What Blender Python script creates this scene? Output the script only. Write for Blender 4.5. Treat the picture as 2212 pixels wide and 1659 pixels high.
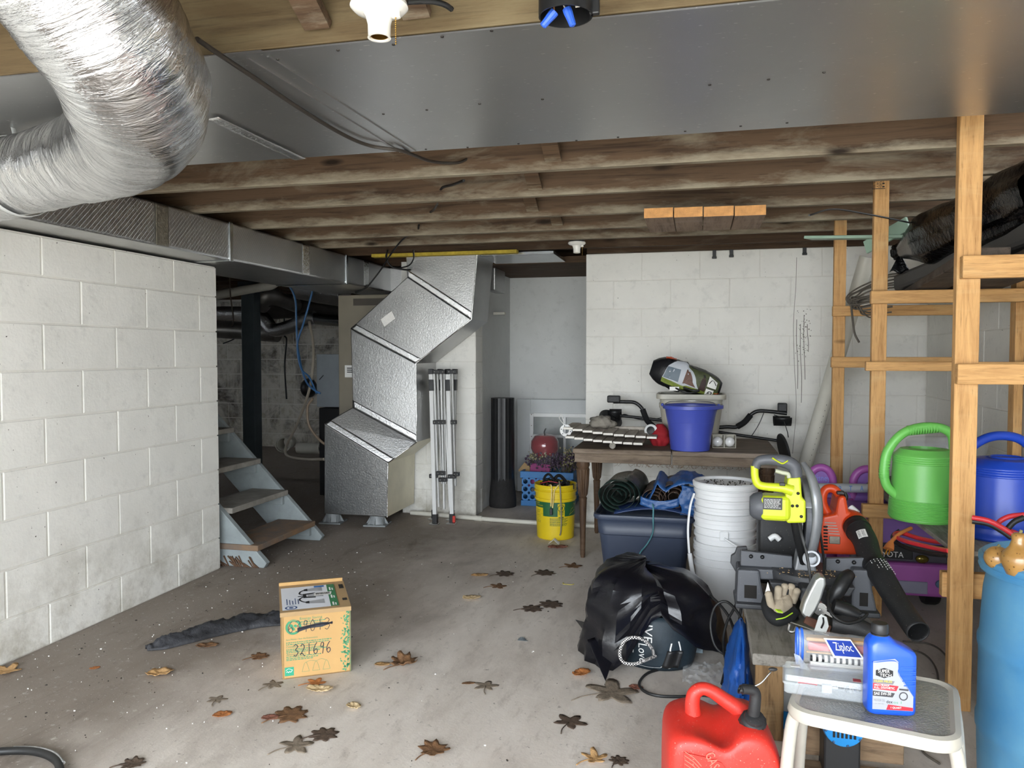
import bpy, bmesh, math, random
from mathutils import Vector, Matrix, Euler, noise
for _o in list(bpy.data.objects): bpy.data.objects.remove(_o)
sc = bpy.context.scene
C = sc.collection
PI = math.pi
rnd = random.Random(7)
DOORY = -1.9          # the open garage door behind the camera
# ---------------------------------------------------------------- camera, sky, exposure
FPX, CX, CY, CAMH = 1680.0, 1106.0, 829.5, 1.27
PSI, TH = math.radians(13.5), math.radians(2.2)
cd = bpy.data.cameras.new('camera'); cd.sensor_width = 36; cd.sensor_fit = 'HORIZONTAL'
cd.lens = 36*FPX/2212; cd.clip_start = .02; cd.clip_end = 200
cam = bpy.data.objects.new('camera', cd); C.objects.link(cam)
cam.location = (0, 0, CAMH); cam.rotation_euler = (PI/2-TH, 0, PSI)
sc.camera = cam
wd = bpy.data.worlds.new('overcast_sky'); sc.world = wd; wd.use_nodes = True
bg = wd.node_tree.nodes['Background']; bg.inputs[0].default_value = (.87, .935, 1, 1)
# overcast sky: three times brighter overhead than at the horizon
_wt = wd.node_tree; _tc = _wt.nodes.new('ShaderNodeTexCoord'); _sx = _wt.nodes.new('ShaderNodeSeparateXYZ'); _mr = _wt.nodes.new('ShaderNodeMapRange')
_wt.links.new(_tc.outputs['Generated'], _sx.inputs[0]); _wt.links.new(_sx.outputs[2], _mr.inputs[0]); _wt.links.new(_mr.outputs[0], bg.inputs[1])
_mr.inputs[1].default_value = 0; _mr.inputs[2].default_value = 1; _mr.inputs[3].default_value = 4.0; _mr.inputs[4].default_value = 12.0
pl = bpy.data.lights.new('door_portal', 'AREA'); pl.shape = 'RECTANGLE'; pl.size = 4.4; pl.size_y = 2.2; pl.cycles.is_portal = True
po = bpy.data.objects.new('door_portal', pl); C.objects.link(po); po.location = (-.62, DOORY, 1.1); po.rotation_euler = (PI/2, 0, 0)
sc.view_settings.view_transform = 'Standard'; sc.view_settings.look = 'None'
sc.view_settings.gamma = 1; sc.view_settings.use_curve_mapping = False
sc.view_settings.exposure = 1.5
sc.cycles.use_denoising = True
sc.cycles.max_bounces = 7; sc.cycles.diffuse_bounces = 4; sc.cycles.glossy_bounces = 4; sc.cycles.transmission_bounces = 4; sc.cycles.transparent_max_bounces = 10
sc.cycles.sample_clamp_indirect = 6; sc.cycles.use_adaptive_sampling = True; sc.cycles.adaptive_threshold = .03
# ---------------------------------------------------------------- photograph pixel -> point in the place
_fw = Vector((-math.sin(PSI)*math.cos(TH), math.cos(PSI)*math.cos(TH), -math.sin(TH)))
_rt = Vector((math.cos(PSI), math.sin(PSI), 0)); _up = _rt.cross(_fw)
_C = Vector((0, 0, CAMH))
def ray(px, py): return _fw + _rt*((px-CX)/FPX) + _up*((CY-py)/FPX)
def PY(px, py, y): d = ray(px, py); return _C + d*(y/d.y)
def PX(px, py, x): d = ray(px, py); return _C + d*(x/d.x)
def PZ(px, py, z=0.0): d = ray(px, py); return _C + d*((z-CAMH)/d.z)
def PD(px, py, dep): return _C + ray(px, py)*dep
# ---------------------------------------------------------------- lettering, made once
TX = {}
def make_texts(strings):
    obs = []
    for s in strings:
        cu = bpy.data.curves.new('lettering', 'FONT'); cu.body = s; cu.size = 1; cu.align_x = 'LEFT'; cu.resolution_u = 2
        o = bpy.data.objects.new('lettering', cu); C.objects.link(o); obs.append((s, o, cu))
    bpy.context.view_layer.update()
    dg = bpy.context.evaluated_depsgraph_get()
    for s, o, cu in obs:
        e = o.evaluated_get(dg); me = e.to_mesh()
        vs = [v.co.copy() for v in me.vertices]; fs = [tuple(p.vertices) for p in me.polygons]
        x0 = min(v.x for v in vs); x1 = max(v.x for v in vs); y0 = min(v.y for v in vs); y1 = max(v.y for v in vs)
        TX[s] = ([((v.x-x0)/(x1-x0), (v.y-y0)/(y1-y0)) for v in vs], fs)
        e.to_mesh_clear()
    for s, o, cu in obs:
        bpy.data.objects.remove(o); bpy.data.curves.remove(cu)
make_texts(['SUPER', 'TECH', '10,000 MILES', 'HIGH MILEAGE', 'FULL SYNTHETIC', 'SAE 5W-30', 'MOTOR OIL', 'dex', 'os 1', '1 QUART', '1 QT (946 mL)', 'Ziploc',
            'Energy Saving', "Économie d'énergie", 'Save Money - Save the Environment', "Contribuez à l'environnement", 'Ahorre dinero', 'EARTH', 'UTILITY', 'TRACTOR FLUID', 'WARNING',
            'TOYOTA', 'Disney', 'GASOLINA', 'LIVE', 'Love', 'S', '3', 'AUTOMATIC', 'CONTROL', 'R', 'T', 'CNL 15', 'S-DRY', 'STUD', 'HI', 'A'])
# ---------------------------------------------------------------- geometry
MW = {}
def catmull(p, k):
    if k <= 1 or len(p) < 3: return [Vector(q) for q in p]
    p = [Vector(q) for q in p]; out = []
    for i in range(len(p)-1):
        a = p[i-1] if i else p[0]*2-p[1]; b = p[i]; c = p[i+1]; d = p[i+2] if i+2 < len(p) else p[-1]*2-p[-2]
        for j in range(k):
            t = j/k
            out.append(.5*((2*b)+(c-a)*t+(2*a-5*b+4*c-d)*t*t+(3*b-a-3*c+d)*t**3))
    out.append(p[-1]); return out
def frame(o, x, z):          # matrix with local X along x, local Z near z, origin o
    x = Vector(x).normalized(); z = Vector(z); y = z.cross(x).normalized(); z = x.cross(y)
    m = Matrix((x, y, z)).transposed().to_4x4(); m.translation = Vector(o); return m
class G:
    def __init__(s): s.v = []; s.f = []; s.m = []; s.mi = 0
    def add(s, vs, fs, M=None):
        o = len(s.v)
        s.v += [tuple(M @ Vector(v)) for v in vs] if M is not None else [tuple(v) for v in vs]
        s.f += [tuple(i+o for i in f) for f in fs]; s.m += [s.mi]*len(fs); return s
    def box(s, x0, x1, y0, y1, z0, z1, M=None):
        return s.add([(x0, y0, z0), (x1, y0, z0), (x1, y1, z0), (x0, y1, z0), (x0, y0, z1), (x1, y0, z1), (x1, y1, z1), (x0, y1, z1)],
                     [(3, 2, 1, 0), (4, 5, 6, 7), (0, 1, 5, 4), (1, 2, 6, 5), (2, 3, 7, 6), (3, 0, 4, 7)], M)
    def cb(s, c, d, M=None, R=None):
        if R is not None: M = (M or Matrix()) @ Matrix.Translation(Vector(c)) @ R.to_matrix().to_4x4(); c = (0, 0, 0)
        return s.box(c[0]-d[0]/2, c[0]+d[0]/2, c[1]-d[1]/2, c[1]+d[1]/2, c[2]-d[2]/2, c[2]+d[2]/2, M)
    def hexa(s, p, M=None):
        return s.add(p, [(3, 2, 1, 0), (4, 5, 6, 7), (0, 1, 5, 4), (1, 2, 6, 5), (2, 3, 7, 6), (3, 0, 4, 7)], M)
    def bar(s, a, b, w, h, up=(0, 0, 1)):     # rectangular bar from a to b, w across, h along up
        a = Vector(a); b = Vector(b); M = frame(a, b-a, up); L = (b-a).length
        return s.box(0, L, -w/2, w/2, -h/2, h/2, M)
    def prism(s, pts, ax, a, b, M=None):
        n = len(pts)
        k = {'x': lambda p, t: (t, p[0], p[1]), 'y': lambda p, t: (p[0], t, p[1]), 'z': lambda p, t: (p[0], p[1], t)}[ax]
        ar = sum(pts[i-1][0]*pts[i][1]-pts[i][0]*pts[i-1][1] for i in range(n))
        if (ar < 0) != (ax == 'y'): pts = pts[::-1]
        return s.add([k(p, a) for p in pts]+[k(p, b) for p in pts],
                     [tuple(range(n-1, -1, -1)), tuple(range(n, 2*n))]+[(i, (i+1) % n, n+(i+1) % n, n+i) for i in range(n)], M)
    def ring(s, loops, cyc=True, cap0=False, cap1=False, M=None):   # list of point loops joined
        n = len(loops[0]); vs = [v for l in loops for v in l]; fs = []
        for i in range(len(loops)-1):
            for j in range(n if cyc else n-1):
                k = (j+1) % n; fs.append((i*n+j, i*n+k, (i+1)*n+k, (i+1)*n+j))
        if cap0: fs.append(tuple(range(n-1, -1, -1)))
        if cap1: fs.append(tuple((len(loops)-1)*n+j for j in range(n)))
        return s.add(vs, fs, M)
    def lathe(s, prof, n=24, c=(0, 0, 0), M=None, cap0=True, cap1=True, wob=0):
        M = (M or Matrix()) @ Matrix.Translation(Vector(c))
        return s.ring([[(r*math.cos(2*PI*j/n), r*math.sin(2*PI*j/n), z) for j in range(n)] for r, z in prof], True, cap0, cap1, M)
    def tube(s, pts, r, n=8, sm=1, cap=True, flat=None):
        p = catmull(pts, sm); N = len(p)
        rr = [r]*N if not isinstance(r, (list, tuple)) else None
        if rr is None:
            rr = []
            for i in range(N):
                t = i/(N-1)*(len(r)-1); k = min(int(t), len(r)-2); rr.append(r[k]+(r[k+1]-r[k])*(t-k))
        t0 = (p[1]-p[0]).normalized(); up = Vector((0, 0, 1)) if abs(t0.z) < .9 else Vector((1, 0, 0))
        a = t0.cross(up).normalized(); loops = []
        for i in range(N):
            t = (p[min(i+1, N-1)]-p[max(i-1, 0)])
            if t.length < 1e-9: t = t0
            t = t.normalized(); a = (a-t*a.dot(t)); a = a.normalized() if a.length > 1e-6 else t.orthogonal().normalized(); b = t.cross(a)
            k = flat or 1
            loops.append([p[i]+a*(rr[i]*math.cos(2*PI*j/n))+b*(rr[i]*k*math.sin(2*PI*j/n)) for j in range(n)])
        return s.ring(loops, True, cap, cap)
    def sheet(s, fn, nu, nv, cu=False, M=None):
        vs = [fn(i/nu, j/nv) for j in range(nv+1) for i in range(nu if cu else nu+1)]; w = nu if cu else nu+1; fs = []
        for j in range(nv):
            for i in range(nu):
                k = (i+1) % w if cu else i+1
                fs.append((j*w+i, j*w+k, (j+1)*w+k, (j+1)*w+i))
        return s.add(vs, fs, M)
    def ball(s, c, r, n=16, m=10, M=None):
        r = r if isinstance(r, (tuple, list)) else (r, r, r)
        M = (M or Matrix()) @ Matrix.Translation(Vector(c)) @ Matrix.Diagonal((r[0], r[1], r[2], 1))
        return s.ring([[(math.sin(PI*i/m)*math.cos(2*PI*j/n), math.sin(PI*i/m)*math.sin(2*PI*j/n), -math.cos(PI*i/m)) for j in range(n)] for i in range(m+1)], M=M)
    def poly(s, pts, M=None): return s.add(pts, [tuple(range(len(pts)))], M)
    def text(s, st, w, h, put, x=0, y=0):      # put(u, v) -> point; text fills w by h from (x, y)
        vs, fs = TX[st]
        return s.add([put(x+a*w, y+b*h) for a, b in vs], fs)
    def stroke(s, pts, w, put, sm=4):          # flat ribbon in (u, v)
        p = [Vector((a, b, 0)) for a, b in pts]; p = catmull(p, sm); L = []; R = []
        for i, q in enumerate(p):
            t = (p[min(i+1, len(p)-1)]-p[max(i-1, 0)]); t = t.normalized() if t.length > 1e-9 else Vector((1, 0, 0)); nn = Vector((-t.y, t.x, 0))*(w/2)
            L.append(put(*(q+nn)[:2])); R.append(put(*(q-nn)[:2]))
        n = len(p)
        return s.add(L+R, [(i, n+i, n+i+1, i+1) for i in range(n-1)])
    def obj(s, name, mats, parent=None, sm=0, bev=0, sub=0, solid=0, L=False, at=None, label=None, cat=None, group=None, kind=None, bseg=2):
        me = bpy.data.meshes.new(name)
        P = MW[parent.name] if parent is not None and parent.name in MW else (Matrix.Translation(Vector(at)) if at is not None else Matrix())
        if L or P == Matrix(): vs = s.v
        else: I = P.inverted(); vs = [tuple(I @ Vector(v)) for v in s.v]
        me.from_pydata(vs, [], s.f); mats = mats if isinstance(mats, (list, tuple)) else [mats]
        for m in mats: me.materials.append(m)
        if len(mats) > 1: me.polygons.foreach_set('material_index', s.m)
        me.update()
        if sm:
            me.polygons.foreach_set('use_smooth', [True]*len(me.polygons)); me.set_sharp_from_angle(angle=math.radians(sm if sm > 1 else 40))
        o = bpy.data.objects.new(name, me); C.objects.link(o)
        if parent is not None: o.parent = parent; MW[o.name] = P
        else:
            MW[o.name] = P
            if at is not None: o.location = at
        if solid: md = o.modifiers.new('thickness', 'SOLIDIFY'); md.thickness = abs(solid); md.offset = -1 if solid > 0 else 0
        if bev: md = o.modifiers.new('edge', 'BEVEL'); md.width = bev; md.segments = bseg; md.limit_method = 'ANGLE'; md.angle_limit = math.radians(40)
        if sub: md = o.modifiers.new('smooth', 'SUBSURF'); md.levels = sub; md.render_levels = sub
        tag(o, label, cat, group, kind)
        return o
def tag(o, label=None, cat=None, group=None, kind=None):
    for k, v in (('label', label), ('category', cat), ('group', group), ('kind', kind)):
        if v: o[k] = v
    return o
def thing(name, label, cat, loc=(0, 0, 0), rz=0, group=None, M=None):
    o = bpy.data.objects.new(name, None); C.objects.link(o); o.empty_display_size = .1
    if M is not None: o.matrix_basis = M; MW[o.name] = M.copy()
    else: o.location = loc; o.rotation_euler = (0, 0, rz); MW[o.name] = Matrix.Translation(Vector(loc)) @ Matrix.Rotation(rz, 4, 'Z')
    return tag(o, label, cat, group)
def dup(root, loc, rz=0, label=None, M=None):
    r = root.copy(); C.objects.link(r)
    if M is not None: r.matrix_basis = M
    else: r.location = loc; r.rotation_euler = (0, 0, rz)
    if label: r['label'] = label
    for ch in list(root.children):
        c = ch.copy(); C.objects.link(c); c.parent = r
        for g in ch.children: d = g.copy(); C.objects.link(d); d.parent = c
    return r
def plane(o, u, v, off=0.0):     # put function on a flat patch
    o = Vector(o); u = Vector(u).normalized(); v = Vector(v).normalized(); n = u.cross(v)*off
    return lambda a, b: o+u*a+v*b+n
# ---------------------------------------------------------------- materials
def c8(r, g=None, b=None):
    if isinstance(r, str): r, g, b = int(r[0:2], 16), int(r[2:4], 16), int(r[4:6], 16)
    return tuple((x/255/12.92 if x <= 10 else ((x/255+.055)/1.055)**2.4) for x in (r, g, b))+(1,)
class NT:
    def __init__(s, name):
        s.m = bpy.data.materials.new(name); s.m.use_nodes = True; s.t = s.m.node_tree; s.b = s.t.nodes['Principled BSDF']
    def n(s, ty, **kw):
        d = s.t.nodes.new(ty)
        for k, v in kw.items():
            if k.startswith('i_'): d.inputs[int(k[2:]) if k[2:].isdigit() else k[2:].replace('_', ' ')].default_value = v
            else: setattr(d, k, v)
        return d
    def l(s, a, b): s.t.links.new(a, b)
    def co(s, kind='Object', scale=(1, 1, 1), rot=(0, 0, 0), rand=False):
        tc = s.n('ShaderNodeTexCoord'); mp = s.n('ShaderNodeMapping'); mp.inputs['Scale'].default_value = scale; mp.inputs['Rotation'].default_value = rot
        src = tc.outputs[kind] if kind != 'World' else s.n('ShaderNodeNewGeometry').outputs['Position']
        if rand:
            oi = s.n('ShaderNodeObjectInfo'); vm = s.n('ShaderNodeVectorMath', operation='MULTIPLY_ADD'); vm.inputs[1].default_value = (1, 1, 1)
            cb = s.n('ShaderNodeCombineXYZ'); ml = s.n('ShaderNodeMath', operation='MULTIPLY'); ml.inputs[1].default_value = 37
            s.l(oi.outputs['Random'], ml.inputs[0])
            for i in range(3): s.l(ml.outputs[0], cb.inputs[i])
            s.l(src, vm.inputs[0]); s.l(cb.outputs[0], vm.inputs[2]); src = vm.outputs[0]
        s.l(src, mp.inputs['Vector']); return mp.outputs[0]
    def noise(s, co, sc_=5, det=4, rough=.55, dist=0):
        d = s.n('ShaderNodeTexNoise'); d.inputs['Scale'].default_value = sc_; d.inputs['Detail'].default_value = det; d.inputs['Roughness'].default_value = rough; d.inputs['Distortion'].default_value = dist
        if co is not None: s.l(co, d.inputs['Vector'])
        return d.outputs['Fac']
    def ramp(s, fac, stops):
        d = s.n('ShaderNodeValToRGB'); e = d.color_ramp.elements
        while len(e) < len(stops): e.new(.5)
        for i, (p, c) in enumerate(stops): e[i].position = p; e[i].color = c if len(c) == 4 else tuple(c)+(1,)
        s.l(fac, d.inputs[0]); return d.outputs[0]
    def mix(s, a, b, fac, mode='MIX'):
        d = s.n('ShaderNodeMix', data_type='RGBA', blend_type=mode)
        for v, i in ((fac, 0), (a, 6), (b, 7)):
            if hasattr(v, 'links') or hasattr(v, 'is_linked'): s.l(v, d.inputs[i])
            else: d.inputs[i].default_value = v
        return d.outputs[2]
    def bump(s, h, st=.3, dist=.01, prev=None):
        d = s.n('ShaderNodeBump'); d.inputs['Strength'].default_value = st; d.inputs['Distance'].default_value = dist; s.l(h, d.inputs['Height'])
        if prev is not None: s.l(prev, d.inputs['Normal'])
        return d.outputs[0]
    def set(s, **kw):
        for k, v in kw.items():
            i = s.b.inputs[{'col': 'Base Color', 'rough': 'Roughness', 'metal': 'Metallic', 'nrm': 'Normal', 'alpha': 'Alpha', 'trans': 'Transmission Weight', 'coat': 'Coat Weight', 'spec': 'Specular IOR Level', 'ior': 'IOR', 'sheen': 'Sheen Weight'}[k]]
            if hasattr(v, 'is_linked'): s.l(v, i)
            else: i.default_value = v
        return s.m
W1 = (1, 1, 1, 1); K0 = (0, 0, 0, 1)
def mul(c, k): return tuple(min(1, x*k) for x in c[:3])+(1,)
_mc = {}
def mat(name, col, rough=.5, metal=0, var=.18, vs=8, bump=0, bs=60, coat=0, spec=.5, trans=0, alpha=1, dust=0, stretch=(1, 1, 1), col2=None, rand=False, sheen=0):
    if name in _mc: return _mc[name]
    t = NT(name); col = c8(col) if isinstance(col, str) else col
    co = t.co('Object', stretch, rand=rand)
    if var or col2:
        f = t.noise(co, vs, 5, .6)
        k = t.ramp(f, [(.3, mul(col, 1-var) if col2 is None else (c8(col2) if isinstance(col2, str) else col2)), (.7, mul(col, 1+var*.6))])
    else: k = None
    if dust:
        dn = t.noise(co, 210, 2, .6); df = t.ramp(dn, [(.72-dust*.12, K0), (.80-dust*.1, (.8, .8, .8, 1))])
        k = t.mix(k if k is not None else col, c8('b0a595'), df)
        t.set(col=k)
    elif k is not None: t.set(col=k)
    else: t.set(col=col)
    t.set(rough=rough, metal=metal, coat=coat, spec=spec, trans=trans, alpha=alpha, sheen=sheen)
    if bump: t.set(nrm=t.bump(t.noise(co, bs, 4, .6), bump, .01))
    _mc[name] = t.m; return t.m
# ================================================================ surfaces
def m_block(name, base, dirt=.5, lo=.9):
    t = NT(name); co = t.co('World')
    n1 = t.noise(co, 2.2, 5, .6); n2 = t.noise(co, 14, 5, .65); n3 = t.noise(co, 90, 3, .6)
    k = t.ramp(n1, [(.3, mul(c8(base), .9)), (.62, c8(base))])
    st = t.ramp(n2, [(.60-.10*dirt, K0), (.82, W1)])
    k = t.mix(k, c8('9b9276'), t.mix(K0, st, tuple([.30*dirt]*3)+(1,), 'MIX') if False else st) if dirt > .8 else t.mix(k, mul(c8(base), .8), st)
    sx = t.n('ShaderNodeSeparateXYZ'); t.l(co, sx.inputs[0])
    zr = t.n('ShaderNodeMapRange'); zr.inputs[1].default_value = .0; zr.inputs[2].default_value = .55; zr.inputs[3].default_value = .75; zr.inputs[4].default_value = 0; t.l(sx.outputs[2], zr.inputs[0])
    n4 = t.noise(co, 5, 6, .7); mm = t.n('ShaderNodeMath', operation='MULTIPLY'); t.l(zr.outputs[0], mm.inputs[0]); t.l(t.ramp(n4, [(.42, K0), (.68, W1)]), mm.inputs[1])
    k = t.mix(k, c8('8d8570'), mm.outputs[0])
    sp = t.ramp(t.noise(co, 60, 2, .5), [(.74, K0), (.78, W1)]); k = t.mix(k, c8('4a4640'), sp)
    b = t.bump(n3, .22, .004); b = t.bump(t.noise(co, 22, 4, .6), .25, .008, b)
    return t.set(col=k, rough=.62, nrm=b, spec=.35)
M_BLK = m_block('painted_block', 'e9e7e0', .5)
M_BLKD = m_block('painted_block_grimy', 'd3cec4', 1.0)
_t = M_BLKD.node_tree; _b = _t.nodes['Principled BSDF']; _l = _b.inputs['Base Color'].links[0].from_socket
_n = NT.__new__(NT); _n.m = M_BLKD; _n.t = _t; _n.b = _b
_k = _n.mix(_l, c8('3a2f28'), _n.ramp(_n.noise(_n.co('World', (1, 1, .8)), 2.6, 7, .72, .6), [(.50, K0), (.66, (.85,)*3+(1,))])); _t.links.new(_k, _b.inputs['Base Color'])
M_MORT = m_block('painted_mortar', 'e3e0d8', .4)
def m_floor():
    t = NT('concrete_floor'); co = t.co('World'); cs = t.co('World', (1, .35, 1), (0, 0, .55))
    n1 = t.noise(co, .7, 5, .6, .4); n2 = t.noise(cs, 3.2, 7, .68, .3); n3 = t.noise(co, 26, 5, .7); n4 = t.noise(co, 140, 2, .5)
    k = t.ramp(n2, [(.28, c8('b3a99f')), (.5, c8('d2c9bf')), (.72, c8('e0d8cf'))])
    sx = t.n('ShaderNodeSeparateXYZ'); t.l(co, sx.inputs[0])
    # old brown seepage stain along the left wall and by the stairs
    mr = t.n('ShaderNodeMapRange'); mr.inputs[1].default_value = -.7; mr.inputs[2].default_value = -2.3; mr.inputs[3].default_value = 0; mr.inputs[4].default_value = .58; t.l(sx.outputs[0], mr.inputs[0])
    ad = t.n('ShaderNodeMath', operation='ADD'); t.l(mr.outputs[0], ad.inputs[0]); t.l(n1, ad.inputs[1])
    st = t.ramp(ad.outputs[0], [(.66, K0), (.98, (.75, .75, .75, 1))])
    k = t.mix(k, mul(c8('6b5d50'), .95), st)
    st2 = t.ramp(t.noise(cs, 5.5, 6, .7, .8), [(.55, K0), (.72, (.6, .6, .6, 1))]); mm = t.mix(K0, st2, st); k = t.mix(k, c8('4a4037'), mm)
    k = t.mix(k, c8('cfc8bf'), t.ramp(n3, [(.60, K0), (.70, (.6, .6, .6, 1))]))
    k = t.mix(k, c8('e4dfd8'), t.ramp(n4, [(.70, K0), (.745, W1)]))
    k = t.mix(k, c8('4a423c'), t.ramp(t.noise(co, 30, 5, .7), [(.62, K0), (.72, (.8,)*3+(1,))]))
    k = t.mix(k, c8('9a8f84'), t.ramp(t.noise(cs, 16, 6, .7), [(.54, K0), (.70, (.45,)*3+(1,))]))
    b = t.bump(n3, .25, .004); b = t.bump(n4, .15, .002, b)
    return t.set(col=k, rough=t.ramp(n2, [(.3, (.62,)*3+(1,)), (.7, (.85,)*3+(1,))]), nrm=b, spec=.3)
M_FLOOR = m_floor()
def m_wood(name, dark, mid, pale, gs=(.45, 9, 9), worn=.5, rough=.75, knots=True, edge=False):
    t = NT(name); co = t.co('Object', gs, rand=True); c1 = t.co('Object', (1, 1, 1), rand=True)
    g = t.noise(co, 3.2, 6, .65, .7); f = t.noise(co, 14, 4, .6)
    k = t.ramp(g, [(.3, c8(dark)), (.5, c8(mid)), (.75, mul(c8(mid), 1.25))])
    k = t.mix(k, mul(c8(dark), .6), t.ramp(f, [(.56, K0), (.72, (.55,)*3+(1,))]))
    if worn:
        cw = t.co('Object', (.8, 3, 3), rand=True); w = t.noise(cw, 2.6, 6, .65, .5)
        k = t.mix(k, c8(pale), t.ramp(w, [(.56-.14*worn, K0), (.78, (.8,)*3+(1,))]))
    if edge:      # whitish mineral dust, plus bounced light painted in along the joists' lower edge
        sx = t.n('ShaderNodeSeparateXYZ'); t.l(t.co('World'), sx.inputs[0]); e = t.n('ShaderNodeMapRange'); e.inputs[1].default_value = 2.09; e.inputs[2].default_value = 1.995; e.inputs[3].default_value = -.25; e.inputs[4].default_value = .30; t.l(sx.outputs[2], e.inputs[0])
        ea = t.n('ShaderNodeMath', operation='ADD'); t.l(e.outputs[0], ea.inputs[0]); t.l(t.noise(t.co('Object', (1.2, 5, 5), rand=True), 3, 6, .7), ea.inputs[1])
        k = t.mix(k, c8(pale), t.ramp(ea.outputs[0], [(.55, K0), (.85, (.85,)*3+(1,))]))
    if knots:
        v = t.n('ShaderNodeTexVoronoi'); v.inputs['Scale'].default_value = 1.0; cv = t.co('Object', (2.0, 7, 7), rand=True); t.l(cv, v.inputs['Vector'])
        k = t.mix(k, mul(c8(dark), .45), t.ramp(v.outputs['Distance'], [(.05, W1), (.13, K0)]))
    b = t.bump(f, .3, .003)
    return t.set(col=k, rough=rough, nrm=b, spec=.25)
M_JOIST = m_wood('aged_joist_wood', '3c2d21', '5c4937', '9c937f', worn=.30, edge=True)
M_JOISTN = m_wood('golden_joist_wood', '453828', '62523a', '7f7256', worn=.5)
M_SUB = m_wood('dark_subfloor_wood', '33261c', '4a3828', '6a5f50', worn=.2)
M_PINE = m_wood('pine_stud_z', 'a87b4a', 'c79a64', 'd3b07e', gs=(14, 14, 1.0), worn=.35, rough=.6)
M_PINEX = m_wood('pine_rail_x', 'a87b4a', 'c79a64', 'd3b07e', gs=(1.0, 14, 14), worn=.35, rough=.6)
M_PINEY = m_wood('pine_rail_y', 'a97d4e', 'c99c66', 'd2b080', gs=(14, 1.0, 14), worn=.35, rough=.6)
M_ENDG = mat('fresh_end_grain', 'd39a5e', .8, var=.25, vs=30, bump=.3, bs=120)
M_GREYW = m_wood('weathered_grey_wood', '6d6962', '908b83', 'a7a29a', gs=(12, 1.2, 12), worn=.4, rough=.85)
M_TREAT = m_wood('rough_brown_leg_wood', '5b4630', '8f7250', 'b09875', gs=(12, 12, 1.2), worn=.35, rough=.85)
def m_foil(name, col=.80, rough=.26, bs=30, st=.35, weave=0, wr=(1, 1, 1), metal=1.0):
    t = NT(name); co = t.co('Object', wr)
    n = t.noise(co, bs, 5, .6, .4)
    k = t.ramp(t.noise(co, 3, 4, .6), [(.3, (col*.82,)*3+(1,)), (.7, (col, col, col*.99, 1))])
    b = t.bump(n, st, .006)
    if weave:
        for rx in (.6, -.6):
            w = t.n('ShaderNodeTexWave', wave_type='BANDS', bands_direction='Y'); w.inputs['Scale'].default_value = weave; w.inputs['Distortion'].default_value = .3
            t.l(t.co('Object', (0, 1, 1) if rx > 0 else (0, 1, -1)), w.inputs['Vector'])
            w.bands_direction = 'DIAGONAL'
            b = t.bump(t.ramp(w.outputs['Fac'], [(.8, K0), (.95, W1)]), .35, .002, b)
    return t.set(col=k, metal=metal, rough=rough, nrm=b)
M_FOIL = m_foil('duct_foil', .50, .31, 75, .22)
M_FOILW = m_foil('duct_foil_scrim', .56, .34, 20, .15, weave=26)
def m_flex():
    t = NT('flex_jacket_foil'); uv = t.n('ShaderNodeTexCoord').outputs['UV']
    def sc(x, y):
        mp = t.n('ShaderNodeMapping'); mp.inputs['Scale'].default_value = (x, y, 1); t.l(uv, mp.inputs['Vector']); return mp.outputs[0]
    b = t.bump(t.noise(sc(5, 60), 1.0, 5, .65, .6), .55, .02); b = t.bump(t.noise(sc(14, 170), 1.0, 4, .6, .5), .35, .008, b); b = t.bump(t.noise(sc(16, 30), 1.0, 4, .6), .2, .01, b)
    k = t.ramp(t.noise(sc(6, 40), 1.0, 4, .6), [(.3, (.60, .60, .61, 1)), (.7, (.82, .82, .82, 1))])
    return t.set(col=k, metal=1.0, rough=.20, nrm=b)
M_FLEX = m_flex()
M_FLEXD = m_foil('dark_flex_foil', .5, .3, 60, .9)
M_TAPE = m_foil('foil_tape', .88, .22, 60, .6)
M_BEIGE = mat('duct_board_side', 'd9d3bd', .38, .35, var=.12, vs=5, bump=.12, bs=20)
def m_sheet():
    t = NT('galvanised_sheet'); co = t.co('Object', (1, 1, 1)); cs = t.co('Object', (.5, 3, 1))
    n = t.noise(co, 2.2, 5, .6); f = t.noise(cs, 26, 3, .6)
    k = t.ramp(n, [(.25, (.43, .43, .425, 1)), (.75, (.48, .475, .465, 1))])
    sp = t.ramp(t.noise(t.co('Object', (.6, 2.2, 1)), 60, 3, .6), [(.665, K0), (.73, W1)]); k = t.mix(k, (.8, .78, .74, 1), sp)
    rg = t.ramp(t.noise(co, 4, 5, .6), [(.3, (.27,)*3+(1,)), (.7, (.34,)*3+(1,))])
    return t.set(col=k, metal=.85, rough=rg, nrm=t.bump(t.noise(co, 2.2, 2, .5), .10, .02))
M_SHEET = m_sheet()
M_GALV = mat('galvanised_strip', 'c8ccce', .25, 1, var=.1)
M_PLAST = m_block('niche_plaster', 'd3d4d2', .35)
M_DARK = mat('dark_void', '1d1a17', .9, var=.2)
M_BLACK = mat('black_plastic', '1a1a1b', .42, var=.2, vs=20)
M_BLACKD = mat('dusty_black_plastic', '242425', .55, var=.2, vs=20, dust=.25, bump=.1, bs=200)
M_RUB = mat('black_rubber_cord', '1b1b1b', .5, var=.15)
M_WHITEP = mat('white_plastic', 'e6e6e4', .35, var=.06)
M_PVC = mat('pvc_pipe', 'cfccc0', .4, var=.1, vs=4)
M_PORC = mat('porcelain', 'efece4', .18, var=.04, coat=.4)
M_BRASS = mat('brass', 'b58f4a', .3, 1, var=.1)
M_STEEL = mat('bare_steel', 'b4b4b2', .3, 1, var=.15)
M_RUST = mat('rusty_steel', '5c3b2c', .8, .2, var=.35, vs=30, bump=.3)
M_PRINTK = mat('black_print', '1b1b1d', .7, var=0); M_PRINTW = mat('white_print', 'ecebe7', .6, var=0); M_PRINTG = mat('green_print', '3f8a63', .7, var=.15, vs=40)
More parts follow.
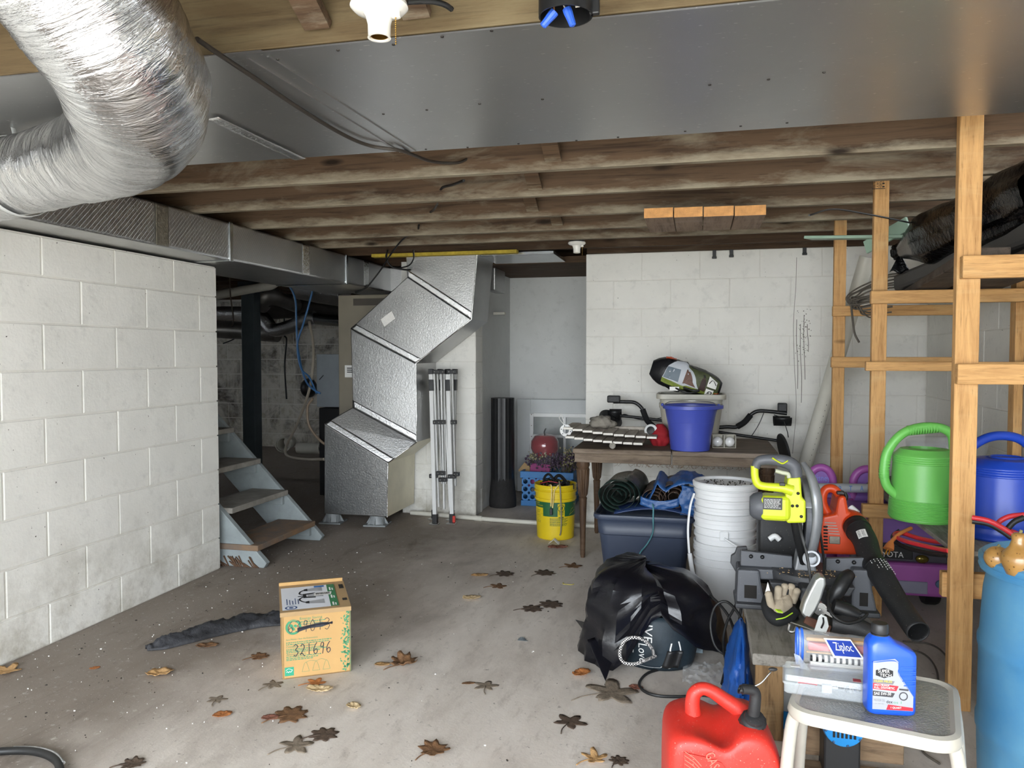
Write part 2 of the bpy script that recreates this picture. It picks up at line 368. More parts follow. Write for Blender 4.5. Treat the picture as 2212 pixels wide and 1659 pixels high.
M_LABELW = mat('white_label', 'e8e6e1', .5, var=.05)
# ================================================================ setting
def struct(g, name, m, **kw): return g.obj(name, m, kind='structure', **kw)
_bm = {}
def block_mesh(w, h, d, m):
    key = (round(w, 3), round(h, 3), m.name)
    if key in _bm: return _bm[key]
    g = G(); c = .003; x, z = w/2, h/2
    L = [[(-x, 0, -z), (x, 0, -z), (x, 0, z), (-x, 0, z)], [(-x, -d+c*.6, -z), (x, -d+c*.6, -z), (x, -d+c*.6, z), (-x, -d+c*.6, z)], [(-x+c, -d, -z+c), (x-c, -d, -z+c), (x-c, -d, z-c), (-x+c, -d, z-c)]]
    g.ring(L, True, False, True)
    me = bpy.data.meshes.new('block'); me.from_pydata(g.v, [], g.f); me.materials.append(m)
    me.update()
    _bm[key] = me; return me
def blocks(wall, o, ang, length, z0, ztop, phase, m, gap=.009, proud=.007, ch=.2032, bl=.4064, umin=0.0):
    # o: corner on the face at floor; ang: direction of the face's run, the face looks to its right-hand side (-local Y)
    R = Matrix.Rotation(ang, 4, 'Z'); row = 0; z = z0
    while z < ztop-.01:
        a = max(z, 0); b = min(z+ch, ztop)
        if b-a > .03:
            u = phase+(bl/2 if row % 2 else 0)
            while u > 0: u -= bl
            while u < length-.005:
                ua, ub = max(u, 0), min(u+bl, length); u += bl
                if ub-ua < .03 or ub < umin: continue
                w, h = ub-ua-gap, b-a-gap
                ob = bpy.data.objects.new('block', block_mesh(w, h, .03, m)); C.objects.link(ob); ob.parent = wall
                pr = .03-proud+rnd.uniform(-.0006, .0006)
                ob.matrix_basis = Matrix.Translation(Vector(o)) @ R @ Matrix.Translation(((ua+ub)/2, pr, (a+b)/2)) @ Matrix.Rotation(rnd.uniform(-.0012, .0012), 4, 'Z')
        z += ch; row += 1
XL, YB, XR, ZJ = -2.75, 5.70, 1.48, 2.0
struct(G().box(-9, 3.4, DOORY, 11, -.15, 0), 'floor', M_FLOOR)
struct(G().box(-30, 30, -40, DOORY, -.2, -.02), 'ground', mat('driveway', 'a8a49c', .9, var=.15, vs=3))
wl = struct(G().box(XL-.2, XL-.002, DOORY, 4.03, 0, 1.778), 'wall_left', M_MORT)
blocks(wl, (XL, -.2, 0), PI/2, 4.24, -.021, 1.775, .399, M_BLK, gap=.008, proud=.003, bl=.432)
wb = struct(G().box(-.805, XR+.2, YB+.002, YB+.22, 0, ZJ), 'wall_back', M_MORT)
blocks(wb, (-.81, YB, 0), 0, XR+.81, -.026, ZJ, .203, M_BLK, gap=.004, proud=.001)
wr = struct(G().box(XR+.002, XR+.2, DOORY, 9.6, 0, ZJ), 'wall_right', M_MORT)
blocks(wr, (XR, 5.69, 0), -PI/2, 3.6, -.026, ZJ, .25, M_BLK, gap=.004, proud=.001)
pc = struct(G().box(-2.30, -1.69, 5.822, 6.02, 0, ZJ), 'wall_pillar', M_MORT)
blocks(pc, (-2.30, 5.82, 0), 0, .612, -.01, ZJ, .203, M_BLK, gap=.004, proud=.001)
blocks(pc, (-1.688, 5.82, 0), PI/2, .2, -.01, ZJ, .15, M_BLK, gap=.004, proud=.001)
struct(G().box(-1.76, -1.705, 6.02, 7.05, 0, ZJ), 'wall_niche_left', M_PLAST)
struct(G().box(-1.76, -.4, 7.02, 7.12, 0, ZJ), 'wall_niche_back', M_PLAST)
struct(G().box(-.81, -.75, YB+.2, 7.05, 0, ZJ), 'wall_niche_right', M_PLAST)
wf = struct(G().box(-8.1, 3.0, 9.6, 9.75, 0, 2.3), 'wall_far', M_MORT)
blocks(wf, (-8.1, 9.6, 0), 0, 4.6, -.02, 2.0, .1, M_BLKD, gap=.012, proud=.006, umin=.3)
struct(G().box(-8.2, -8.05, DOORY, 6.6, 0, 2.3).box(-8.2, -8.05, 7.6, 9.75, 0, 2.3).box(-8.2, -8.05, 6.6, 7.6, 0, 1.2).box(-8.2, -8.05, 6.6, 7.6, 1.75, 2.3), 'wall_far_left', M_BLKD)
struct(G().box(-8.18, -8.06, 6.6, 6.65, 1.2, 1.75).box(-8.18, -8.06, 7.55, 7.6, 1.2, 1.75).box(-8.18, -8.06, 6.65, 7.55, 1.2, 1.25).box(-8.18, -8.06, 6.65, 7.55, 1.7, 1.75).box(-8.16, -8.08, 7.08, 7.12, 1.25, 1.7), 'added_window', M_WHITEP)  # unseen window, added to let daylight into the dark back room
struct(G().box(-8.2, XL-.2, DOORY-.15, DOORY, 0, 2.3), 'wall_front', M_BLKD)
# ---------------------------------------------------------------- ceiling: subfloor, joists, braces
ceil = struct(G().box(-8.2, 1.7, DOORY, 9.75, 2.236, 2.30), 'ceiling', M_SUB)
for y in (-.9, -.3, .1, .5, .9, 1.70, 2.60, 3.06, 3.55, 4.08, 4.55, 4.94, 5.36, 5.66, 6.1, 6.5, 6.9, 7.3, 7.7, 8.1, 8.5, 8.9, 9.3):
    x0, x1 = (-8, 1.7)
    if y in (6.1, 6.5, 6.9): x1 = -1.75
    if y == 5.66: x0 = -.8
    a = rnd.uniform(-.004, .004)
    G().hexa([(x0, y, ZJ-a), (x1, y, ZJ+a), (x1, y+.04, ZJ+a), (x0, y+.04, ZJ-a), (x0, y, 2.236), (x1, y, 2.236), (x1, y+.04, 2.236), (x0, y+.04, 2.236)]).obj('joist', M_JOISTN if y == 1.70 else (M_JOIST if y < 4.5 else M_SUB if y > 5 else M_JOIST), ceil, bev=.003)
def brace(x, yj, dx=0):
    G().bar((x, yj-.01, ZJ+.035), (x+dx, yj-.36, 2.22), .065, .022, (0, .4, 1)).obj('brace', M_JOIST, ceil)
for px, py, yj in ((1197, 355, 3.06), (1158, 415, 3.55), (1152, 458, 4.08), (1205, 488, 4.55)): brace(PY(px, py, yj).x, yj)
brace(PY(692, 88, 1.70).x, 1.70); brace(PY(905, 60, 1.70).x, 1.70)
# tongue and groove boards over the niche
nc = struct(G().box(-1.72, -.8, 5.93, 7.05, 1.992, 2.02), 'ceiling_niche', M_SUB)
for i in range(13): G().box(-1.71, -.81, 5.94+i*.085, 5.94+i*.085+.078, 1.972, 1.995).obj('board', M_SUB, nc)
fl_ = bpy.data.objects['floor']
M_CRK = mat('crack_fill', '6e665e', .9, var=.3, vs=20)
for pts in ([(0, 1612), (90, 1572), (160, 1540), (215, 1512)], [(545, 1330), (610, 1303), (690, 1262), (760, 1212), (835, 1172)]):
    q = catmull([PZ(a, b, .0006) for a, b in pts], 8); L = []; R = []
    for i, p in enumerate(q): w = .003+.002*noise.noise(p*9); o = .012*noise.noise(p*5); L.append(p+Vector((o, -w, 0))); R.append(p+Vector((o, w, 0)))
    n = len(q); G().add(L+R, [(i, i+1, n+i+1, n+i) for i in range(n-1)]).obj('crack', M_CRK, fl_)
# ================================================================ ductwork under the joists
pan = thing('joist_pan', 'grey galvanised sheet metal panned across the underside of the ceiling joists', 'sheet metal', (-.3, 2.17, 1.99))
sa, sb = PZ(552, 133, ZJ-.006), PZ(872, 330, ZJ-.006)
def seamx(y): return sa.x+(sb.x-sa.x)*(y-sa.y)/(sb.y-sa.y)
G().hexa([(seamx(1.70), 1.70, 1.992), (1.62, 1.70, 1.992), (1.62, 2.645, 1.992), (seamx(2.645), 2.645, 1.992), (seamx(1.70), 1.70, 1.996), (1.62, 1.70, 1.996), (1.62, 2.645, 1.996), (seamx(2.645), 2.645, 1.996)]).obj('panel', M_SHEET, pan)
G().hexa([(-2.5, 1.70, 1.996), (seamx(1.70)+.05, 1.70, 1.996), (seamx(2.645)+.05, 2.645, 1.996), (-2.5, 2.645, 1.996), (-2.5, 1.70, 1.999), (seamx(1.70)+.05, 1.70, 1.999), (seamx(2.645)+.05, 2.645, 1.999), (-2.5, 2.645, 1.999)]).obj('panel', M_SHEET, pan)
for k in (0, .055):
    G().bar((seamx(1.72)+k, 1.72, 1.990), (seamx(2.63)+k, 2.63, 1.990), .006, .004).obj('seam', M_SHEET, pan)
ta, tb = PZ(458, 252, 1.992), PZ(650, 342, 1.992)
g = G(); d = (tb-ta)
def tp(u, v): q = ta+d*u; return q+Vector((.03*(v-.5), .0, -.004-.004*abs(noise.noise(Vector((u*9, v*4, 2))))))+Vector((.02, -.01, 0))*(v-.5)
g.sheet(tp, 24, 4).obj('foil_tape', M_TAPE, pan, sm=30, solid=-.001)
nm = G().lathe([(.0, -.003), (.005, -.003), (.006, 0)], 8)
nail0 = None
for px, py in ((955, 79), (1062, 66), (1175, 41), (850, 96), (730, 108), (600, 128), (920, 322), (1010, 318), (1120, 310), (1245, 303), (1335, 296), (1480, 283), (1600, 272), (1700, 265), (1533, 183), (1660, 171), (1172, 214), (922, 237), (1036, 224), (828, 246), (1780, 156)):
    p = PZ(px, py, 1.992)
    if nail0 is None: nail0 = G().lathe([(.001, -.003), (.004, -.002), (.0045, .001)], 8).obj('nail', mat('nail_steel', '3a3633', .5, .6), pan, L=True); q = nail0
    else: q = nail0.copy(); C.objects.link(q)
    q.location = MW[pan.name].inverted() @ p
# big insulated flexible duct, hanging in front
fp = [PD(-10, -330, 1.28), PD(60, -200, 1.33), PD(125, -90, 1.38), PD(192, 10, 1.44), PD(255, 105, 1.52), PD(297, 200, 1.68), PD(290, 278, 1.95), PD(215, 331, 2.24), PD(110, 362, 2.42), PD(0, 392, 2.54), PD(-110, 416, 2.62)]
fr = [.14, .142, .145, .145, .146, .148, .140, .130, .124, .120, .118]
fpt = catmull(fp, 14); N = len(fpt); loops = []; a = Vector((1, 0, 0)); nn = 72
for i in range(N):
    t = (fpt[min(i+1, N-1)]-fpt[max(i-1, 0)]).normalized(); a = (a-t*a.dot(t)).normalized(); b = t.cross(a)
    s = i/(N-1)*(len(fr)-1); k = min(int(s), len(fr)-2); r = fr[k]+(fr[k+1]-fr[k])*(s-k)
    L = []
    low = 1 if s > 5.6 else .35
    for j in range(nn):
        an = 2*PI*j/nn; q = Vector((math.cos(an), math.sin(an), 0))
        w = .006*low*noise.noise(Vector((s*9, q.x*1.5, q.y*1.5)))+.006*noise.noise(Vector((s*1.3, q.x*2, q.y*2)))+.0025*low*noise.noise(Vector((s*26, q.x*3, q.y*3)))
        L.append(fpt[i]+(a*q.x+b*q.y)*(r+w))
    loops.append(L)
fl = thing('flexible_duct', 'large silver foil insulated flexible duct bending down from the ceiling at upper left', 'duct', fpt[N//2])
jk = G().ring(loops).obj('jacket', M_FLEX, fl, sm=180)
uvl = jk.data.uv_layers.new(name='UVMap'); 
for pi, pg in enumerate(jk.data.polygons):
    i, j = divmod(pi, nn)
    for q, li in enumerate(pg.loop_indices): uvl.data[li].uv = ((j+(1 if q in (1, 2) else 0))/nn, (i+(1 if q in (2, 3) else 0))/N)
def wrap(i, dr, w, name, m, parent):
    t = (fpt[i+1]-fpt[i-1]).normalized(); a = t.cross(Vector((0, 0, 1))).normalized(); b = a.cross(t)
    s = i/(N-1)*(len(fr)-1); k = min(int(s), len(fr)-2); r = fr[k]+(fr[k+1]-fr[k])*(s-k)+dr
    lp = []
    for q in (-w, w):
        for rr in (r, r+.002): pass
    g = G()
    g.sheet(lambda u, v: fpt[i]+t*((v-.5)*2*w)+(a*math.cos(2*PI*u)+b*math.sin(2*PI*u))*r, 48, 1, True)
    g.obj(name, m, parent, sm=180, solid=-.002)
    return fpt[i]+b*r
top = wrap(int(N*.86), .006, .011, 'strap', mat('strap_grey', 'b9bab8', .4, var=.1), fl)
G().tube([top, top+Vector((-.01, 0, .05)), top+Vector((-.02, .02, .11))], .010, 6, 4, flat=.25).obj('strap_tail', mat('strap_grey', 'b9bab8'), fl, sm=60)
# rectangular trunk along the left wall
TZ0, TZ1, TX0 = 1.79, 2.0, -2.53
tr = thing('trunk_duct', 'long rectangular foil faced trunk duct running over the left block wall', 'duct', (-2.8, 3.3, 1.79))
G().box(-3.12, TX0, .2, 6.2, TZ0, TZ1-.002).obj('duct_body', [M_FOILW], tr, bev=.012, bseg=3)
G().box(-2.9, -1.62, 6.16, 6.5, TZ0, TZ1-.002).obj('end_section', M_FOIL, tr, bev=.01)
for px in (498, 748):
    y = PX(px, 500, TX0).y
    G().box(TX0-.004, TX0+.006, y-.016, y+.016, TZ0-.006, TZ1).box(-3.1, TX0, y-.016, y+.016, TZ0-.006, TZ0).obj('seam_bracket', M_GALV, tr, bev=.002)
for px in (350, 660, 790):
    y = PX(px, 500, TX0).y
    G().sheet(lambda u, v: (TX0+.0025+.002*noise.noise(Vector((u*9, v*9, px))), y+(u-.5)*.09, TZ0+.004+v*(TZ1-TZ0-.012)), 14, 16).obj('tape_band', M_TAPE if px != 350 else mat('worn_tape', '8d8678', .4, .7, var=.4, vs=30, bump=.5), tr, sm=60, solid=-.001)
# zig-zag return plenum on the pillar
pn = thing('return_plenum', 'zigzag foil duct board plenum climbing in front of the white block pillar', 'duct', (-2.4, 5.4, .09))
F = [((700, 1106, 5.25), (836, 1111, 5.25)), ((700, 915, 5.25), (838, 1000, 5.25)), ((762, 880, 5.33), (900, 955, 5.33)), ((757, 710, 5.36), (898, 785, 5.36)), ((880, 598, 5.36), (1018, 690, 5.36)), ((876, 553, 5.36), (1031, 558, 5.36))]
Q = [(PY(*a), PY(*b)) for a, b in F]
Q[0] = (Vector((Q[0][0].x, 5.25, .085)), Vector((Q[0][1].x, 5.25, .085)))
Q[5] = (Vector((Q[5][0].x, 5.36, 1.995)), Vector((Q[5][1].x, 5.36, 1.995)))
YBk = 5.80
for i in range(5):
    (a, b), (c, e) = Q[i], Q[i+1]
    bk = lambda p: Vector((p.x, YBk, p.z))
    g = G(); vs = [a, b, e, c, bk(a), bk(b), bk(e), bk(c)]
    g.mi = 0; g.add(vs, [(0, 1, 2, 3), (4, 7, 6, 5), (0, 3, 7, 4), (0, 4, 5, 1), (3, 2, 6, 7)]); g.mi = 1
    g.add(vs, [(1, 5, 6, 2)])
    g.obj(('base_section', 'lower_offset', 'middle_section', 'upper_offset', 'top_section')[i], [M_FOIL, M_BEIGE if i < 2 else M_FOIL], pn, bev=.006)
for i in range(1, 5):
    a, b = Q[i]; c, e = Q[i-1]
    for sgn, (k, l) in ((1, Q[i+1]),):
        g = G(); w = .055
        def tf(u, v, a=a, b=b, k=k, l=l):
            p = a+(b-a)*u; q = k+(l-k)*u; dd = (q-p).normalized()
            return p+dd*(v*w)+Vector((0, -.0012-.0006*noise.noise(Vector((u*14, v*5, i))), 0))
        g.sheet(tf, 30, 4).obj('seam_tape', m_foil('plenum_tape', .78, .33, 70, .35) if 'plenum_tape' not in bpy.data.materials else bpy.data.materials['plenum_tape'], pn, sm=60, solid=-.0006)
for i in range(5):
    a = Q[i][1]; b = Q[i+1][1]
    G().tube([a+Vector((.001, -.002, 0)), (a+b)/2+Vector((.002, -.003, 0)), b+Vector((.001, -.002, 0))], .004, 6, 3).obj('edge_tape', M_TAPE, pn, sm=60)
o = PY(822, 690, 5.35); u = (PY(846, 672, 5.352)-o); v = (PY(830, 706, 5.352)-o)
G().add([o, o+u, o+u+v, o+v], [(3, 2, 1, 0)]).obj('sticker', M_LABELW, pn, solid=-.001)
# plenum feet
for n, (px, py) in enumerate(((720, 1128), (814, 1134))):
    c = PZ(px, py); c.y = 5.36
    t = thing('support_foot', ('grey plastic flange foot under the left corner of the foil plenum', 'grey plastic flange foot under the right corner of the foil plenum')[n], 'foot', c, .1, 'feet under the foil plenum')
    mg = mat('grey_flange_plastic', '8b8f90', .5, var=.12)
    G().cb((0, 0, .006), (.17, .17, .012)).obj('base_plate', mg, t, L=True, bev=.004)
    G().lathe([(.062, .01), (.058, .03), (.055, .086)], 24).obj('collar', mg, t, L=True, sm=40)
    for k in range(8):
        an = k*PI/4
        G().prism([(.05, .01), (.085, .01), (.055, .06)], 'y', -.003, .003, Matrix.Rotation(an, 4, 'Z')).obj('rib', mg, t, L=True)
# lampholders
def lampholder(c, s, label, box=True):
    t = thing('lampholder', label, 'light fixture', c, 0)
    G().lathe([(.02, .012), (.056, .014), (.058, .006), (.05, -.002), (.03, -.008)], 32).obj('base_plate', M_PORC, t, L=True, sm=50)
    G().lathe([(.034, -.004), (.027, -.014), (.023, -.03), (.0225, -.052), (.0235, -.055), (.019, -.055), (.018, -.02)], 28, cap0=False, cap1=False).obj('socket', M_PORC, t, L=True, sm=50)
    G().lathe([(.018, -.03), (.0175, -.052), (.0165, -.052), (.0165, -.03)], 20, cap0=False, cap1=False).obj('screw_shell', M_BRASS, t, L=True, sm=50)
    g = G().lathe([(.009, 0), (.010, -.012), (.006, -.014)], 12, c=(.034, .004, -.004)); g.obj('chain_boss', M_PORC, t, L=True, sm=40)
    g = G()
    for i in range(13): g.ball((.036, -.002, -.02-i*.0042), .0019, 6, 4)
    g.obj('pull_chain', M_BRASS, t, L=True, sm=60)
    for x in (-.03, .03): G().lathe([(.0035, -.002), (.004, -.004), (.001, -.005)], 8, c=(x*.1, x, 0)).obj('screw', M_STEEL, t, L=True)
    G().lathe([(.05, .012), (.05, .05)], 20).obj('ceiling_box', M_BLACK, t, L=True, sm=40)
    return t
L0 = lampholder(PD(819, 22, 1.56), 1, 'white porcelain pull chain lampholder without bulb at the top of the photo')
lc = PZ(1246, 527, 1.985)
dup(L0, PD(1246, 528, 5.05), 0, 'small white porcelain lampholder on the far joists above the niche')
# black junction box with wire nuts
jc = PD(1222, 8, 1.52)
jb = thing('junction_box', 'round black plastic junction box with dangling wires under the front joist', 'electrical box', jc)
G().lathe([(.05, .055), (.053, .05), (.053, -.025), (.050, -.025), (.049, .04), (.001, .042)], 32, cap0=False, cap1=False).obj('box_shell', M_BLACK, jb, L=True, sm=40)
G().cb((.056, .005, .0), (.02, .014, .05)).obj('nail_ear', M_BLACK, jb, L=True, bev=.003)
for a, b, m in (((-.005, 0, .03), (-.02, -.01, -.03), 'copper_wire'), ((.0, 0, .03), (.008, -.012, -.028), 'white_wire')):
    G().tube([a, ((a[0]+b[0])/2-.008, -.01, 0), b], .0016, 6, 4).obj('wire', mat(m, 'b07848' if m[0] == 'c' else 'ddd8cc', .4), jb, L=True, sm=60)
G().tube([(.01, 0, .03), (.03, -.01, .005), (.034, -.015, -.012), (.022, -.018, -.016)], .0018, 6, 4).obj('wire', mat('white_wire', 'ddd8cc'), jb, L=True, sm=60)
M_NUT = mat('blue_wire_nut', '2f5cc4', .4, var=.1)
for (x, z, ry) in ((-.022, -.022, .75), (.006, -.020, -.35)):
    M = Matrix.Translation((x, -.014, z)) @ Matrix.Rotation(ry, 4, 'Y')
    g = G(); n = 20
    g.ring([[(r*(1+.08*(k % 2))*math.cos(2*PI*k/n), r*(1+.08*(k % 2))*math.sin(2*PI*k/n), zz) for k in range(n)] for r, zz in ((.0085, .004), (.0085, -.003), (.0072, -.016), (.0065, -.030), (.004, -.032))], True, True, True, M)
    g.obj('wire_nut', M_NUT, jb, L=True, sm=30)
# cables near the ceiling
def cord(pts, r, name, m, label, cat='cable', n=6, sm=6, group=None):
    pts = [Vector(p) for p in pts]; g = G().tube(pts, r, n, sm)
    return g.obj(name, m, None, sm=60, at=tuple(pts[0]), label=label, cat=cat, group=group)
M_CAB = mat('brown_cable', '3a332c', .6, var=.2)
cord([PZ(425, 84, 1.985), PZ(470, 115, 1.985), PZ(560, 175, 1.984), PZ(650, 236, 1.984), PZ(740, 290, 1.984), PZ(800, 315, 1.984), PZ(868, 326, 1.982), PY(930, 348, 2.9), PY(985, 352, 3.02), PY(1012, 342, 3.07)], .006, 'electrical_cable', M_CAB, 'dark cable crossing under the sheet metal pan into the first joist')
cord([PY(1002, 390, 3.25), PY(975, 400, 3.45), PY(958, 404, 3.53), PY(950, 412, 3.56)], .006, 'electrical_cable', M_RUB, 'short black cable bend entering the hole of the second joist')
cord([PY(945, 440, 3.7), PY(938, 452, 3.95), PY(930, 458, 4.07)], .006, 'electrical_cable', M_CAB, 'short cable stub at the hole of the third joist')
cord([PY(905, 486, 4.5), PY(900, 500, 4.6), PY(872, 515, 4.8), PY(845, 548, 5.0), PY(828, 575, 5.15), PY(808, 602, 5.2), PY(790, 622, 5.22), PY(768, 632, 5.24)], .006, 'electrical_cable', M_RUB, 'thin black cable slanting down across the end of the trunk duct')
cord([PY(838, 540, 5.1), PY(834, 555, 5.15), PY(845, 575, 5.18), PY(870, 582, 5.2), PY(888, 583, 5.2)], .006, 'electrical_cable', M_RUB, 'black cable loop with free end hanging before the foil plenum top')
cord([PY(893, 540, 5.1), PY(893, 560, 5.16), PY(880, 575, 5.2), PY(850, 578, 5.22), PY(836, 562, 5.2), PY(836, 542, 5.15)], .0055, 'electrical_cable', M_RUB, 'slack black cable loop beside the plenum top under the joists')
cord([PD(880, 4, 1.62), PD(930, 3, 1.64), PD(960, 10, 1.66), PD(976, 20, 1.68)], .006, 'electrical_cable', M_RUB, 'black cable stub above the porcelain lampholder')
# sanded off-cuts under the joists
for i, (a, b) in enumerate(((1390, 1455), (1455, 1519), (1519, 1586), (1586, 1656))):
    y0 = 3.74+.012*i; pa, pb = PY(a, 460, y0), PY(b, 460, y0)
    g = G(); g.mi = 0; x0, x1 = pa.x+.002, pb.x-.002; z0, z1 = 1.910, 1.957
    g.box(x0, x1, y0, y0+.44-.01*i, z0, z1); g.m[2] = 1
    g.obj('lumber_offcut', [m_wood('offcut_wood', '6e5a4a', '8f7a68', 'a8968a', gs=(9, .6, 9), worn=.3) if 'offcut_wood' not in bpy.data.materials else bpy.data.materials['offcut_wood'], M_ENDG], None, bev=.002, at=((x0+x1)/2, y0, z0), cat='lumber', group='lumber offcuts under the joists',
          label=('leftmost of the four short lumber offcuts held under the joists', 'second from left of the four lumber offcuts under the joists', 'third from left of the four lumber offcuts under the joists', 'rightmost of the four short lumber offcuts under the joists')[i])
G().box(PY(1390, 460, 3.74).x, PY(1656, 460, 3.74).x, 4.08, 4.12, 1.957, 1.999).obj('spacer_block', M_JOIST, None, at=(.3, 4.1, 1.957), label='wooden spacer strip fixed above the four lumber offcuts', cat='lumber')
# yellow foam strip and foil hood over the plenum
a, b = PY(802, 551, 5.3), PY(1116, 547, 5.3)
g = G().box(a.x, b.x, 5.30, 5.36, 1.975, 1.999); g.obj('foam_strip', mat('yellow_foam', 'b79f35', .8, var=.3, vs=20, bump=.4), None, at=((a.x+b.x)/2, 5.3, 1.975), label='yellow foam sealing strip along the joist over the foil plenum', cat='foam strip', bev=.003)
a, b = PY(1032, 566, 5.4), PY(1150, 570, 5.5)
G().box(-1.55, -1.0, 5.42, 5.92, 1.975, 1.999).obj('metal_hood', M_GALV, None, at=(-1.3, 5.6, 1.98), label='flat galvanised duct plate beside the plenum top under the joists', cat='sheet metal', bev=.003)
# ================================================================ furnace corner and the dark room behind
fa = PY(737, 800, 5.95)
fu = thing('furnace', 'tall tan furnace cabinet standing behind the foil plenum', 'furnace', (fa.x+.3, 6.2, 0))
M_TAN = mat('tan_enamel', '857d6e', .45, var=.08)
G().box(fa.x, -1.75-.1, 6.03, 6.14, .05, PY(760, 640, 6.03).z).box(fa.x, -2.32, 5.90, 6.03, .05, PY(760, 640, 6.03).z).obj('cabinet', M_TAN, fu, bev=.008)
G().box(fa.x+.14, -2.34, 5.892, 5.90, PY(780, 660, 5.9).z, PY(780, 645, 5.9).z).obj('top_panel', mat('dark_tan', '4a443c', .5), fu)
o = PY(745, 789, 5.897)
G().box(o.x, o.x+.07, 5.895, 5.90, PY(745, 815, 5.9).z, o.z).obj('label', M_LABELW, fu)
g = G()
for i in range(3): g.box(o.x+.02, o.x+.07, 5.893, 5.895, o.z-.028-i*.016, o.z-.02-i*.016)
g.obj('label_print', M_PRINTK, fu)
ha, hb = PY(683, 765, 6.25), PY(740, 880, 6.25)
wh = thing('air_handler', 'grey steel panelled unit with black lower half left of the furnace', 'furnace', ((ha.x+hb.x)/2, 6.5, 0))
G().box(ha.x, hb.x+.02, 6.25, 6.8, hb.z, ha.z).obj('upper_panel', mat('grey_blue_steel', '8e9499', .4, .3, var=.1), wh, bev=.006)
G().box(ha.x+.01, hb.x+.02, 6.27, 6.8, .02, hb.z-.01).obj('lower_panel', M_BLACK, wh, bev=.006)
G().bar((ha.x+.03, 6.246, hb.z+.24), (ha.x+.07, 6.246, hb.z+.28), .004, .006).bar((ha.x+.028, 6.246, hb.z+.24), (ha.x+.028, 6.246, hb.z+.28), .004, .006).obj('arrow_mark', M_PRINTK, wh)
G().bar((ha.x+.12, 6.5, ha.z+.01), (ha.x+.25, 6.5, ha.z+.015), .03, .02).obj('top_scrap', M_ENDG, wh)
# steel post
c = PZ(540, 1035)
sp = thing('steel_post', 'dark blue grey square post standing in the dark back room', 'post', (c.x, c.y, 0))
mt = mat('blue_grey_paint', '40494d', .5, var=.2, vs=6, bump=.1)
G().box(c.x-.075, c.x+.065, c.y, c.y+.13, .01, 1.9).obj('shaft', mt, sp, bev=.004)
G().box(c.x-.1, c.x+.09, c.y-.02, c.y+.15, 0, .012).obj('foot_plate', mt, sp)
G().box(c.x-.1, c.x+.09, c.y-.02, c.y+.15, 1.9, 2.0).obj('cap', mt, sp)
# stairs
st = thing('staircase', 'short open riser wooden stair painted grey behind the end of the left wall', 'stairs', (-2.9, 4.45, 0))
M_GRYP = mat('grey_stair_paint', '8e9697', .6, var=.2, vs=7, bump=.2, bs=40, dust=.15)
M_TRD = mat('worn_tread', '8d8880', .8, var=.3, vs=10, bump=.3)
sl = 0.72
def stringer(y, rot):
    x0 = -2.50; n = 2.95
    p = [(x0, 0), (x0+.02, .03), (x0-n*.62, .03+n*.62*1.02), (x0-n*.62-.36, .03+n*.62*1.02), (x0-.30, 0)]
    G().prism(p, 'y', y, y+.04).obj('stringer', M_GRYP, st, bev=.004)
    if rot:
        g = G()
        for i in range(26): x = x0-.02-.27*rnd.random(); g.bar((x, y-.002, .0), (x-.02-rnd.uniform(0, .04), y-.006-.006*rnd.random(), .015+rnd.uniform(0, .055)), .005+.008*rnd.random(), .005)
        g.obj('splintered_foot', mat('rotten_wood', '5f4633', .9, var=.35, vs=30), st)
stringer(4.10, True); stringer(4.80, False)
for i, z in enumerate((.135, .34, .55, .76, .97)):
    x = -2.56-(z-.135)*.98
    G().box(x-.25, x+.03, 4.09 if i == 0 else 4.14, 4.80, z-.035, z).obj('tread', M_TRD if i else mat('split_tread', '85684b', .85, col2='6a6058', vs=9, bump=.4), st, bev=.005)
    G().box(x-.20, x-.0, 4.77, 4.80, z-.10, z-.036).obj('cleat', M_GRYP, st, bev=.003)
# pipes and ducts in the dark room
def pipe(pts, r, name, m, label, cat='pipe', n=16, sm=6, group=None):
    return cord(pts, r, name, m, label, cat, n, sm, group)
pipe([PY(420, 650, 6.6), PY(478, 636, 6.6), PY(560, 621, 6.6), PY(586, 616, 6.6), PY(597, 606, 6.6), PY(600, 590, 6.6), PY(600, 570, 6.6)], .042, 'drain_pipe', M_PVC, 'white plastic drain pipe with an elbow above the steel post', n=20)
pipe([PY(430, 682, 7.8), PY(480, 676, 7.8), PY(560, 682, 7.8), PY(590, 712, 7.8), PY(625, 706, 7.8), PY(660, 690, 7.8), PY(680, 686, 7.8)], .075, 'flexible_hose_duct', M_FLEXD, 'sagging silver flexible duct in the dark back room', 'duct', 24)
pipe([PY(672, 687, 7.8), PY(705, 691, 7.8), PY(745, 694, 7.8)], .062, 'duct_collar', M_GALV, 'short galvanised round duct joined to the sagging flexible duct', 'duct', 24, 2)
pipe([PY(380, 706, 9.47), PY(520, 714, 9.47), PY(600, 720, 9.47)], .12, 'round_duct', mat('grey_duct', '6f6c68', .4, .6), 'horizontal grey round duct behind the steel post', 'duct', 20, 2)
pipe([PY(556, 655, 7.4), PY(575, 640, 7.4), PY(600, 645, 7.5), PY(640, 660, 7.8)], [.13, .12, .08, .075], 'duct_boot', mat('grey_duct', '6f6c68'), 'flared grey duct boot hanging near the ceiling of the back room', 'duct', 24, 4)
pipe([PY(570, 665, 8.2), PY(660, 660, 8.2), PY(745, 665, 8.2)], .14, 'round_duct', mat('dark_duct', '3c3835', .5, .4), 'dark wide round duct under the back room ceiling', 'duct', 20, 2)
pipe([PY(645, 618, 7.0), PY(690, 622, 7.0), PY(745, 632, 7.0)], [.13, .15, .14], 'insulated_branch', M_FLEXD, 'crinkled dark foil duct just under the trunk duct', 'duct', 24, 6)
M_BLUC = mat('blue_network_cable', '4474a8', .45, var=.1)
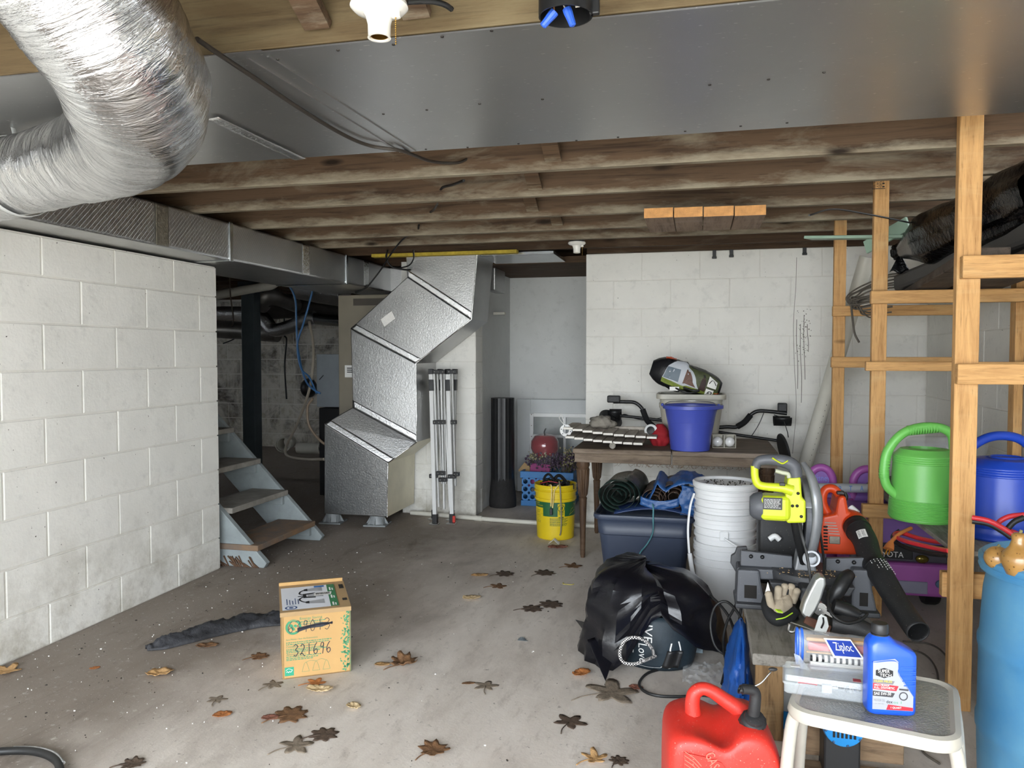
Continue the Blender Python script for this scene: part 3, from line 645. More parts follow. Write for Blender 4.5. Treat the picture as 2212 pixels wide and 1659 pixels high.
cord([PY(612, 598, 6.3), PY(636, 640, 6.3), PY(640, 690, 6.3), PY(642, 740, 6.3), PY(650, 790, 6.3), PY(662, 825, 6.25), PY(678, 842, 6.2), PY(692, 850, 6.2)], .009, 'network_cable', M_BLUC, 'blue cable falling from the trunk duct, the one on the left', 'cable')
cord([PY(679, 612, 6.3), PY(668, 655, 6.3), PY(655, 700, 6.28), PY(642, 745, 6.28), PY(650, 795, 6.28), PY(668, 815, 6.25), PY(684, 850, 6.2)], .009, 'network_cable', M_BLUC, 'blue cable falling from the trunk duct, the one on the right', 'cable')
cord([PY(668, 695, 6.7), PY(676, 740, 6.6), PY(676, 790, 6.5), PY(666, 850, 6.5), PY(640, 920, 6.7), PY(618, 965, 6.9), PY(622, 985, 6.8), PY(660, 992, 6.5), PY(700, 992, 6.2)], .013, 'drain_hose', mat('cream_hose', 'b9ae9c', .5, var=.1), 'cream coloured hose looping down to the back room floor', 'hose', 8)
cord([PY(676, 860, 6.2), PY(664, 880, 6.2), PY(668, 920, 6.2), PY(690, 950, 6.19), PY(706, 962, 6.18)], .012, 'drain_hose', mat('tan_hose', '9d8a76', .5, var=.1), 'tan hose curving down in front of the black lower panel', 'hose', 8)
cord([PY(617, 590, 8.8), PY(615, 655, 8.8), PY(614, 720, 8.8), PY(619, 735, 8.8), PY(615, 790, 8.8), PY(619, 862, 8.8)], .010, 'electrical_cable', M_RUB, 'black cable hanging in front of the grimy far wall', 'cable')
cord([PY(482, 742, 9.585), PY(500, 735, 9.585), PY(520, 724, 9.585)], .008, 'electrical_cable', M_RUB, 'thin black cable stub on the far wall left of the steel post')
cord([PY(494, 540, 6.55), PY(496, 600, 6.5), PY(498, 640, 6.4), PY(504, 690, 6.4), PY(500, 706, 6.4)], .006, 'dry_twig', mat('dry_vine', '5b5146', .9), 'dry dangling vine beside the left wall corner near the pipe', 'twig')
c = PZ(612, 960, .12)
t = thing('pipe_elbow', 'white plastic pipe elbow lying on the back room floor', 'pipe', (c.x, c.y, 0))
G().tube([(c.x-.08, c.y+.3, .12), (c.x, c.y, .12)], .085, 20, 1, False).obj('barrel', M_PVC, t, sm=50, solid=.008)
G().tube([(c.x, c.y, .12), (c.x+.01, c.y-.03, .12)], .098, 20, 1, False).obj('hub', M_PVC, t, sm=50, solid=.008)
c = PZ(662, 970, .06)
t = thing('white_canister', 'white plastic canister lying on the back room floor beside the hoses', 'canister', (c.x, c.y, 0))
G().tube([(c.x-.12, c.y, .07), (c.x+.2, c.y, .07)], .07, 20, 1).obj('body', M_PVC, t, sm=50, bev=.004)
G().tube([(c.x+.2, c.y, .07), (c.x+.25, c.y, .07)], .045, 16, 1).obj('cap', M_BLACK, t, sm=50)
c = PY(667, 838, 9.5)
G().ball((c.x, c.y, c.z), (.11, .12, .13), 18, 10).obj('flue_opening', M_BLACK, None, sm=60, at=tuple(c), label='round black vent stub behind the grey unit', cat='vent')
# white pipe along the foot of the back wall
a, b = PZ(872, 1116, .02), PZ(1300, 1140, .02)
bp = thing('floor_pipe', 'white plastic pipe lying along the floor in front of the niche', 'pipe', ((a.x+b.x)/2, (a.y+b.y)/2, 0))
y = 5.62
G().tube([(a.x, y+.12, .02), (-1.3, y, .02), (b.x+.2, y-.02, .02)], .017, 12, 4).obj('run', M_PVC, bp, sm=50)
for x in (-1.62, -.70): G().tube([(x-.03, y+.04 if x < -1 else y-.008, .021), (x+.03, y+.032 if x < -1 else y-.01, .021)], .021, 12, 1).obj('coupling', M_PVC, bp, sm=50)
# marks on the back wall: drips, a settlement crack, black clips under the joists
M_DRIP = mat('drip_stain', '77746c', .8, var=.2)
wput_b = lambda y: (lambda a, b: Vector((a, y, b)))
for i, (px, y0, y1) in enumerate(((1721, 690, 840), (1729, 700, 870), (1737, 680, 820), (1744, 700, 760))):
    a, b = PY(px, y0, YB-.0022), PY(px+2, y1, YB-.0022); G().stroke([(a.x, a.z), (a.x+rnd.uniform(-.006, .006), (a.z*2+b.z)/3), (b.x+rnd.uniform(-.006, .006), (a.z+b.z*2)/3), (b.x, b.z)], .004, wput_b(YB-.0022)).obj('drip_mark', M_DRIP, wb)
a = [PY(px, py, YB-.002) for px, py in ((1721, 556), (1719, 620), (1714, 700), (1716, 790), (1720, 880), (1712, 980))]
G().stroke([(p.x, p.z) for p in a], .003, wput_b(YB-.002)).obj('crack', M_DRIP, wb)
g = G()
for i in range(70): p = PY(rnd.gauss(1736, 10), rnd.gauss(715, 28), YB-.0022); g.cb(p, (.003+.004*rnd.random(), .0004, .003+.005*rnd.random()))
g.obj('splatter', M_DRIP, wb, kind='stuff')
for i, (px, py) in enumerate(((1543, 548), (1580, 545), (1738, 540))):
    p = PY(px, py, YB-.015)
    t = thing('wall_clip', ('black clip at the top of the back wall, left of the pair', 'black clip at the top of the back wall, right of the pair', 'black clip at the top of the back wall beside the rear stud')[i], 'clip', (p.x, YB-.006, p.z))
    G().box(p.x-.012, p.x+.012, YB-.02, YB-.003, p.z-.03, p.z+.03).obj('plate', M_BLACK, t, bev=.003)
    G().box(p.x-.016, p.x+.016, YB-.028, YB-.018, p.z-.036, p.z-.02).obj('jaw', M_BLACK, t, bev=.003)
# ================================================================ things on the open floor
M_CARD = mat('corrugated_cardboard', 'b9945f', .8, var=.10, vs=5, bump=.08, bs=30)
M_CARDI = mat('cardboard_inside', 'a88b63', .85, var=.12, vs=5)
A, B = PZ(612, 1468), PZ(757, 1450)
U = (B-A).normalized(); V = Vector((-U.y, U.x, 0)); bw = (B-A).length; bh = .262; bd = .30
bx = thing('cardboard_box', 'brown cardboard light fixture box with marker numbers standing on the floor', 'box', (A+B)/2+V*bd/2)
BM = Matrix((U, V, Vector((0, 0, 1)))).transposed().to_4x4(); BM.translation = A
G().box(0, bw, 0, .004, 0, bh, BM).obj('front_panel', M_CARD, bx)
G().box(0, bw, bd-.004, bd, 0, bh+.015, BM).obj('back_panel', M_CARD, bx)
G().box(-.002, .003, 0, bd, 0, bh, BM).obj('side_panel', M_CARD, bx)
G().box(bw-.003, bw+.002, 0, bd, 0, bh-.01, BM).obj('side_panel', mat('green_card', '5f8f6a', .8, col2='a98c62', vs=25), bx)
G().box(0, bw, 0, bd, 0, .004, BM).obj('bottom_panel', M_CARDI, bx)
tz = bh
def topput(a, b): return BM @ Vector((a, b, tz+.004+.018*b/bd+.0012))
g = G()
g.hexa([topput(-.010, -.006)+Vector((0, 0, -.006)), topput(bw+.004, -.006)+Vector((0, 0, -.006)), topput(bw+.004, bd)+Vector((0, 0, -.006)), topput(-.006, bd)+Vector((0, 0, -.006)), topput(-.010, -.006)+Vector((0, 0, -.0015)), topput(bw+.004, -.006)+Vector((0, 0, -.0015)), topput(bw+.004, bd)+Vector((0, 0, -.0015)), topput(-.006, bd)+Vector((0, 0, -.0015))])
lid = g.obj('lid', M_CARDI, bx)
G().box(-.010, bw+.004, -.007, -.003, tz-.014, tz+.003, BM).obj('lid_lip', M_CARDI, bx)
G().box(-.006, bw, bd-.004, bd+.004, tz+.015, tz+.035, BM).obj('back_lip', M_CARD, bx)
for y0, y1 in ((.20, .255), (.06, .085)): G().box(bw-.022, bw-.004, y0, y1, tz+.018 if y0 > .1 else tz+.0105, tz+.0195 if y0 > .1 else tz+.012, BM).obj('tab_slot', M_DARK, lid)
wp = (.0, bw*.80, .0, bd*.86)
G().add([topput(.0, .012), topput(bw*.72, .012), topput(bw*.72, bd*.87), topput(.0, bd*.87)], [(0, 1, 2, 3)]).obj('picture_panel', mat('glossy_white_print', 'e3e5ea', .35, var=.02), lid)
up2 = lambda a, b: topput(a, b)+Vector((0, 0, .0006)); up3 = lambda a, b: topput(a, b)+Vector((0, 0, .0010)); up4 = lambda a, b: topput(a, b)+Vector((0, 0, .0014))
G().add([up2(bw*.72, .012), up2(bw*.84, .012), up2(bw*.84, bd*.87), up2(bw*.72, bd*.87)], [(0, 1, 2, 3)]).obj('green_stripe', mat('stripe_green', '3f8056', .5, var=.08), lid)
g = G()
for cy, s in ((.075, 1), (.150, .9), (.215, 1)):
    g.add([up2(bw*.40, cy-.012), up2(bw*.40, cy+.012), up2(bw*.64, cy+.024*s), up2(bw*.64, cy-.024*s)], [(3, 2, 1, 0)])
g.obj('printed_shades', mat('shade_grey_print', 'a9aaad', .4, var=.12, vs=30), lid)
g = G()
for cy in (.075, .215): g.add([up3(bw*.355, cy-.009), up3(bw*.355, cy+.009), up3(bw*.41, cy+.014), up3(bw*.41, cy-.014)], [(3, 2, 1, 0)])
g.add([up3(bw*.33, .125), up3(bw*.33, .172), up3(bw*.52, .178), up3(bw*.52, .168), up3(bw*.38, .16), up3(bw*.38, .138), up3(bw*.52, .132), up3(bw*.52, .120)], [(7, 6, 5, 4, 3, 2, 1, 0)])
g.stroke([(bw*.36, .075), (bw*.30, .09), (bw*.27, .115), (bw*.33, .14)], .007, up3); g.stroke([(bw*.36, .215), (bw*.30, .20), (bw*.28, .175), (bw*.34, .16)], .007, up3); g.stroke([(bw*.25, .148), (bw*.36, .148)], .008, up3)
g.obj('printed_fixture', M_PRINTK, lid)
G().add([up3(bw*.50, .142), up3(bw*.76, .142), up3(bw*.78, .175), up3(bw*.50, .175)], [(0, 1, 2, 3)]).obj('barcode_sticker', M_LABELW, lid)
g = G()
x = bw*.53
while x < bw*.74:
    w = rnd.choice((.0012, .002, .003)); g.add([up4(x, .150), up4(x+w, .150), up4(x+w, .170), up4(x, .170)], [(0, 1, 2, 3)]); x += w+rnd.choice((.0012, .002))
g.obj('barcode', M_PRINTK, lid)
G().add([up3(bw*.52, bd*.79), up3(bw*.68, bd*.79), up3(bw*.68, bd*.85), up3(bw*.52, bd*.85)], [(0, 1, 2, 3)]).obj('blue_logo', mat('logo_blue', '2f74b8', .4, var=.1), lid)
g = G(); nn = 28
for k in range(nn):
    a0, a1 = 2*PI*k/nn, 2*PI*(k+1)/nn
    pt = lambda a, r: up3(bw*.13+r*1.25*math.cos(a), .032+r*math.sin(a))
    g.add([pt(a0, .014), pt(a1, .014), pt(a1, .019), pt(a0, .019)], [(3, 2, 1, 0)])
g.ball(tuple(up3(bw*.13, .032)), (.010, .008, .0004), 8, 4)
for i in range(5): g.add([up3(.018+.011*i, .065), up3(.021+.011*i, .065), up3(.021+.011*i, .13-.012*(i % 3)), up3(.018+.011*i, .13-.012*(i % 3))], [(0, 1, 2, 3)])
g.obj('emblem', mat('navy_print', '33507e', .5), lid)
g = G()
for y0 in (.02, .10, .19): g.add([up3(bw*.75, y0), up3(bw*.775, y0), up3(bw*.775, y0+.035), up3(bw*.75, y0+.035)], [(0, 1, 2, 3)]); g.add([up3(bw*.79, y0), up3(bw*.81, y0), up3(bw*.81, y0+.025), up3(bw*.79, y0+.025)], [(0, 1, 2, 3)])
g.obj('stripe_print', M_PRINTW, lid)
fput = lambda a, b: BM @ Vector((a, -.0008, b)); fput2 = lambda a, b: BM @ Vector((a, -.0014, b))
g = G()
g.text('Energy Saving', .085, .013, fput, .065, .226); g.text("Économie d'énergie", .085, .013, fput, .065, .206); g.text('Save Money - Save the Environment', .12, .008, fput, .012, .150)
g.text("Contribuez à l'environnement", .11, .009, fput, .012, .122); g.text('Ahorre dinero', .075, .008, fput, .012, .092)
for z, ln in ((.219, .09), (.199, .09), (.193, .08), (.141, .17), (.134, .16), (.114, .14), (.108, .15), (.102, .12), (.085, .13), (.078, .12), (.072, .10)):
    x = .012 if z < .18 else .065
    e = x+ln
    while x < e:
        w = rnd.uniform(.004, .012); g.add([fput(x, z), fput(x+w, z), fput(x+w, z+.0032), fput(x, z+.0032)], [(0, 1, 2, 3)]); x += w+.002
g.obj('printed_text', M_PRINTG, bx)
g = G(); cxx, czz = .040, .203
for k in range(nn):
    a0, a1 = 2*PI*k/nn, 2*PI*(k+1)/nn; pt = lambda a, r: fput(cxx+r*math.cos(a), czz+r*math.sin(a))
    g.add([pt(a0, .021), pt(a1, .021), pt(a1, .030), pt(a0, .030)], [(3, 2, 1, 0)])
for px_, pz_, r in ((-.008, .006, .007), (.008, .004, .006), (.0, -.008, .006), (-.004, -.002, .005)): g.add([fput(cxx+px_+r*math.cos(2*PI*k/9)*(1+.3*math.sin(5*k)), czz+pz_+r*math.sin(2*PI*k/9)) for k in range(9)], [tuple(range(9))])
g.obj('globe_emblem', M_PRINTG, bx)
g = G().text('EARTH', .03, .005, fput2, .025, .2265); g.obj('emblem_lettering', M_CARD, bx)
G().add([fput(.006, .012), fput(.040, .012), fput(.040, .046), fput(.006, .046)], [(0, 1, 2, 3)]).obj('star_badge', mat('teal_print', '2e9a78', .6), bx)
g = G(); g.stroke([(.010, .034), (.020, .040), (.036, .034)], .0012, fput2); g.stroke([(.012, .026), (.016, .030), (.020, .025), (.024, .030), (.028, .026), (.034, .033)], .0016, fput2); g.obj('badge_script', M_PRINTW, bx)
g = G()
for i, cx_ in enumerate((.085, .125, .165)):
    g.stroke([(cx_-.014, .022), (cx_-.006, .05), (cx_, .058), (cx_+.006, .05), (cx_+.014, .022)], .001, fput); g.stroke([(cx_-.014, .022), (cx_+.014, .022)], .001, fput)
g.stroke([(.085, .058), (.105, .064), (.125, .060), (.145, .066), (.165, .058)], .001, fput)
g.obj('printed_lamps', M_PRINTG, bx)
g = G()
for i in range(95):
    z = rnd.uniform(.008, .245); x = bw-.006-abs(rnd.gauss(0, .013)); a = rnd.uniform(0, PI); s = rnd.uniform(.004, .009)
    g.add([fput(x-s*math.cos(a), z-s*math.sin(a)), fput(x+s*.45*math.sin(a), z-s*.45*math.cos(a)), fput(x+s*math.cos(a), z+s*math.sin(a)), fput(x-s*.45*math.sin(a), z+s*.45*math.cos(a))], [(0, 1, 2, 3)])
g.obj('printed_leaves', M_PRINTG, bx, kind='stuff')
def digits(s, x, z, h, w, gp, g, wd):
    D = {'3': [[(0, .9), (.5, 1), (.9, .8), (.4, .52), (.95, .35), (.5, 0), (0, .1)]], '2': [[(.1, .8), (.5, 1), (.9, .75), (.5, .35), (.0, .05), (.3, .2), (1, -.1)]], '1': [[(.5, 1), (.5, 0)]],
         '6': [[(.8, 1), (.3, .7), (.05, .3), (.4, 0), (.9, .2), (.6, .45), (.1, .25)]], '9': [[(.85, .9), (.4, .95), (.2, .6), (.7, .6), (.85, .9), (.75, .4), (.6, -.05)]], '0': [[(.5, 1), (.05, .6), (.2, .05), (.7, .05), (.95, .5), (.5, 1)]]}
    for ch in s:
        for p in D[ch]: g.stroke([(x+a*w, z+b*h) for a, b in p], wd, fput2)
        x += w+gp
g = G(); digits('321696', .040, .088, .045, .017, .008, g, .0030)
digits('639013', .020, .182, .045, .019, .009, g, .0022)
for dz in (0, .006, -.006, .003): g.stroke([(.055, .19+dz), (.10, .199+dz*.6), (.15, .203+dz), (.19, .206-dz*.5)], .006, fput2, 2)
g.obj('marker_writing', mat('marker_black', '2c2c35', .6, var=0), bx)
# black cloth strip
cl = [PZ(316, 1406), PZ(350, 1398), PZ(400, 1384), PZ(455, 1368), PZ(520, 1352), PZ(575, 1345), PZ(612, 1342)]
clw = [.015, .05, .06, .075, .09, .075, .07]; cc = catmull(cl, 6); n = len(cc)-1
def clf(u, v):
    i = u*n; k = min(int(i), n-1); p = cc[k].lerp(cc[k+1], i-k); s = u*(len(clw)-1); q = min(int(s), len(clw)-2); w = clw[q]+(clw[q+1]-clw[q])*(s-q)
    t = (cc[k+1]-cc[k]).normalized(); a = Vector((-t.y, t.x, 0)); h = math.sin(PI*v)**.7
    return p+a*((v-.45)*w*2)+Vector((0, 0, .004+h*(.012+w*.34)*(1+.7*noise.noise(Vector((u*7, v*3, 1))))+(.012*noise.noise(Vector((u*18, v*9, 5)))+.008*noise.noise(Vector((u*44, v*16, 8))))*h))
G().sheet(clf, 70, 14).obj('black_cloth', mat('faded_black_cloth', '19191b', .62, var=.3, vs=9, bump=.5, bs=45, col2='3c3d41'), None, sm=180, solid=.004, at=tuple(cl[3]), label='long crumpled strip of faded black cloth on the floor beside the cardboard box', cat='cloth')
hz = [PZ(-90, 1640, .014), PZ(-30, 1627, .014), PZ(20, 1622, .014), PZ(70, 1623, .016), PZ(108, 1634, .016), PZ(128, 1655, .014), PZ(122, 1700, .014), PZ(60, 1750, .014)]
hs = thing('hose', 'black hose curled on the floor at the bottom left corner', 'hose', hz[3])
G().tube(hz, .012, 12, 8).obj('outer', M_RUB, hs, sm=60)
G().tube([p+Vector((.004, .012, .004)) for p in hz[2:6]], .006, 8, 8).obj('braid', mat('grey_braid', 'a5a5a2', .5, var=.3, vs=80), hs, sm=60)
# ---------------------------------------------------------------- fallen leaves, one by one
def leafmat(n, c, c2): return mat('leaf_'+n, c, .75, var=.25, vs=40, col2=c2, bump=.3, bs=150)
LM = {'tan': leafmat('tan', 'c19a6a', '9d7746'), 'pale': leafmat('pale', 'd8c19a', 'b09468'), 'orange': leafmat('orange', 'b0703c', '8a5228'), 'brown': leafmat('brown', '7d5b3c', '553b26'), 'dark': leafmat('dark', '5b4a3c', '3f332a'), 'grey': leafmat('grey', '857868', '6a5e50'), 'red': leafmat('red', '8e5c4b', '6b4335')}
def leaf(px, py, wpx, hpx, kind, col, label, rot=0, curl=.2, seed=0):
    c = PZ(px, py); r = random.Random(seed+px*3+py)
    dep = (c-_C).dot(_fw); L = wpx*dep/FPX/2
    W = min(L*1.1, hpx*dep/FPX/2/ max(.2, (CAMH/dep)))
    g = G(); n = 40; out = []
    for k in range(n):
        a = 2*PI*k/n
        if kind == 'lobed': rr = .42+.58*abs(math.cos(a*2.5+.3))**1.6*(.75+.25*r.random()); rr *= 1 if abs(a-PI) > .5 else .8
        elif kind == 'oak': rr = .55+.45*abs(math.cos(a*4))*(.7+.3*r.random())
        else: rr = 1-.06*r.random()
        ex = .62 if kind == 'oval' else 1
        out.append((math.cos(a)*rr, math.sin(a)*rr*ex))
    pts = [(0, 0, 0)]
    R = Matrix.Rotation(rot, 2)
    def lift(x, y):
        z = curl*L*(.9*y*y+.35*x*x)+(.02+.25*curl)*L*noise.noise(Vector((x*3+seed, y*3, px)))
        if kind == 'oval': z += .05*L*math.sin(x*22)*(1-abs(y))
        return z+.002
    vs = [(0, 0, lift(0, 0))]
    for q in (.35, .7, 1): vs += [(x*q*L, y*q*W, lift(x*q, y*q)) for x, y in out]
    fs = [(0, 1+k, 1+(k+1) % n) for k in range(n)]
    for q in range(2): fs += [(1+q*n+k, 1+(q+1)*n+k, 1+(q+1)*n+(k+1) % n, 1+q*n+(k+1) % n) for k in range(n)]
    zmin = min(v[2] for v in vs); vs = [(v[0], v[1], v[2]-zmin+.0012) for v in vs]
    M = Matrix.Translation(c) @ Matrix.Rotation(PSI+rot, 4, 'Z')
    g.add(vs, fs, M)
    if kind != 'oval': g.tube([M @ Vector((-.2*L, 0, .004)), M @ Vector((-L*1.0, -.05*L, .004)), M @ Vector((-L*1.5, -.25*L, .003))], .0016, 5, 4)
    g.obj('fallen_leaf', LM[col], None, sm=180, solid=-.0007, at=tuple(c), label=label, cat='leaf', group='fallen leaves on the concrete floor')
for i, a in enumerate([
    (345, 1457, 60, 26, 'oval', 'tan', 'curled tan leaf lying alone below the tip of the black cloth strip', .2, .55),
    (480, 1545, 42, 30, 'oval', 'orange', 'rounded orange brown leaf alone left of the dark oak leaf', .3, .3),
    (205, 1444, 22, 18, 'oval', 'orange', 'tiny orange leaf scrap near the foot of the left wall', .5, .3),
    (628, 1545, 84, 62, 'oak', 'brown', 'flat dark brown oak leaf in the lower left below the cardboard box', .5, .03),
    (583, 1552, 38, 32, 'oval', 'red', 'reddish leaf touching the left side of the flat oak leaf', .1, .25),
    (690, 1493, 62, 22, 'oval', 'pale', 'pale curled leaf just in front of the cardboard box', -.15, .6),
    (682, 1477, 48, 24, 'lobed', 'orange', 'orange brown leaf between the cardboard box and the pale curled leaf', .2, .2),
    (764, 1528, 38, 30, 'oval', 'pale', 'small pale ribbed leaf right of and below the cardboard box', -.6, .5),
    (873, 1436, 66, 42, 'oak', 'brown', 'curled brown leaf on the open floor right of the cardboard box', .5, .7),
    (826, 1437, 36, 14, 'oval', 'tan', 'small tan leaf touching the curled brown leaf on the open floor', 0, .3),
    (1019, 1293, 42, 15, 'oval', 'pale', 'pale tan curled leaf in the middle of the floor', .1, .4),
    (1076, 1267, 44, 20, 'lobed', 'brown', 'squarish brown leaf behind the pale tan leaf in mid floor', .2, .05),
    (1190, 1307, 60, 20, 'oak', 'dark', 'right one of the two dark oak leaves left of the black bag', .2, .05),
    (1150, 1316, 56, 18, 'oak', 'dark', 'left one of the two dark oak leaves left of the black bag', .1, .05),
    (1050, 1482, 58, 62, 'lobed', 'grey', 'flat grey maple leaf stuck to the middle of the floor', 1.4, .02),
    (1012, 1477, 30, 9, 'oval', 'brown', 'narrow brown fragment left of the flat grey maple leaf', .1, .1),
    (938, 1622, 72, 62, 'oak', 'brown', 'brown oak leaf with long stem near the bottom centre', .7, .3),
    (1232, 1560, 78, 70, 'lobed', 'dark', 'dark spiky maple leaf left of the red fuel can', 1.0, .04),
    (1285, 1640, 66, 44, 'lobed', 'tan', 'broad tan leaf at the bottom edge left of the red fuel can', .4, .35),
    (1338, 1645, 46, 34, 'oak', 'dark', 'small dark leaf at the bottom edge beside the broad tan leaf', .8, .1),
    (1256, 1458, 46, 28, 'oval', 'orange', 'ribbed orange leaf under the lower left edge of the black bag', .6, .6),
    (1322, 1497, 130, 66, 'lobed', 'grey', 'largest leaf, brown grey maple spread in front of the black bag', .25, .04),
    (1374, 1487, 34, 24, 'oval', 'red', 'small reddish leaf on the right edge of the largest maple leaf', -.6, .3),
    (1036, 1244, 40, 10, 'oval', 'tan', 'tan leaf in front of the foldaway canopy frame', .1, .3),
    (1090, 1241, 48, 18, 'oak', 'dark', 'dark leaf right of the tan leaf in front of the canopy frame', .3, .08),
    (1177, 1239, 50, 18, 'oak', 'dark', 'dark leaf in front of the yellow bucket', .5, .08),
    (1238, 1224, 44, 14, 'lobed', 'brown', 'brown leaf by the foot of the table leg', .2, .15),
    (14, 1452, 70, 42, 'lobed', 'tan', 'tan leaf at the left picture edge against the wall foot', .3, .3),
    (700, 1588, 72, 36, 'oak', 'dark', 'dark oak leaf at lower left above the pale tattered leaf', .35, .05),
    (640, 1612, 84, 48, 'lobed', 'grey', 'pale tattered leaf on the floor near the bottom left', .5, .05),
    (468, 1512, 46, 44, 'lobed', 'grey', 'flat grey leaf just above the rounded orange brown leaf', 1.5, .02),
    (447, 1396, 50, 18, 'oval', 'brown', 'brown leaf tucked under the middle of the black cloth strip', .1, .3),
    (560, 1420, 46, 18, 'oak', 'brown', 'brown leaf left of the bottom edge of the cardboard box', .4, .15),
    (590, 1480, 50, 28, 'lobed', 'grey', 'grey flattened leaf off the lower left corner of the cardboard box', .8, .03),
    (287, 1652, 60, 30, 'oak', 'dark', 'dark leaf clump at the bottom edge right of the hose', .2, .2)]):
    leaf(*a[:7], *a[7:], seed=i)
# ================================================================ folded canopy frame
cf = thing('canopy_frame', 'folded white and black pop up canopy frame leaning on the block pillar', 'canopy frame', PZ(960, 1130))
M_ALU = mat('white_leg_paint', 'd9d9d7', .35, var=.05); M_ALUG = mat('grey_tube', 'a9a9a7', .4, .3, var=.08)
legs = [((931, 797), (940, 1131), 5.56, 5.50), ((967, 797), (977, 1130), 5.58, 5.52), ((951, 797), (951, 1112), 5.66, 5.66), ((983, 797), (990, 1113), 5.68, 5.66)]
for i, (a, b, ya, yb) in enumerate(legs):
    p, q = PY(a[0], a[1], ya), PZ(b[0], b[1], .0); q = Vector((q.x, yb if i > 1 else q.y, 0.02))
    p.y = ya
    up = (0, 1, 0); d = (q-p)
    lg = G().bar(p, q, .030, .030, up).obj('leg', M_ALU if i < 2 else M_ALUG, cf, bev=.003)
    G().bar(p+d*.0, p+d*.035, .036, .036, up).bar(p+d*.07, p+d*.145, .034, .034, up).obj('top_fitting', M_BLACK, lg, bev=.003)
    G().bar(p+d*.955, q+Vector((0, 0, -.018)), .036, .036, up).obj('foot', M_BLACK, lg, bev=.003)
    G().cb((q.x, q.y-.02, .004), (.07, .06, .006)).obj('foot_plate', M_STEEL, lg, bev=.002)
    if i > 0: G().cb((q.x+.02, q.y-.02, .035), (.02, .015, .05)).obj('release_tab', mat('red_tab', 'c8372b', .4), lg, bev=.003)
for i, (xa, xb, ya, yb) in enumerate(((938, 948, 800, 1095), (945, 955, 800, 1045), (953, 960, 800, 1100), (960, 963, 800, 1045), (972, 975, 800, 1095), (977, 984, 800, 1050), (962, 972, 880, 1095))):
    G().bar(PY(xa, ya, 5.575+.01*(i % 3)), PY(xb, yb, 5.545+.01*(i % 3)), .012, .022, (0, 1, 0)).obj('scissor_bar', M_ALUG if i % 2 else M_ALU, cf, bev=.002)
for xa, xb, y in ((936, 962, 803), (966, 986, 803), (936, 962, 912), (974, 986, 912), (943, 962, 1022), (948, 966, 1036), (928, 945, 1028), (968, 985, 1029), (980, 992, 1024)):
    g = G(); p, q = PY(xa, y, 5.53), PY(xb, y, 5.53); g.bar(p, q, .03, .030, (0, 0, 1)); o = g.obj('bracket', M_BLACK, cf, bev=.003)
    g = G(); k = 3 if xb-xa > 20 else 2
    for j in range(k): c = p.lerp(q, (j+.5)/k); g.ball((c.x, c.y-.016, c.z), .005, 8, 5)
    g.obj('rivet', M_STEEL, o, sm=60)
# ================================================================ niche
dp = thing('door_panel', 'pale grey door slab with small window panes standing in the niche', 'door', (-1.1, 6.95, 0))
x0 = PY(1117, 900, 6.93).x; x1 = -.83; z1 = PY(1117, 862, 6.93).z; wx0 = PY(1146, 900, 6.93).x; wx1 = x1-.05; wz1 = PY(1150, 893, 6.93).z; wz0 = PY(1150, 1030, 6.93).z
M_DOOR = mat('pale_door_paint', 'cdd0d0', .5, var=.06, vs=3)
g = G(); g.box(x0, wx0, 6.93, 6.975, .01, z1); g.box(wx1, x1, 6.93, 6.975, .01, z1); g.box(wx0, wx1, 6.93, 6.975, wz1, z1); g.box(wx0, wx1, 6.93, 6.975, .01, wz0); g.obj('slab', M_DOOR, dp, bev=.003)
f = .03
fr_ = G().box(wx0-.005, wx0+f, 6.915, 6.93, wz0, wz1).box(wx1-f, wx1+.005, 6.915, 6.93, wz0, wz1).box(wx0+f, wx1-f, 6.915, 6.93, wz1-f, wz1+.005).box(wx0+f, wx1-f, 6.915, 6.93, wz0-.005, wz0+f).obj('window_frame', M_WHITEP, dp, bev=.003)
xm = PY(1220, 900, 6.93).x; zm = PY(1150, 941, 6.93).z
G().box(xm-.012, xm+.012, 6.918, 6.94, wz0+f, wz1-f).box(wx0+f, wx1-f, 6.919, 6.94, zm-.012, zm+.012).obj('muntin', M_WHITEP, dp, bev=.002)
M_GLASSG = mat('dusty_window_glass', '8f9391', .25, var=.15, vs=4, spec=.6)
for a, b in ((wx0+f, xm-.012), (xm+.012, wx1-f)):
    for c, e in ((wz0+f, zm-.012), (zm+.012, wz1-f)): G().box(a, b, 6.942, 6.948, c, e).obj('pane', M_GLASSG, dp)
for k in range(7):
    x = wx0+.012; z = wz1-.01-.1*k
    if z > wz0: G().ball((x, 6.914, z), .004, 6, 4).obj('screw', M_RUST, dp)
# black cylinder
bc = thing('black_tube', 'tall black ribbed tube standing in the niche beside the pillar', 'tube', (-1.585, 6.27, 0))
zt = PY(1060, 860, 6.2).z
n = 40
G().ring([[((.095+(.003 if k % 2 else 0))*math.cos(2*PI*k/n), (.095+(.003 if k % 2 else 0))*math.sin(2*PI*k/n), z) for k in range(n)] for z in (.18, zt)], True, True, True).obj('shaft', M_BLACK, bc, L=True, sm=30)
G().lathe([(.112, 0), (.114, .05), (.108, .12), (.100, .20), (.094, .26)], 28).obj('foot', mat('black_cloth_foot', '211f1e', .85, var=.3, vs=20, bump=.3), bc, L=True, sm=60)
a = PX(1050, 673, -1.70); G().box(-1.70, -1.60, a.y-.02+.25, a.y+.02+.25, a.z-.015, a.z+.008).obj('wall_bracket', M_PVC, None, at=(-1.70, a.y+.25, a.z), label='small white bracket sticking out of the niche side wall', cat='bracket', bev=.003)
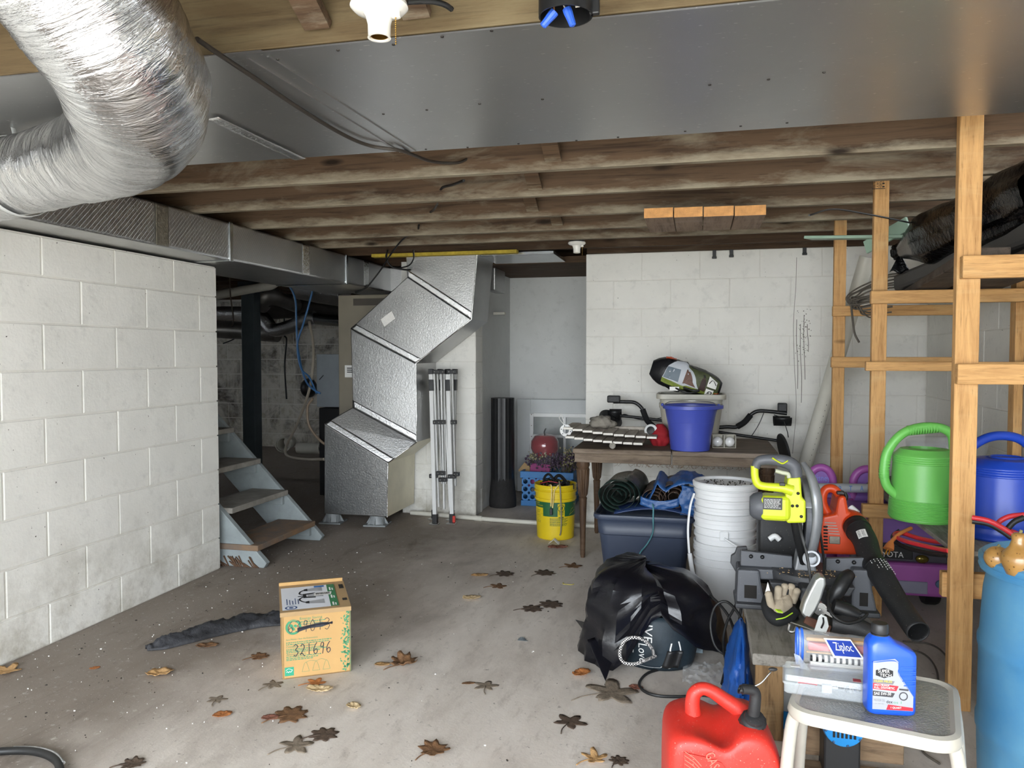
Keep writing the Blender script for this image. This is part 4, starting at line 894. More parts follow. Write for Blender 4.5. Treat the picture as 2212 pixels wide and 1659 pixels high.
# blue crate
cr = thing('plastic_crate', 'blue plastic crate with round holes standing in the niche', 'crate', PZ(1185, 1090))
M_CRT = mat('blue_crate_plastic', '2a72b0', .4, var=.08)
p0 = PZ(1128, 1091); p1 = PZ(1243, 1088); cw = p1.x-p0.x; cx0 = p0.x; cy0 = 6.33; cdp = .32; chh = .29
def holes(g, o, u, v, w, h, nx, ny, r, th):
    u = Vector(u); v = Vector(v); nrm = u.cross(v); cwid, chei = w/nx, h/ny; k = 12
    for side, off in ((0, 0), (1, -th)):
        for i in range(nx):
            for j in range(ny):
                c = Vector(o)+u*(cwid*(i+.5))+v*(chei*(j+.5))+nrm*off; outer = []; inner = []
                for q in range(k):
                    a = 2*PI*q/k+PI/k*0; cs, sn = math.cos(a), math.sin(a); m = max(abs(cs), abs(sn))
                    outer.append(c+u*(cs/m*cwid/2)+v*(sn/m*chei/2)); inner.append(c+u*(r*cs)+v*(r*sn))
                fs = [(q, (q+1) % k, k+(q+1) % k, k+q) for q in range(k)]
                g.add(outer+inner, fs if not side else [f[::-1] for f in fs])
                if not side: g.add(inner+[p-nrm*th for p in inner], [(q, (q+1) % k, k+(q+1) % k, k+q) for q in range(k)])
def crate_side(o, u, w, nm):
    g = G(); holes(g, Vector(o)+Vector((0, 0, .045)), u, (0, 0, 1), w, .19, max(3, int(w/.06)), 3, .020, .004); sd = g.obj(nm, M_CRT, cr)
crate_side((cx0, cy0, 0), (1, 0, 0), cw, 'front_side'); crate_side((cx0+cw, cy0, 0), (0, 1, 0), cdp, 'end_side'); crate_side((cx0, cy0+cdp, 0), (0, -1, 0), cdp, 'end_side'); crate_side((cx0+cw, cy0+cdp, 0), (-1, 0, 0), cw, 'back_side')
for nm, za, zb, e in (('rim', .235, chh, .012), ('skirt', 0, .045, .006)):
    g = G(); g.box(cx0-e, cx0+cw+e, cy0-e, cy0+.004, za, zb).box(cx0-e, cx0+cw+e, cy0+cdp-.004, cy0+cdp+e, za, zb).box(cx0-e, cx0+.004, cy0+.004, cy0+cdp-.004, za, zb).box(cx0+cw-.004, cx0+cw+e, cy0+.004, cy0+cdp-.004, za, zb); g.obj(nm, M_CRT, cr, bev=.003)
G().box(cx0, cx0+cw, cy0, cy0+cdp, .002, .012).obj('bottom', M_CRT, cr)
# contents of the crate: cards, dried flowers, red jar
G().cb((cx0+.13, cy0+.10, .24), (.17, .012, .20), R=Euler((-.25, .06, 0))).obj('magenta_folder', mat('magenta_card', '8d2a6a', .6, var=.1), None, at=(cx0+.13, cy0+.10, .14), label='magenta card folder standing in the blue crate', cat='folder', bev=.002)
G().cb((cx0+.005, cy0+.13, .28), (.10, .010, .09), R=Euler((-.3, .7, .2))).obj('cardboard_flap', M_CARDI, None, at=(cx0, cy0+.13, .24), label='brown cardboard flap sticking out of the left end of the blue crate', cat='cardboard', bev=.002)
def bunch(nm, cxs, mcol, label, n, rr):
    t = thing(nm, label, 'flowers', (cxs[0][0], cxs[0][1], .2))
    g = G(); gs = G()
    for (x, y, z, sx, sy, sz) in cxs:
        for i in range(n):
            p = Vector((x+rnd.gauss(0, sx), y+rnd.gauss(0, sy), z+rnd.gauss(0, sz))); g.ball(p, rnd.uniform(rr*.6, rr*1.3), 6, 4)
            if i % 6 == 0: gs.tube([(x+rnd.uniform(-.03, .03), y, .16), p.lerp(Vector((x, y, .2)), .4), p], .0015, 4, 2)
    g.obj('blossom', mcol, t, sm=60, kind='stuff'); gs.obj('stem', mat('dry_stem', '6f6a48', .9), t, kind='stuff')
bunch('dried_flowers', [(cx0+.11, cy0+.19, .36, .05, .05, .03), (cx0+.20, cy0+.16, .34, .05, .04, .03), (cx0+.33, cy0+.14, .35, .06, .04, .035), (cx0+.40, cy0+.2, .38, .04, .04, .03)], mat('dried_purple', '5c4c5c', .9, var=.4, vs=40), 'dusty purple dried flowers heaped in the blue crate', 170, .009)
bunch('dried_flowers', [(cx0+.06, cy0+.14, .40, .025, .03, .025), (cx0+.37, cy0+.10, .36, .03, .02, .025), (cx0+.37, cy0+.16, .44, .035, .03, .02), (cx0+.15, cy0+.14, .39, .04, .03, .02)], mat('dried_cream', '9d9473', .9, var=.3, vs=40), 'cream yellow dried flower clusters among the purple ones', 34, .008)
jr = PY(1178, 968, 6.6); jx, jy = jr.x, 6.58
jt = thing('red_jar', 'round red and amber glass jar in clear plastic wrap above the blue crate', 'jar', (jx, jy, .30))
G().lathe([(.06, .28), (.075, .30), (.085, .345), (.055, .36)], 28, c=(jx, jy, 0)).obj('amber_foot', mat('amber_glass', '9a4a1c', .12, var=.1, coat=.5), jt, sm=60)
G().lathe([(.055, .36), (.10, .40), (.122, .46), (.118, .52), (.09, .565), (.04, .58), (.03, .575)], 36, c=(jx, jy, 0)).obj('red_body', mat('red_glass', '8a1220', .10, var=.12, coat=.6), jt, sm=60)
G().tube([(jx, jy, .57), (jx-.005, jy, .60), (jx+.01, jy, .63)], .006, 8, 4).obj('stalk', M_BLACK, jt, sm=60)
def m_clear(name, tint='e8ecee', a=.22, rough=.12):
    t = NT(name); t.set(col=c8(tint), rough=rough, alpha=a, spec=.8, coat=.3); return t.m
M_CLEAR = m_clear('clear_film'); M_CLEAR2 = m_clear('clear_hard_plastic', 'dfe6ea', .30, .2)
def wrapf(u, v):
    a = 2*PI*u; z = .30+.36*v; r = .14*math.sin(PI*min(1, .2+.75*v))**.5*(1+.16*noise.noise(Vector((math.cos(a)*2.5, math.sin(a)*2.5, v*5)))+.05*noise.noise(Vector((math.cos(a)*9, math.sin(a)*9, v*14))))
    return (jx+.015*v+r*math.cos(a), jy+r*math.sin(a), z)
G().sheet(wrapf, 48, 24, True).obj('plastic_wrap', m_clear('thin_clear_film', 'e8ecee', .07, .08), jt, sm=180)
# yellow bucket
yc = Vector((PY(1200, 1100, 5.30).x, 5.30, 0))
yb = thing('yellow_bucket', 'yellow plastic bucket with green label full of cords', 'bucket', yc, PSI)
M_YEL = mat('yellow_bucket_plastic', 'd9bd1c', .4, var=.06, vs=3)
ybh, yr0, yr1 = .375, .128, .148
def yrad(z): return yr0+(yr1-.006-yr0)*z/ybh
prof = [(yr0-.006, 0), (yr0, .006), (yrad(.27), .27), (yrad(.27)+.007, .272), (yrad(.28)+.007, .283), (yrad(.29), .285), (yrad(.32), .32), (yrad(.32)+.008, .322), (yrad(.33)+.008, .332), (yrad(.34), .334), (yrad(.345)+.006, .347), (yrad(.355)+.006, .356), (yr1-.003, .36), (yr1, .375), (yr1-.006, .376), (yr1-.012, .34), (yr0-.004, .02), (.001, .018)]
G().lathe(prof, 48, cap1=False).obj('body', M_YEL, yb, L=True, sm=35)
def cyl(off, r=None, zf=None): return lambda a, z: Vector(((yrad(z)+off)*math.sin(a), -(yrad(z)+off)*math.cos(a), z))
yp = cyl(.001); yp2 = cyl(.0018)
def patch(g, put, a0, a1, z0, z1, n=24): return g.sheet(lambda u, v: put(a0+(a1-a0)*u, z0+(z1-z0)*v), n, 1)
M_YGR = mat('label_green', '1f5a34', .45, var=.08)
g = G(); patch(g, yp, -1.45, 0.05, .165, .262); patch(g, yp, .42, 1.45, .165, .262); patch(g, yp, .05, .42, .252, .262, 8); g.obj('green_label', M_YGR, yb, L=True)
g = G()
for z in (.150, .143, .136, .129, .122, .115, .108, .101):
    a = -.35
    while a < .75-.02*rnd.random()*20: w = rnd.uniform(.03, .09); patch(g, yp, a, a+w, z, z+.0035, 2); a += w+.015
for z in (.215, .207, .199, .180, .176): patch(g, yp, .10, .38, z-.02, z-.017, 3)
for z in (.20, .188, .176, .164, .152, .140, .128, .118): patch(g, yp2, -1.25, -1.25+rnd.uniform(.3, .5), z, z+.005, 4)
n = 24
for k in range(n):
    a0, a1 = 2*PI*k/n, 2*PI*(k+1)/n; q = lambda a, r: yp(.235+r*math.cos(a)/.135, .222+r*math.sin(a)); g.add([q(a0, .021), q(a1, .021), q(a1, .025), q(a0, .025)], [(3, 2, 1, 0)])
g.stroke([(.12, .207), (.35, .237)], .004, yp); g.ball(yp(.235, .225), (.010, .0012, .012), 8, 5)
g.obj('fine_print', M_YGR, yb, L=True, kind='stuff')
g = G(); patch(g, yp2, -1.40, -.72, .108, .222, 8); g.obj('label_panel', M_YEL, yb, L=True)
g = G(); g.text('UTILITY', .40, .012, yp2, -1.35, .245); g.text('TRACTOR FLUID', .62, .008, yp2, -1.35, .232)
g.stroke([(.75, .18), (.85, .21), (1.0, .22), (1.05, .245), (1.2, .235)], .003, yp2); g.stroke([(.7, .175), (.95, .19), (1.15, .2), (1.2, .18)], .003, yp2); g.stroke([(.8, .2), (.82, .25)], .002, yp2)
g.obj('lettering', mat('yellow_print', 'd9c845', .5), yb, L=True)
g = G(); g.text('WARNING', .28, .008, yp2, .10, .253); g.obj('lettering', mat('yellow_print', 'd9c845'), yb, L=True)
hd = [Vector((.150*math.cos(a), .150*math.sin(a), .29-.06*math.sin(a))) for a in [PI*.0+PI*k/14 for k in range(15)]]
G().tube([Vector((p.x, p.y, p.z)) for p in hd], .0025, 6, 2).obj('wire_handle', M_STEEL, yb, L=True, sm=60)
g = G()
for k in range(26):
    a = rnd.uniform(0, 2*PI); r = rnd.uniform(.03, .11); g.tube([(r*math.cos(a+q*.9), r*math.sin(a+q*.9), .335+.03*math.sin(q*2+k)+.012*(k % 4)) for q in range(7)], .0035, 6, 4)
YM = MW[yb.name]
cords = thing('cord_tangle', 'tangle of black cords filling the yellow bucket', 'cords', YM @ Vector((0, 0, .3)))
gg = G(); gg.add(g.v, g.f, YM); gg.obj('strands', M_RUB, cords, sm=60, kind='stuff')
def bc_cord(pts, r, m, label, nm='cord'): cord([YM @ Vector(p) for p in pts], r, nm, m, label, 'cord')
bc_cord([(-.07, -.02, .34), (-.08, -.02, .41), (-.05, -.02, .44), (-.02, -.02, .41), (0, -.02, .36)], .009, M_RUB, 'small black strap loop rising from the left of the yellow bucket')
bc_cord([(-.03, .01, .35), (.0, .01, .41), (.03, .01, .425), (.06, -.02, .40), (.09, -.06, .36), (.10, -.09, .34)], .012, M_RUB, 'large black strap loop arching over the yellow bucket')
bc_cord([(-.11, .0, .37), (-.05, -.06, .395), (.02, -.07, .385), (.05, -.04, .37), (.0, -.0, .37), (-.1, -.03, .36)], .003, mat('red_wire', 'a8323c', .4), 'thin red wire coiled in the top of the yellow bucket')
M_YCRD = mat('cream_cord', 'd8c27a', .5, var=.15)
bc_cord([(-.05, -.08, .37), (-.04, -.145, .385), (-.035, -.156, .36), (-.036, -.152, .30), (-.04, -.148, .24)], .005, M_YCRD, 'cream cord hanging over the front of the yellow bucket, left strand')
bc_cord([(.03, -.09, .37), (.01, -.147, .382), (-.015, -.155, .35), (-.022, -.152, .30), (-.028, -.149, .23)], .005, M_YCRD, 'cream cord hanging over the front of the yellow bucket, right strand')
bc_cord([(.02, -.09, .40), (.022, -.153, .37), (.026, -.153, .30), (.03, -.149, .20), (.03, -.142, .10), (.026, -.138, .05), (.02, -.137, .04)], .005, mat('grey_cord', '8a836c', .6), 'long grey bungee cord hanging down the front of the yellow bucket')
bc_cord([(.11, -.06, .37), (.115, -.11, .385), (.118, -.112, .35)], .004, M_RUB, 'black hook on the right rim of the yellow bucket', 'hook')
G().cb(YM @ Vector((-.038, -.155, .205)), (.018, .014, .045)).obj('cord_plug', M_BLACK, None, at=tuple(YM @ Vector((-.038, -.155, .205))), label='black plug end hanging in front of the yellow bucket label', cat='plug', bev=.003)
c = PZ(1197, 1176); G().sheet(lambda u, v: c+Vector((.07*(u-.5), .05*(v-.5), .006+.03*(1-abs(u-.5)*2)+.004*math.sin(v*9))), 8, 4).obj('paper_scrap', M_LABELW, None, at=tuple(c), solid=-.001, label='crumpled white paper scrap on the floor below the yellow bucket', cat='paper')
leaf(1205, 1184, 46, 10, 'oval', 'red', 'reddish leaf beside the white scrap under the yellow bucket', 0, .3, 99)
# ================================================================ old table at the back wall
TZ = .69
tb = thing('wooden_table', 'old dark wooden table with turned fluted legs against the back wall', 'table', (-.15, 5.1, 0))
M_TBL = m_wood('dark_table_wood', '54473d', '776858', '9a8d82', gs=(1.2, 9, 9), worn=.6, rough=.7, knots=False)
M_TLEG = m_wood('dark_leg_wood', '3a2a22', '54402f', '6d5a4a', gs=(9, 9, 1.2), worn=.3, rough=.55, knots=False)
x0, x1, y0, y1 = -.75, .46, 4.72, 5.56
G().box(x0, -.155, y0, y1, TZ-.03, TZ).obj('leaf', M_TBL, tb, bev=.006)
G().box(-.15, x1, y0, y1, TZ-.03, TZ).obj('leaf', M_TBL, tb, bev=.006)
for a, b in ((x0+.01, -.156), (-.149, x1-.01)): G().box(a, b, y0+.012, y0+.035, TZ-.085, TZ-.03).obj('apron', M_TBL, tb, bev=.004)
G().box(x0+.01, x1-.01, y1-.035, y1-.012, TZ-.085, TZ-.03).obj('apron', M_TBL, tb, bev=.004)
for x in (x0+.012, x1-.035): G().box(x, x+.022, y0+.035, y1-.035, TZ-.085, TZ-.03).obj('apron', M_TBL, tb, bev=.004)
def tleg(x, y):
    n = 32
    pr = [(.012, 0, 0), (.016, .02, 0), (.018, .18, 0), (.024, .36, 0), (.026, .375, 0), (.020, .382, 0), (.030, .40, 1), (.036, .46, 1), (.040, .53, 1), (.041, .555, 0), (.036, .565, 0), (.042, .58, 0), (.040, .605, 0)]
    G().ring([[(x+(r-(.005 if f and k % 2 else 0))*math.cos(2*PI*k/n), y+(r-(.005 if f and k % 2 else 0))*math.sin(2*PI*k/n), z) for k in range(n)] for r, z, f in pr], True, True, True).obj('leg', M_TLEG, tb, sm=30)
for x, y in ((-.695, 4.79), (-.695, 5.47), (.40, 4.79), (.40, 5.47)): tleg(x, y)
g = G()
for i in range(80):
    x = rnd.uniform(-.5, .42); g.tube([(x, y0+.02, TZ-.085), (x+rnd.uniform(-.01, .01), y0+.015, TZ-.092), (x+rnd.uniform(-.02, .02), y0+.018, TZ-.098-rnd.uniform(0, .008))], .001, 3, 2)
g.obj('frayed_fringe', mat('fray', '7a5f45', .9), tb, kind='stuff')
# blue bucket
bc0 = PZ(1490, 977, TZ); bc0.y += .118
bb = thing('blue_bucket', 'royal blue plastic bucket with pouring lip standing on the old table', 'bucket', (bc0.x, bc0.y, TZ), 0)
M_BLU = mat('blue_bucket_plastic', '4552ae', .32, var=.06, vs=3)
n = 56; loops = []
for r, z, lip in ((.108, 0, 0), (.116, .004, 0), (.134, .17, 0), (.137, .172, 0), (.150, .245, .3), (.152, .25, 1), (.164, .252, 1), (.165, .272, 1), (.158, .274, 1), (.150, .268, 1), (.146, .24, .3), (.112, .012, 0), (.001, .01, 0)):
    L = []
    for k in range(n):
        a = 2*PI*k/n; e = lip*.035*max(0, math.cos(a-.25))**14
        L.append(((r+e)*math.cos(a), (r+e)*math.sin(a), z))
    loops.append(L)
G().ring(loops, True, True, False).obj('body', M_BLU, bb, L=True, sm=35)
G().tube([(-.158, .0, .27), (-.12, .11, .285), (0, .158, .288), (.12, .11, .285), (.16, 0, .27)], .003, 6, 6).obj('wire_handle', M_STEEL, bb, L=True, sm=60)
G().ball((-.166, 0, .272), .010, 8, 6).ball((.166, 0, .272), .010, 8, 6).obj('handle_ear', M_BLU, bb, L=True, sm=60)
# grey bin behind
gx, gy = PY(1492, 930, 5.22).x, 5.24; gz = PY(1492, 853, 5.05).z
bn = thing('grey_bin', 'beige grey plastic bin with wide rim behind the blue bucket', 'bin', (gx, gy, TZ))
M_BIN = mat('beige_grey_plastic', 'a9a598', .4, var=.05)
def rr(w, d, z, c=.04, k=5):
    pts = []
    for sx, sy, a0 in ((1, -1, -PI/2), (1, 1, 0), (-1, 1, PI/2), (-1, -1, PI)):
        for i in range(k+1): a = a0+PI/2*i/k; pts.append((sx*(w-c)+c*math.cos(a), sy*(d-c)+c*math.sin(a), z))
    return pts
H = gz-TZ
G().ring([rr(.165, .12, 0), rr(.195, .14, H-.09), rr(.20, .145, H-.088), rr(.20, .145, H-.06), rr(.195, .14, H-.058), rr(.20, .145, H-.012)], True, True, False).obj('body', M_BIN, bn, L=True, sm=30, solid=.004)
G().ring([rr(.20, .145, H-.012), rr(.215, .16, H-.010), rr(.217, .162, H-.03), rr(.219, .164, H-.03), rr(.219, .164, H), rr(.206, .15, H+.002), rr(.199, .144, H-.002)], True).obj('rim', M_BIN, bn, L=True, sm=30)
# tent bag on the bin
tg = thing('tent_bag', 'black tent carry bag with printed camping picture lying on the grey bin', 'bag', (gx-.02, gy-.05, gz))
TM = Matrix.Translation((gx-.035, gy-.06, gz+.105)) @ Matrix.Rotation(.30, 4, 'Y') @ Matrix.Rotation(.05, 4, 'Z')
def bagf(u, v, off=0.0):
    x = (u-.5)*.46; e = 1-abs(2*u-1)**4*.55; a = 2*PI*v
    w = 1+.07*noise.noise(Vector((u*6, math.cos(a)*1.5, math.sin(a)*1.5)))+(.05*noise.noise(Vector((u*20, math.cos(a)*4, math.sin(a)*4))) if u < .3 or off == 0 else 0)
    r = e*w; sq = lambda t: math.copysign(abs(t)**.75, t)
    return TM @ Vector((x, (.105*r+off)*sq(math.cos(a)), (.095*r+off)*sq(math.sin(a))*(1.08 if u < .5 else .9)))
g = G(); g.sheet(lambda u, v: bagf(v, u), 36, 30, True); M_TENT = mat('black_nylon', '17171a', .45, var=.3, vs=20, bump=.3, bs=60)
g.add([bagf(0, k/36) for k in range(36)], [tuple(range(35, -1, -1))]); g.add([bagf(1, k/36) for k in range(36)], [tuple(range(36))])
bo = g.obj('shell', M_TENT, tg, sm=60)
bp_ = lambda off: (lambda a, b: bagf(.5+a, .5+.25-.25*0+(-b), off))
def tput(off): return lambda a, b: bagf(a, .50+.5*(.5-b)*1.0, off)      # a along the bag 0..1, b 0..1 low to high on the front
def tpatch(nm, m, pts, off):
    g = G(); p = [Vector((a, b, 0)) for a, b in pts]; cxm = sum(q.x for q in p)/len(p); cym = sum(q.y for q in p)/len(p); n = len(p); put = tput(off)
    vs = [put(cxm, cym)]; R = 5
    for k in range(1, R+1): vs += [put(cxm+(q.x-cxm)*k/R, cym+(q.y-cym)*k/R) for q in p]
    fs = [(0, 1+i, 1+(i+1) % n) for i in range(n)]
    for k in range(R-1): fs += [(1+k*n+i, 1+(k+1)*n+i, 1+(k+1)*n+(i+1) % n, 1+k*n+(i+1) % n) for i in range(n)]
    g.add(vs, fs).obj(nm, m, bo, sm=60)
def dens(pts, k=6):
    out = []
    for i in range(len(pts)):
        a, b = pts[i], pts[(i+1) % len(pts)]
        for j in range(k): out.append((a[0]+(b[0]-a[0])*j/k, a[1]+(b[1]-a[1])*j/k))
    return out
PB = 1.0
tpatch('grass_print', mat('print_grass', '7d8a3a', .6, var=.3, vs=40), dens([(.18, .30), (.18, .42), (.5, .40), (.97, .34), (.97, .22), (.6, .24)]), .003)
tpatch('trees_print', mat('print_trees', '4d5335', .6, var=.4, vs=40), dens([(.45, .40), (.45, .80), (.96, .74), (.97, .34)]), .0025)
tpatch('tent_print', mat('print_tent', 'b9bdc3', .5, var=.08), dens([(.18, .42), (.22, .62), (.32, .80), (.44, .82), (.56, .68), (.70, .37), (.45, .38)]), .004)
tpatch('tent_panel_print', mat('print_tent_dark', '5f6d78', .5, var=.1), dens([(.19, .43), (.22, .60), (.40, .60), (.41, .42)]), .0048)
tpatch('camper_print', mat('print_camper', '6b4a3c', .6, var=.5, vs=60), dens([(.47, .42), (.48, .64), (.53, .64), (.60, .48), (.66, .39)]), .0048)
tpatch('camper_print', mat('print_camper2', '3a2620', .6, var=.5, vs=60), dens([(.70, .36), (.71, .56), (.74, .62), (.78, .52), (.79, .34)]), .0048)
tpatch('diagram_print', M_LABELW, dens([(.80, .48), (.80, .70), (.93, .62), (.93, .46)]), .0048)
tpatch('diagram_print', M_LABELW, dens([(.80, .22), (.80, .44), (.91, .42), (.91, .21)]), .0048)
tpatch('orange_tag', mat('print_orange', 'd8552a', .5), dens([(.93, .22), (.93, .34), (.99, .30), (.99, .22)]), .0048)
tpatch('orange_tag', mat('print_orange', 'd8552a'), dens([(.16, .80), (.15, .98), (.30, .99), (.30, .84)]), .0048)
g = G(); g.stroke([(.19, .87), (.22, .94), (.25, .90), (.28, .87)], .012, tput(.0056)); g.text('3', .02, .07, tput(.0056), .945, .245); g.obj('tag_print', M_PRINTW, bo)
g = G(); g.stroke([(.83, .30), (.85, .38), (.885, .36), (.885, .28)], .015, tput(.0056)); g.stroke([(.84, .31), (.86, .33)], .02, tput(.0056)); g.stroke([(.82, .52), (.86, .62), (.92, .52)], .012, tput(.0056)); g.obj('diagram_lines', M_PRINTK, bo)
G().tube([TM @ Vector(p) for p in ((-.06, -.09, -.075), (.0, -.13, -.085), (.05, -.13, -.08), (.10, -.11, -.05), (.06, -.11, -.06), (0, -.12, -.06))], .006, 6, 6).obj('drawstring', M_RUB, tg, sm=60)
G().cb(TM @ Vector((-.05, -.105, -.085)), (.06, .002, .025)).obj('care_label', M_LABELW, tg)
# light bulb pack
lp = PZ(1563, 968, TZ)
lb = thing('bulb_pack', 'open cardboard pack holding two round white light bulbs', 'bulb pack', (lp.x, lp.y+.04, TZ), .12)
M_PKG = mat('pale_pack_card', 'bdb9ab', .7, var=.08)
w, h, d = .142, .078, .07
G().box(-w/2, w/2, -d/2, d/2, 0, .003).box(-w/2, w/2, d/2-.003, d/2, .003, h).box(-w/2, -w/2+.003, -d/2, d/2-.003, .003, h).box(w/2-.003, w/2, -d/2, d/2-.003, .003, h).box(-w/2, w/2, -d/2+.02, d/2-.003, h, h+.003).box(-.002, .002, -d/2, d/2-.003, .003, h).obj('tray', M_PKG, lb, L=True)
for x in (-.036, .036):
    q = G().ball((x, -.012, .037), .031, 20, 14).obj('bulb', mat('opal_glass', 'e9e8e6', .2, var=.02, coat=.4), lb, L=True, sm=60)
# metal detectors
def detector(nm, label, arm, rod, coil, cuff, cable, coilrot, bx):
    t = thing(nm, label, 'metal detector', rod[0])
    G().tube(arm, .013, 10, 8).obj('arm', M_BLACK, t, sm=60)
    k = len(arm); G().tube(arm[k//2-1:k//2+2], .020, 12, 8).obj('grip', mat('foam_grip', '151516', .9), t, sm=60)
    G().tube(rod, .010, 10, 4).obj('rod', M_BLACK, t, sm=60)
    c, r = coil; M = Matrix.Translation(c) @ Euler(coilrot).to_matrix().to_4x4()
    G().lathe([(r*.97, -.008), (r, -.004), (r, .004), (r*.97, .008)], 36, M=M).obj('coil', mat('coil_plastic', '2b2b2b', .4, var=.1), t, sm=30)
    G().lathe([(r*.4, .008), (r*.35, .02), (.012, .025)], 16, M=M).obj('coil_hub', M_BLACK, t, sm=40)
    c, (w, d, h) = cuff
    G().sheet(lambda u, v: Vector(c)+Vector(((v-.5)*w, d*math.cos(PI*(.05+.9*u)), -h*math.sin(PI*(.05+.9*u)))), 14, 1).obj('arm_cuff', M_BLACK, t, sm=60, solid=.006)
    if bx: G().cb(bx[0], bx[1]).obj('control_box', M_BLACKD, t, bev=.008)
    G().tube(cable, .003, 6, 6).obj('coil_cable', M_RUB, t, sm=60)
Y = 5.48
q = lambda px, py, y=Y: PY(px, py, y)
detector('metal_detector', 'black metal detector on the left end of the table with its coil raised', [q(1325, 868), q(1350, 868), q(1372, 870), q(1388, 884), q(1398, 908), q(1412, 922), q(1440, 925), q(1470, 928)], [q(1330, 897), q(1380, 902), q(1460, 912), q(1480, 914)], (q(1319, 905, 5.40), .085), (q(1328, 880, 5.46), (.085, .055, .10)), [q(1335, 900), q(1350, 895), q(1372, 904), q(1400, 908), q(1430, 902)], (.5, .55, 0), (q(1326, 862), (.09, .05, .05)))
detector('metal_detector', 'black metal detector on the right end of the table with its coil hanging down', [q(1700, 893), q(1665, 889), q(1638, 888), q(1622, 896), q(1608, 912), q(1592, 922), q(1570, 922), q(1540, 924)], [q(1500, 922), q(1545, 932), q(1620, 943), q(1695, 954)], (q(1693, 972, 5.36), .11), (q(1690, 897, 5.45), (.11, .055, .065)), [q(1650, 892), q(1640, 915), q(1626, 938), q(1620, 944)], (.15, 1.35, .35), (q(1690, 880, 5.50), (.06, .05, .06)))
cord([q(1672, 896, 5.42), q(1690, 905, 5.4), q(1700, 930, 5.4), q(1703, 945, 5.4)], .003, 'detector_cable', M_RUB, 'thin cable dangling from the right metal detector box')
# slatted wooden panels, two stacked
M_SLAT = m_wood('grey_slat_wood', 'a1978b', 'bcb3a7', 'cac3b8', gs=(8, 1.2, 8), worn=.5, rough=.85, knots=False)
M_WEDGE = mat('white_slat_edge', 'dcd8cf', .6, var=.12, vs=30)
def slats(nm, label, xs, yfun, zfun, ln, w):
    t = thing(nm, label, 'wood panel', (xs[0], 5.0, TZ))
    for i, x in enumerate(xs):
        y = yfun(i/(len(xs)-1)); z = zfun(i/(len(xs)-1)); g = G(); g.box(x-w/2+.002, x+w/2-.002, y, y+ln, z, z+.014); g.m[2] = 1
        g.obj('slat', [M_SLAT, M_WEDGE], t, bev=.002)
    g = G().box(xs[0], xs[-1], 5.12, 5.15, zfun(0)-.018, zfun(0)-.001); g.obj('batten', M_SLAT, t)
xa = PY(1228, 940, 4.85).x; xb = PY(1408, 955, 4.85).x
N_ = 9
slats('slatted_panel', 'upper weathered slatted panel with white ends lying on the left of the table', [xa+(xb-xa)*i/(N_-1) for i in range(N_)], lambda t: 4.86-.10*math.sin(PI*(t*.8+.1)), lambda t: TZ+.105-.045*t, .36, (xb-xa)/(N_-1))
slats('slatted_panel', 'lower weathered slatted panel with white ends under the upper one on the table', [xa+.02+(xb-xa-.1)*i/(N_-2) for i in range(N_-1)], lambda t: 4.80-.07*math.sin(PI*(t*.8+.1)), lambda t: TZ+.055-.03*t, .36, (xb-xa-.1)/(N_-2))
c = PY(1323, 957, 4.74); G().tube([(c.x-.02, 5.0, TZ+.022), (c.x, 4.76, TZ+.022), (c.x, 4.735, TZ+.022)], .020, 12, 1).obj('wooden_dowel', M_GREYW, None, sm=40, bev=.004, at=(c.x, 4.8, TZ+.002), label='round wooden dowel poking out under the slatted panels', cat='dowel')
c = PY(1222, 930, 4.86)
rg = thing('plastic_flange', 'white round plastic flange ring at the left end of the slatted panels', 'flange', c)
RM = Matrix.Translation(c) @ Euler((PI/2-.2, .25, .3)).to_matrix().to_4x4()
G().lathe([(.020, -.006), (.038, -.006), (.038, .006), (.020, .006), (.020, -.006)], 32, M=RM, cap0=False, cap1=False).obj('ring', M_WHITEP, rg, sm=30)
for k in range(6): a = k*PI/3; G().lathe([(.0035, .0065), (.001, .007)], 8, c=(.03*math.cos(a), .03*math.sin(a), 0), M=RM).obj('bolt_hole', M_BLACK, rg)
G().tube([c+Vector((-.005, 0, .03)), c+Vector((-.04, 0, .075)), c+Vector((-.03, 0, .10)), c+Vector((-.01, 0, .05))], .002, 6, 6).obj('string', M_LABELW, rg, sm=60)
c = PY(1300, 920, 4.98)
G().ball((c.x, c.y, TZ+.138), (1, 1, 1), 2, 2) if False else None
def rag(u, v):
    a = 2*PI*u; p = PI*v; r = 1+.35*noise.noise(Vector((math.cos(a)*2, math.sin(a)*2, v*4)))+.18*noise.noise(Vector((math.cos(a)*6, math.sin(a)*6, v*9)))
    return (c.x+.075*r*math.sin(p)*math.cos(a), c.y+.06*r*math.sin(p)*math.sin(a), TZ+.142+.040*r*math.cos(p))
G().sheet(rag, 28, 16, True).obj('grey_rag', mat('grey_rag_cloth', '8b857b', .9, var=.2, vs=20, bump=.3), None, sm=180, at=(c.x, c.y, TZ+.12), label='crumpled grey work rag on top of the slatted panels', cat='rag')
c = PY(1422, 940, 5.02)
rc = thing('red_hat', 'red cloth hat with white and black trim left of the blue bucket', 'hat', (c.x, c.y, TZ))
def capf(u, v):
    a = 2*PI*u; r = 1+.2*noise.noise(Vector((math.cos(a)*2+3, math.sin(a)*2, v*3)))+.08*math.sin(a*7)*v
    return (c.x+.01+.065*r*math.cos(a)*math.sin(PI*(.1+.65*v)), c.y+.07*r*math.sin(a)*math.sin(PI*(.1+.65*v)), TZ+.135-.135*v)
G().sheet(capf, 32, 16, True).obj('crown', mat('red_cloth', 'a01a24', .8, var=.2, vs=20, bump=.2), rc, sm=180)
M2 = Matrix.Translation((c.x-.045, c.y-.03, TZ+.095)) @ Euler((PI/2-.3, -.5, 0)).to_matrix().to_4x4()
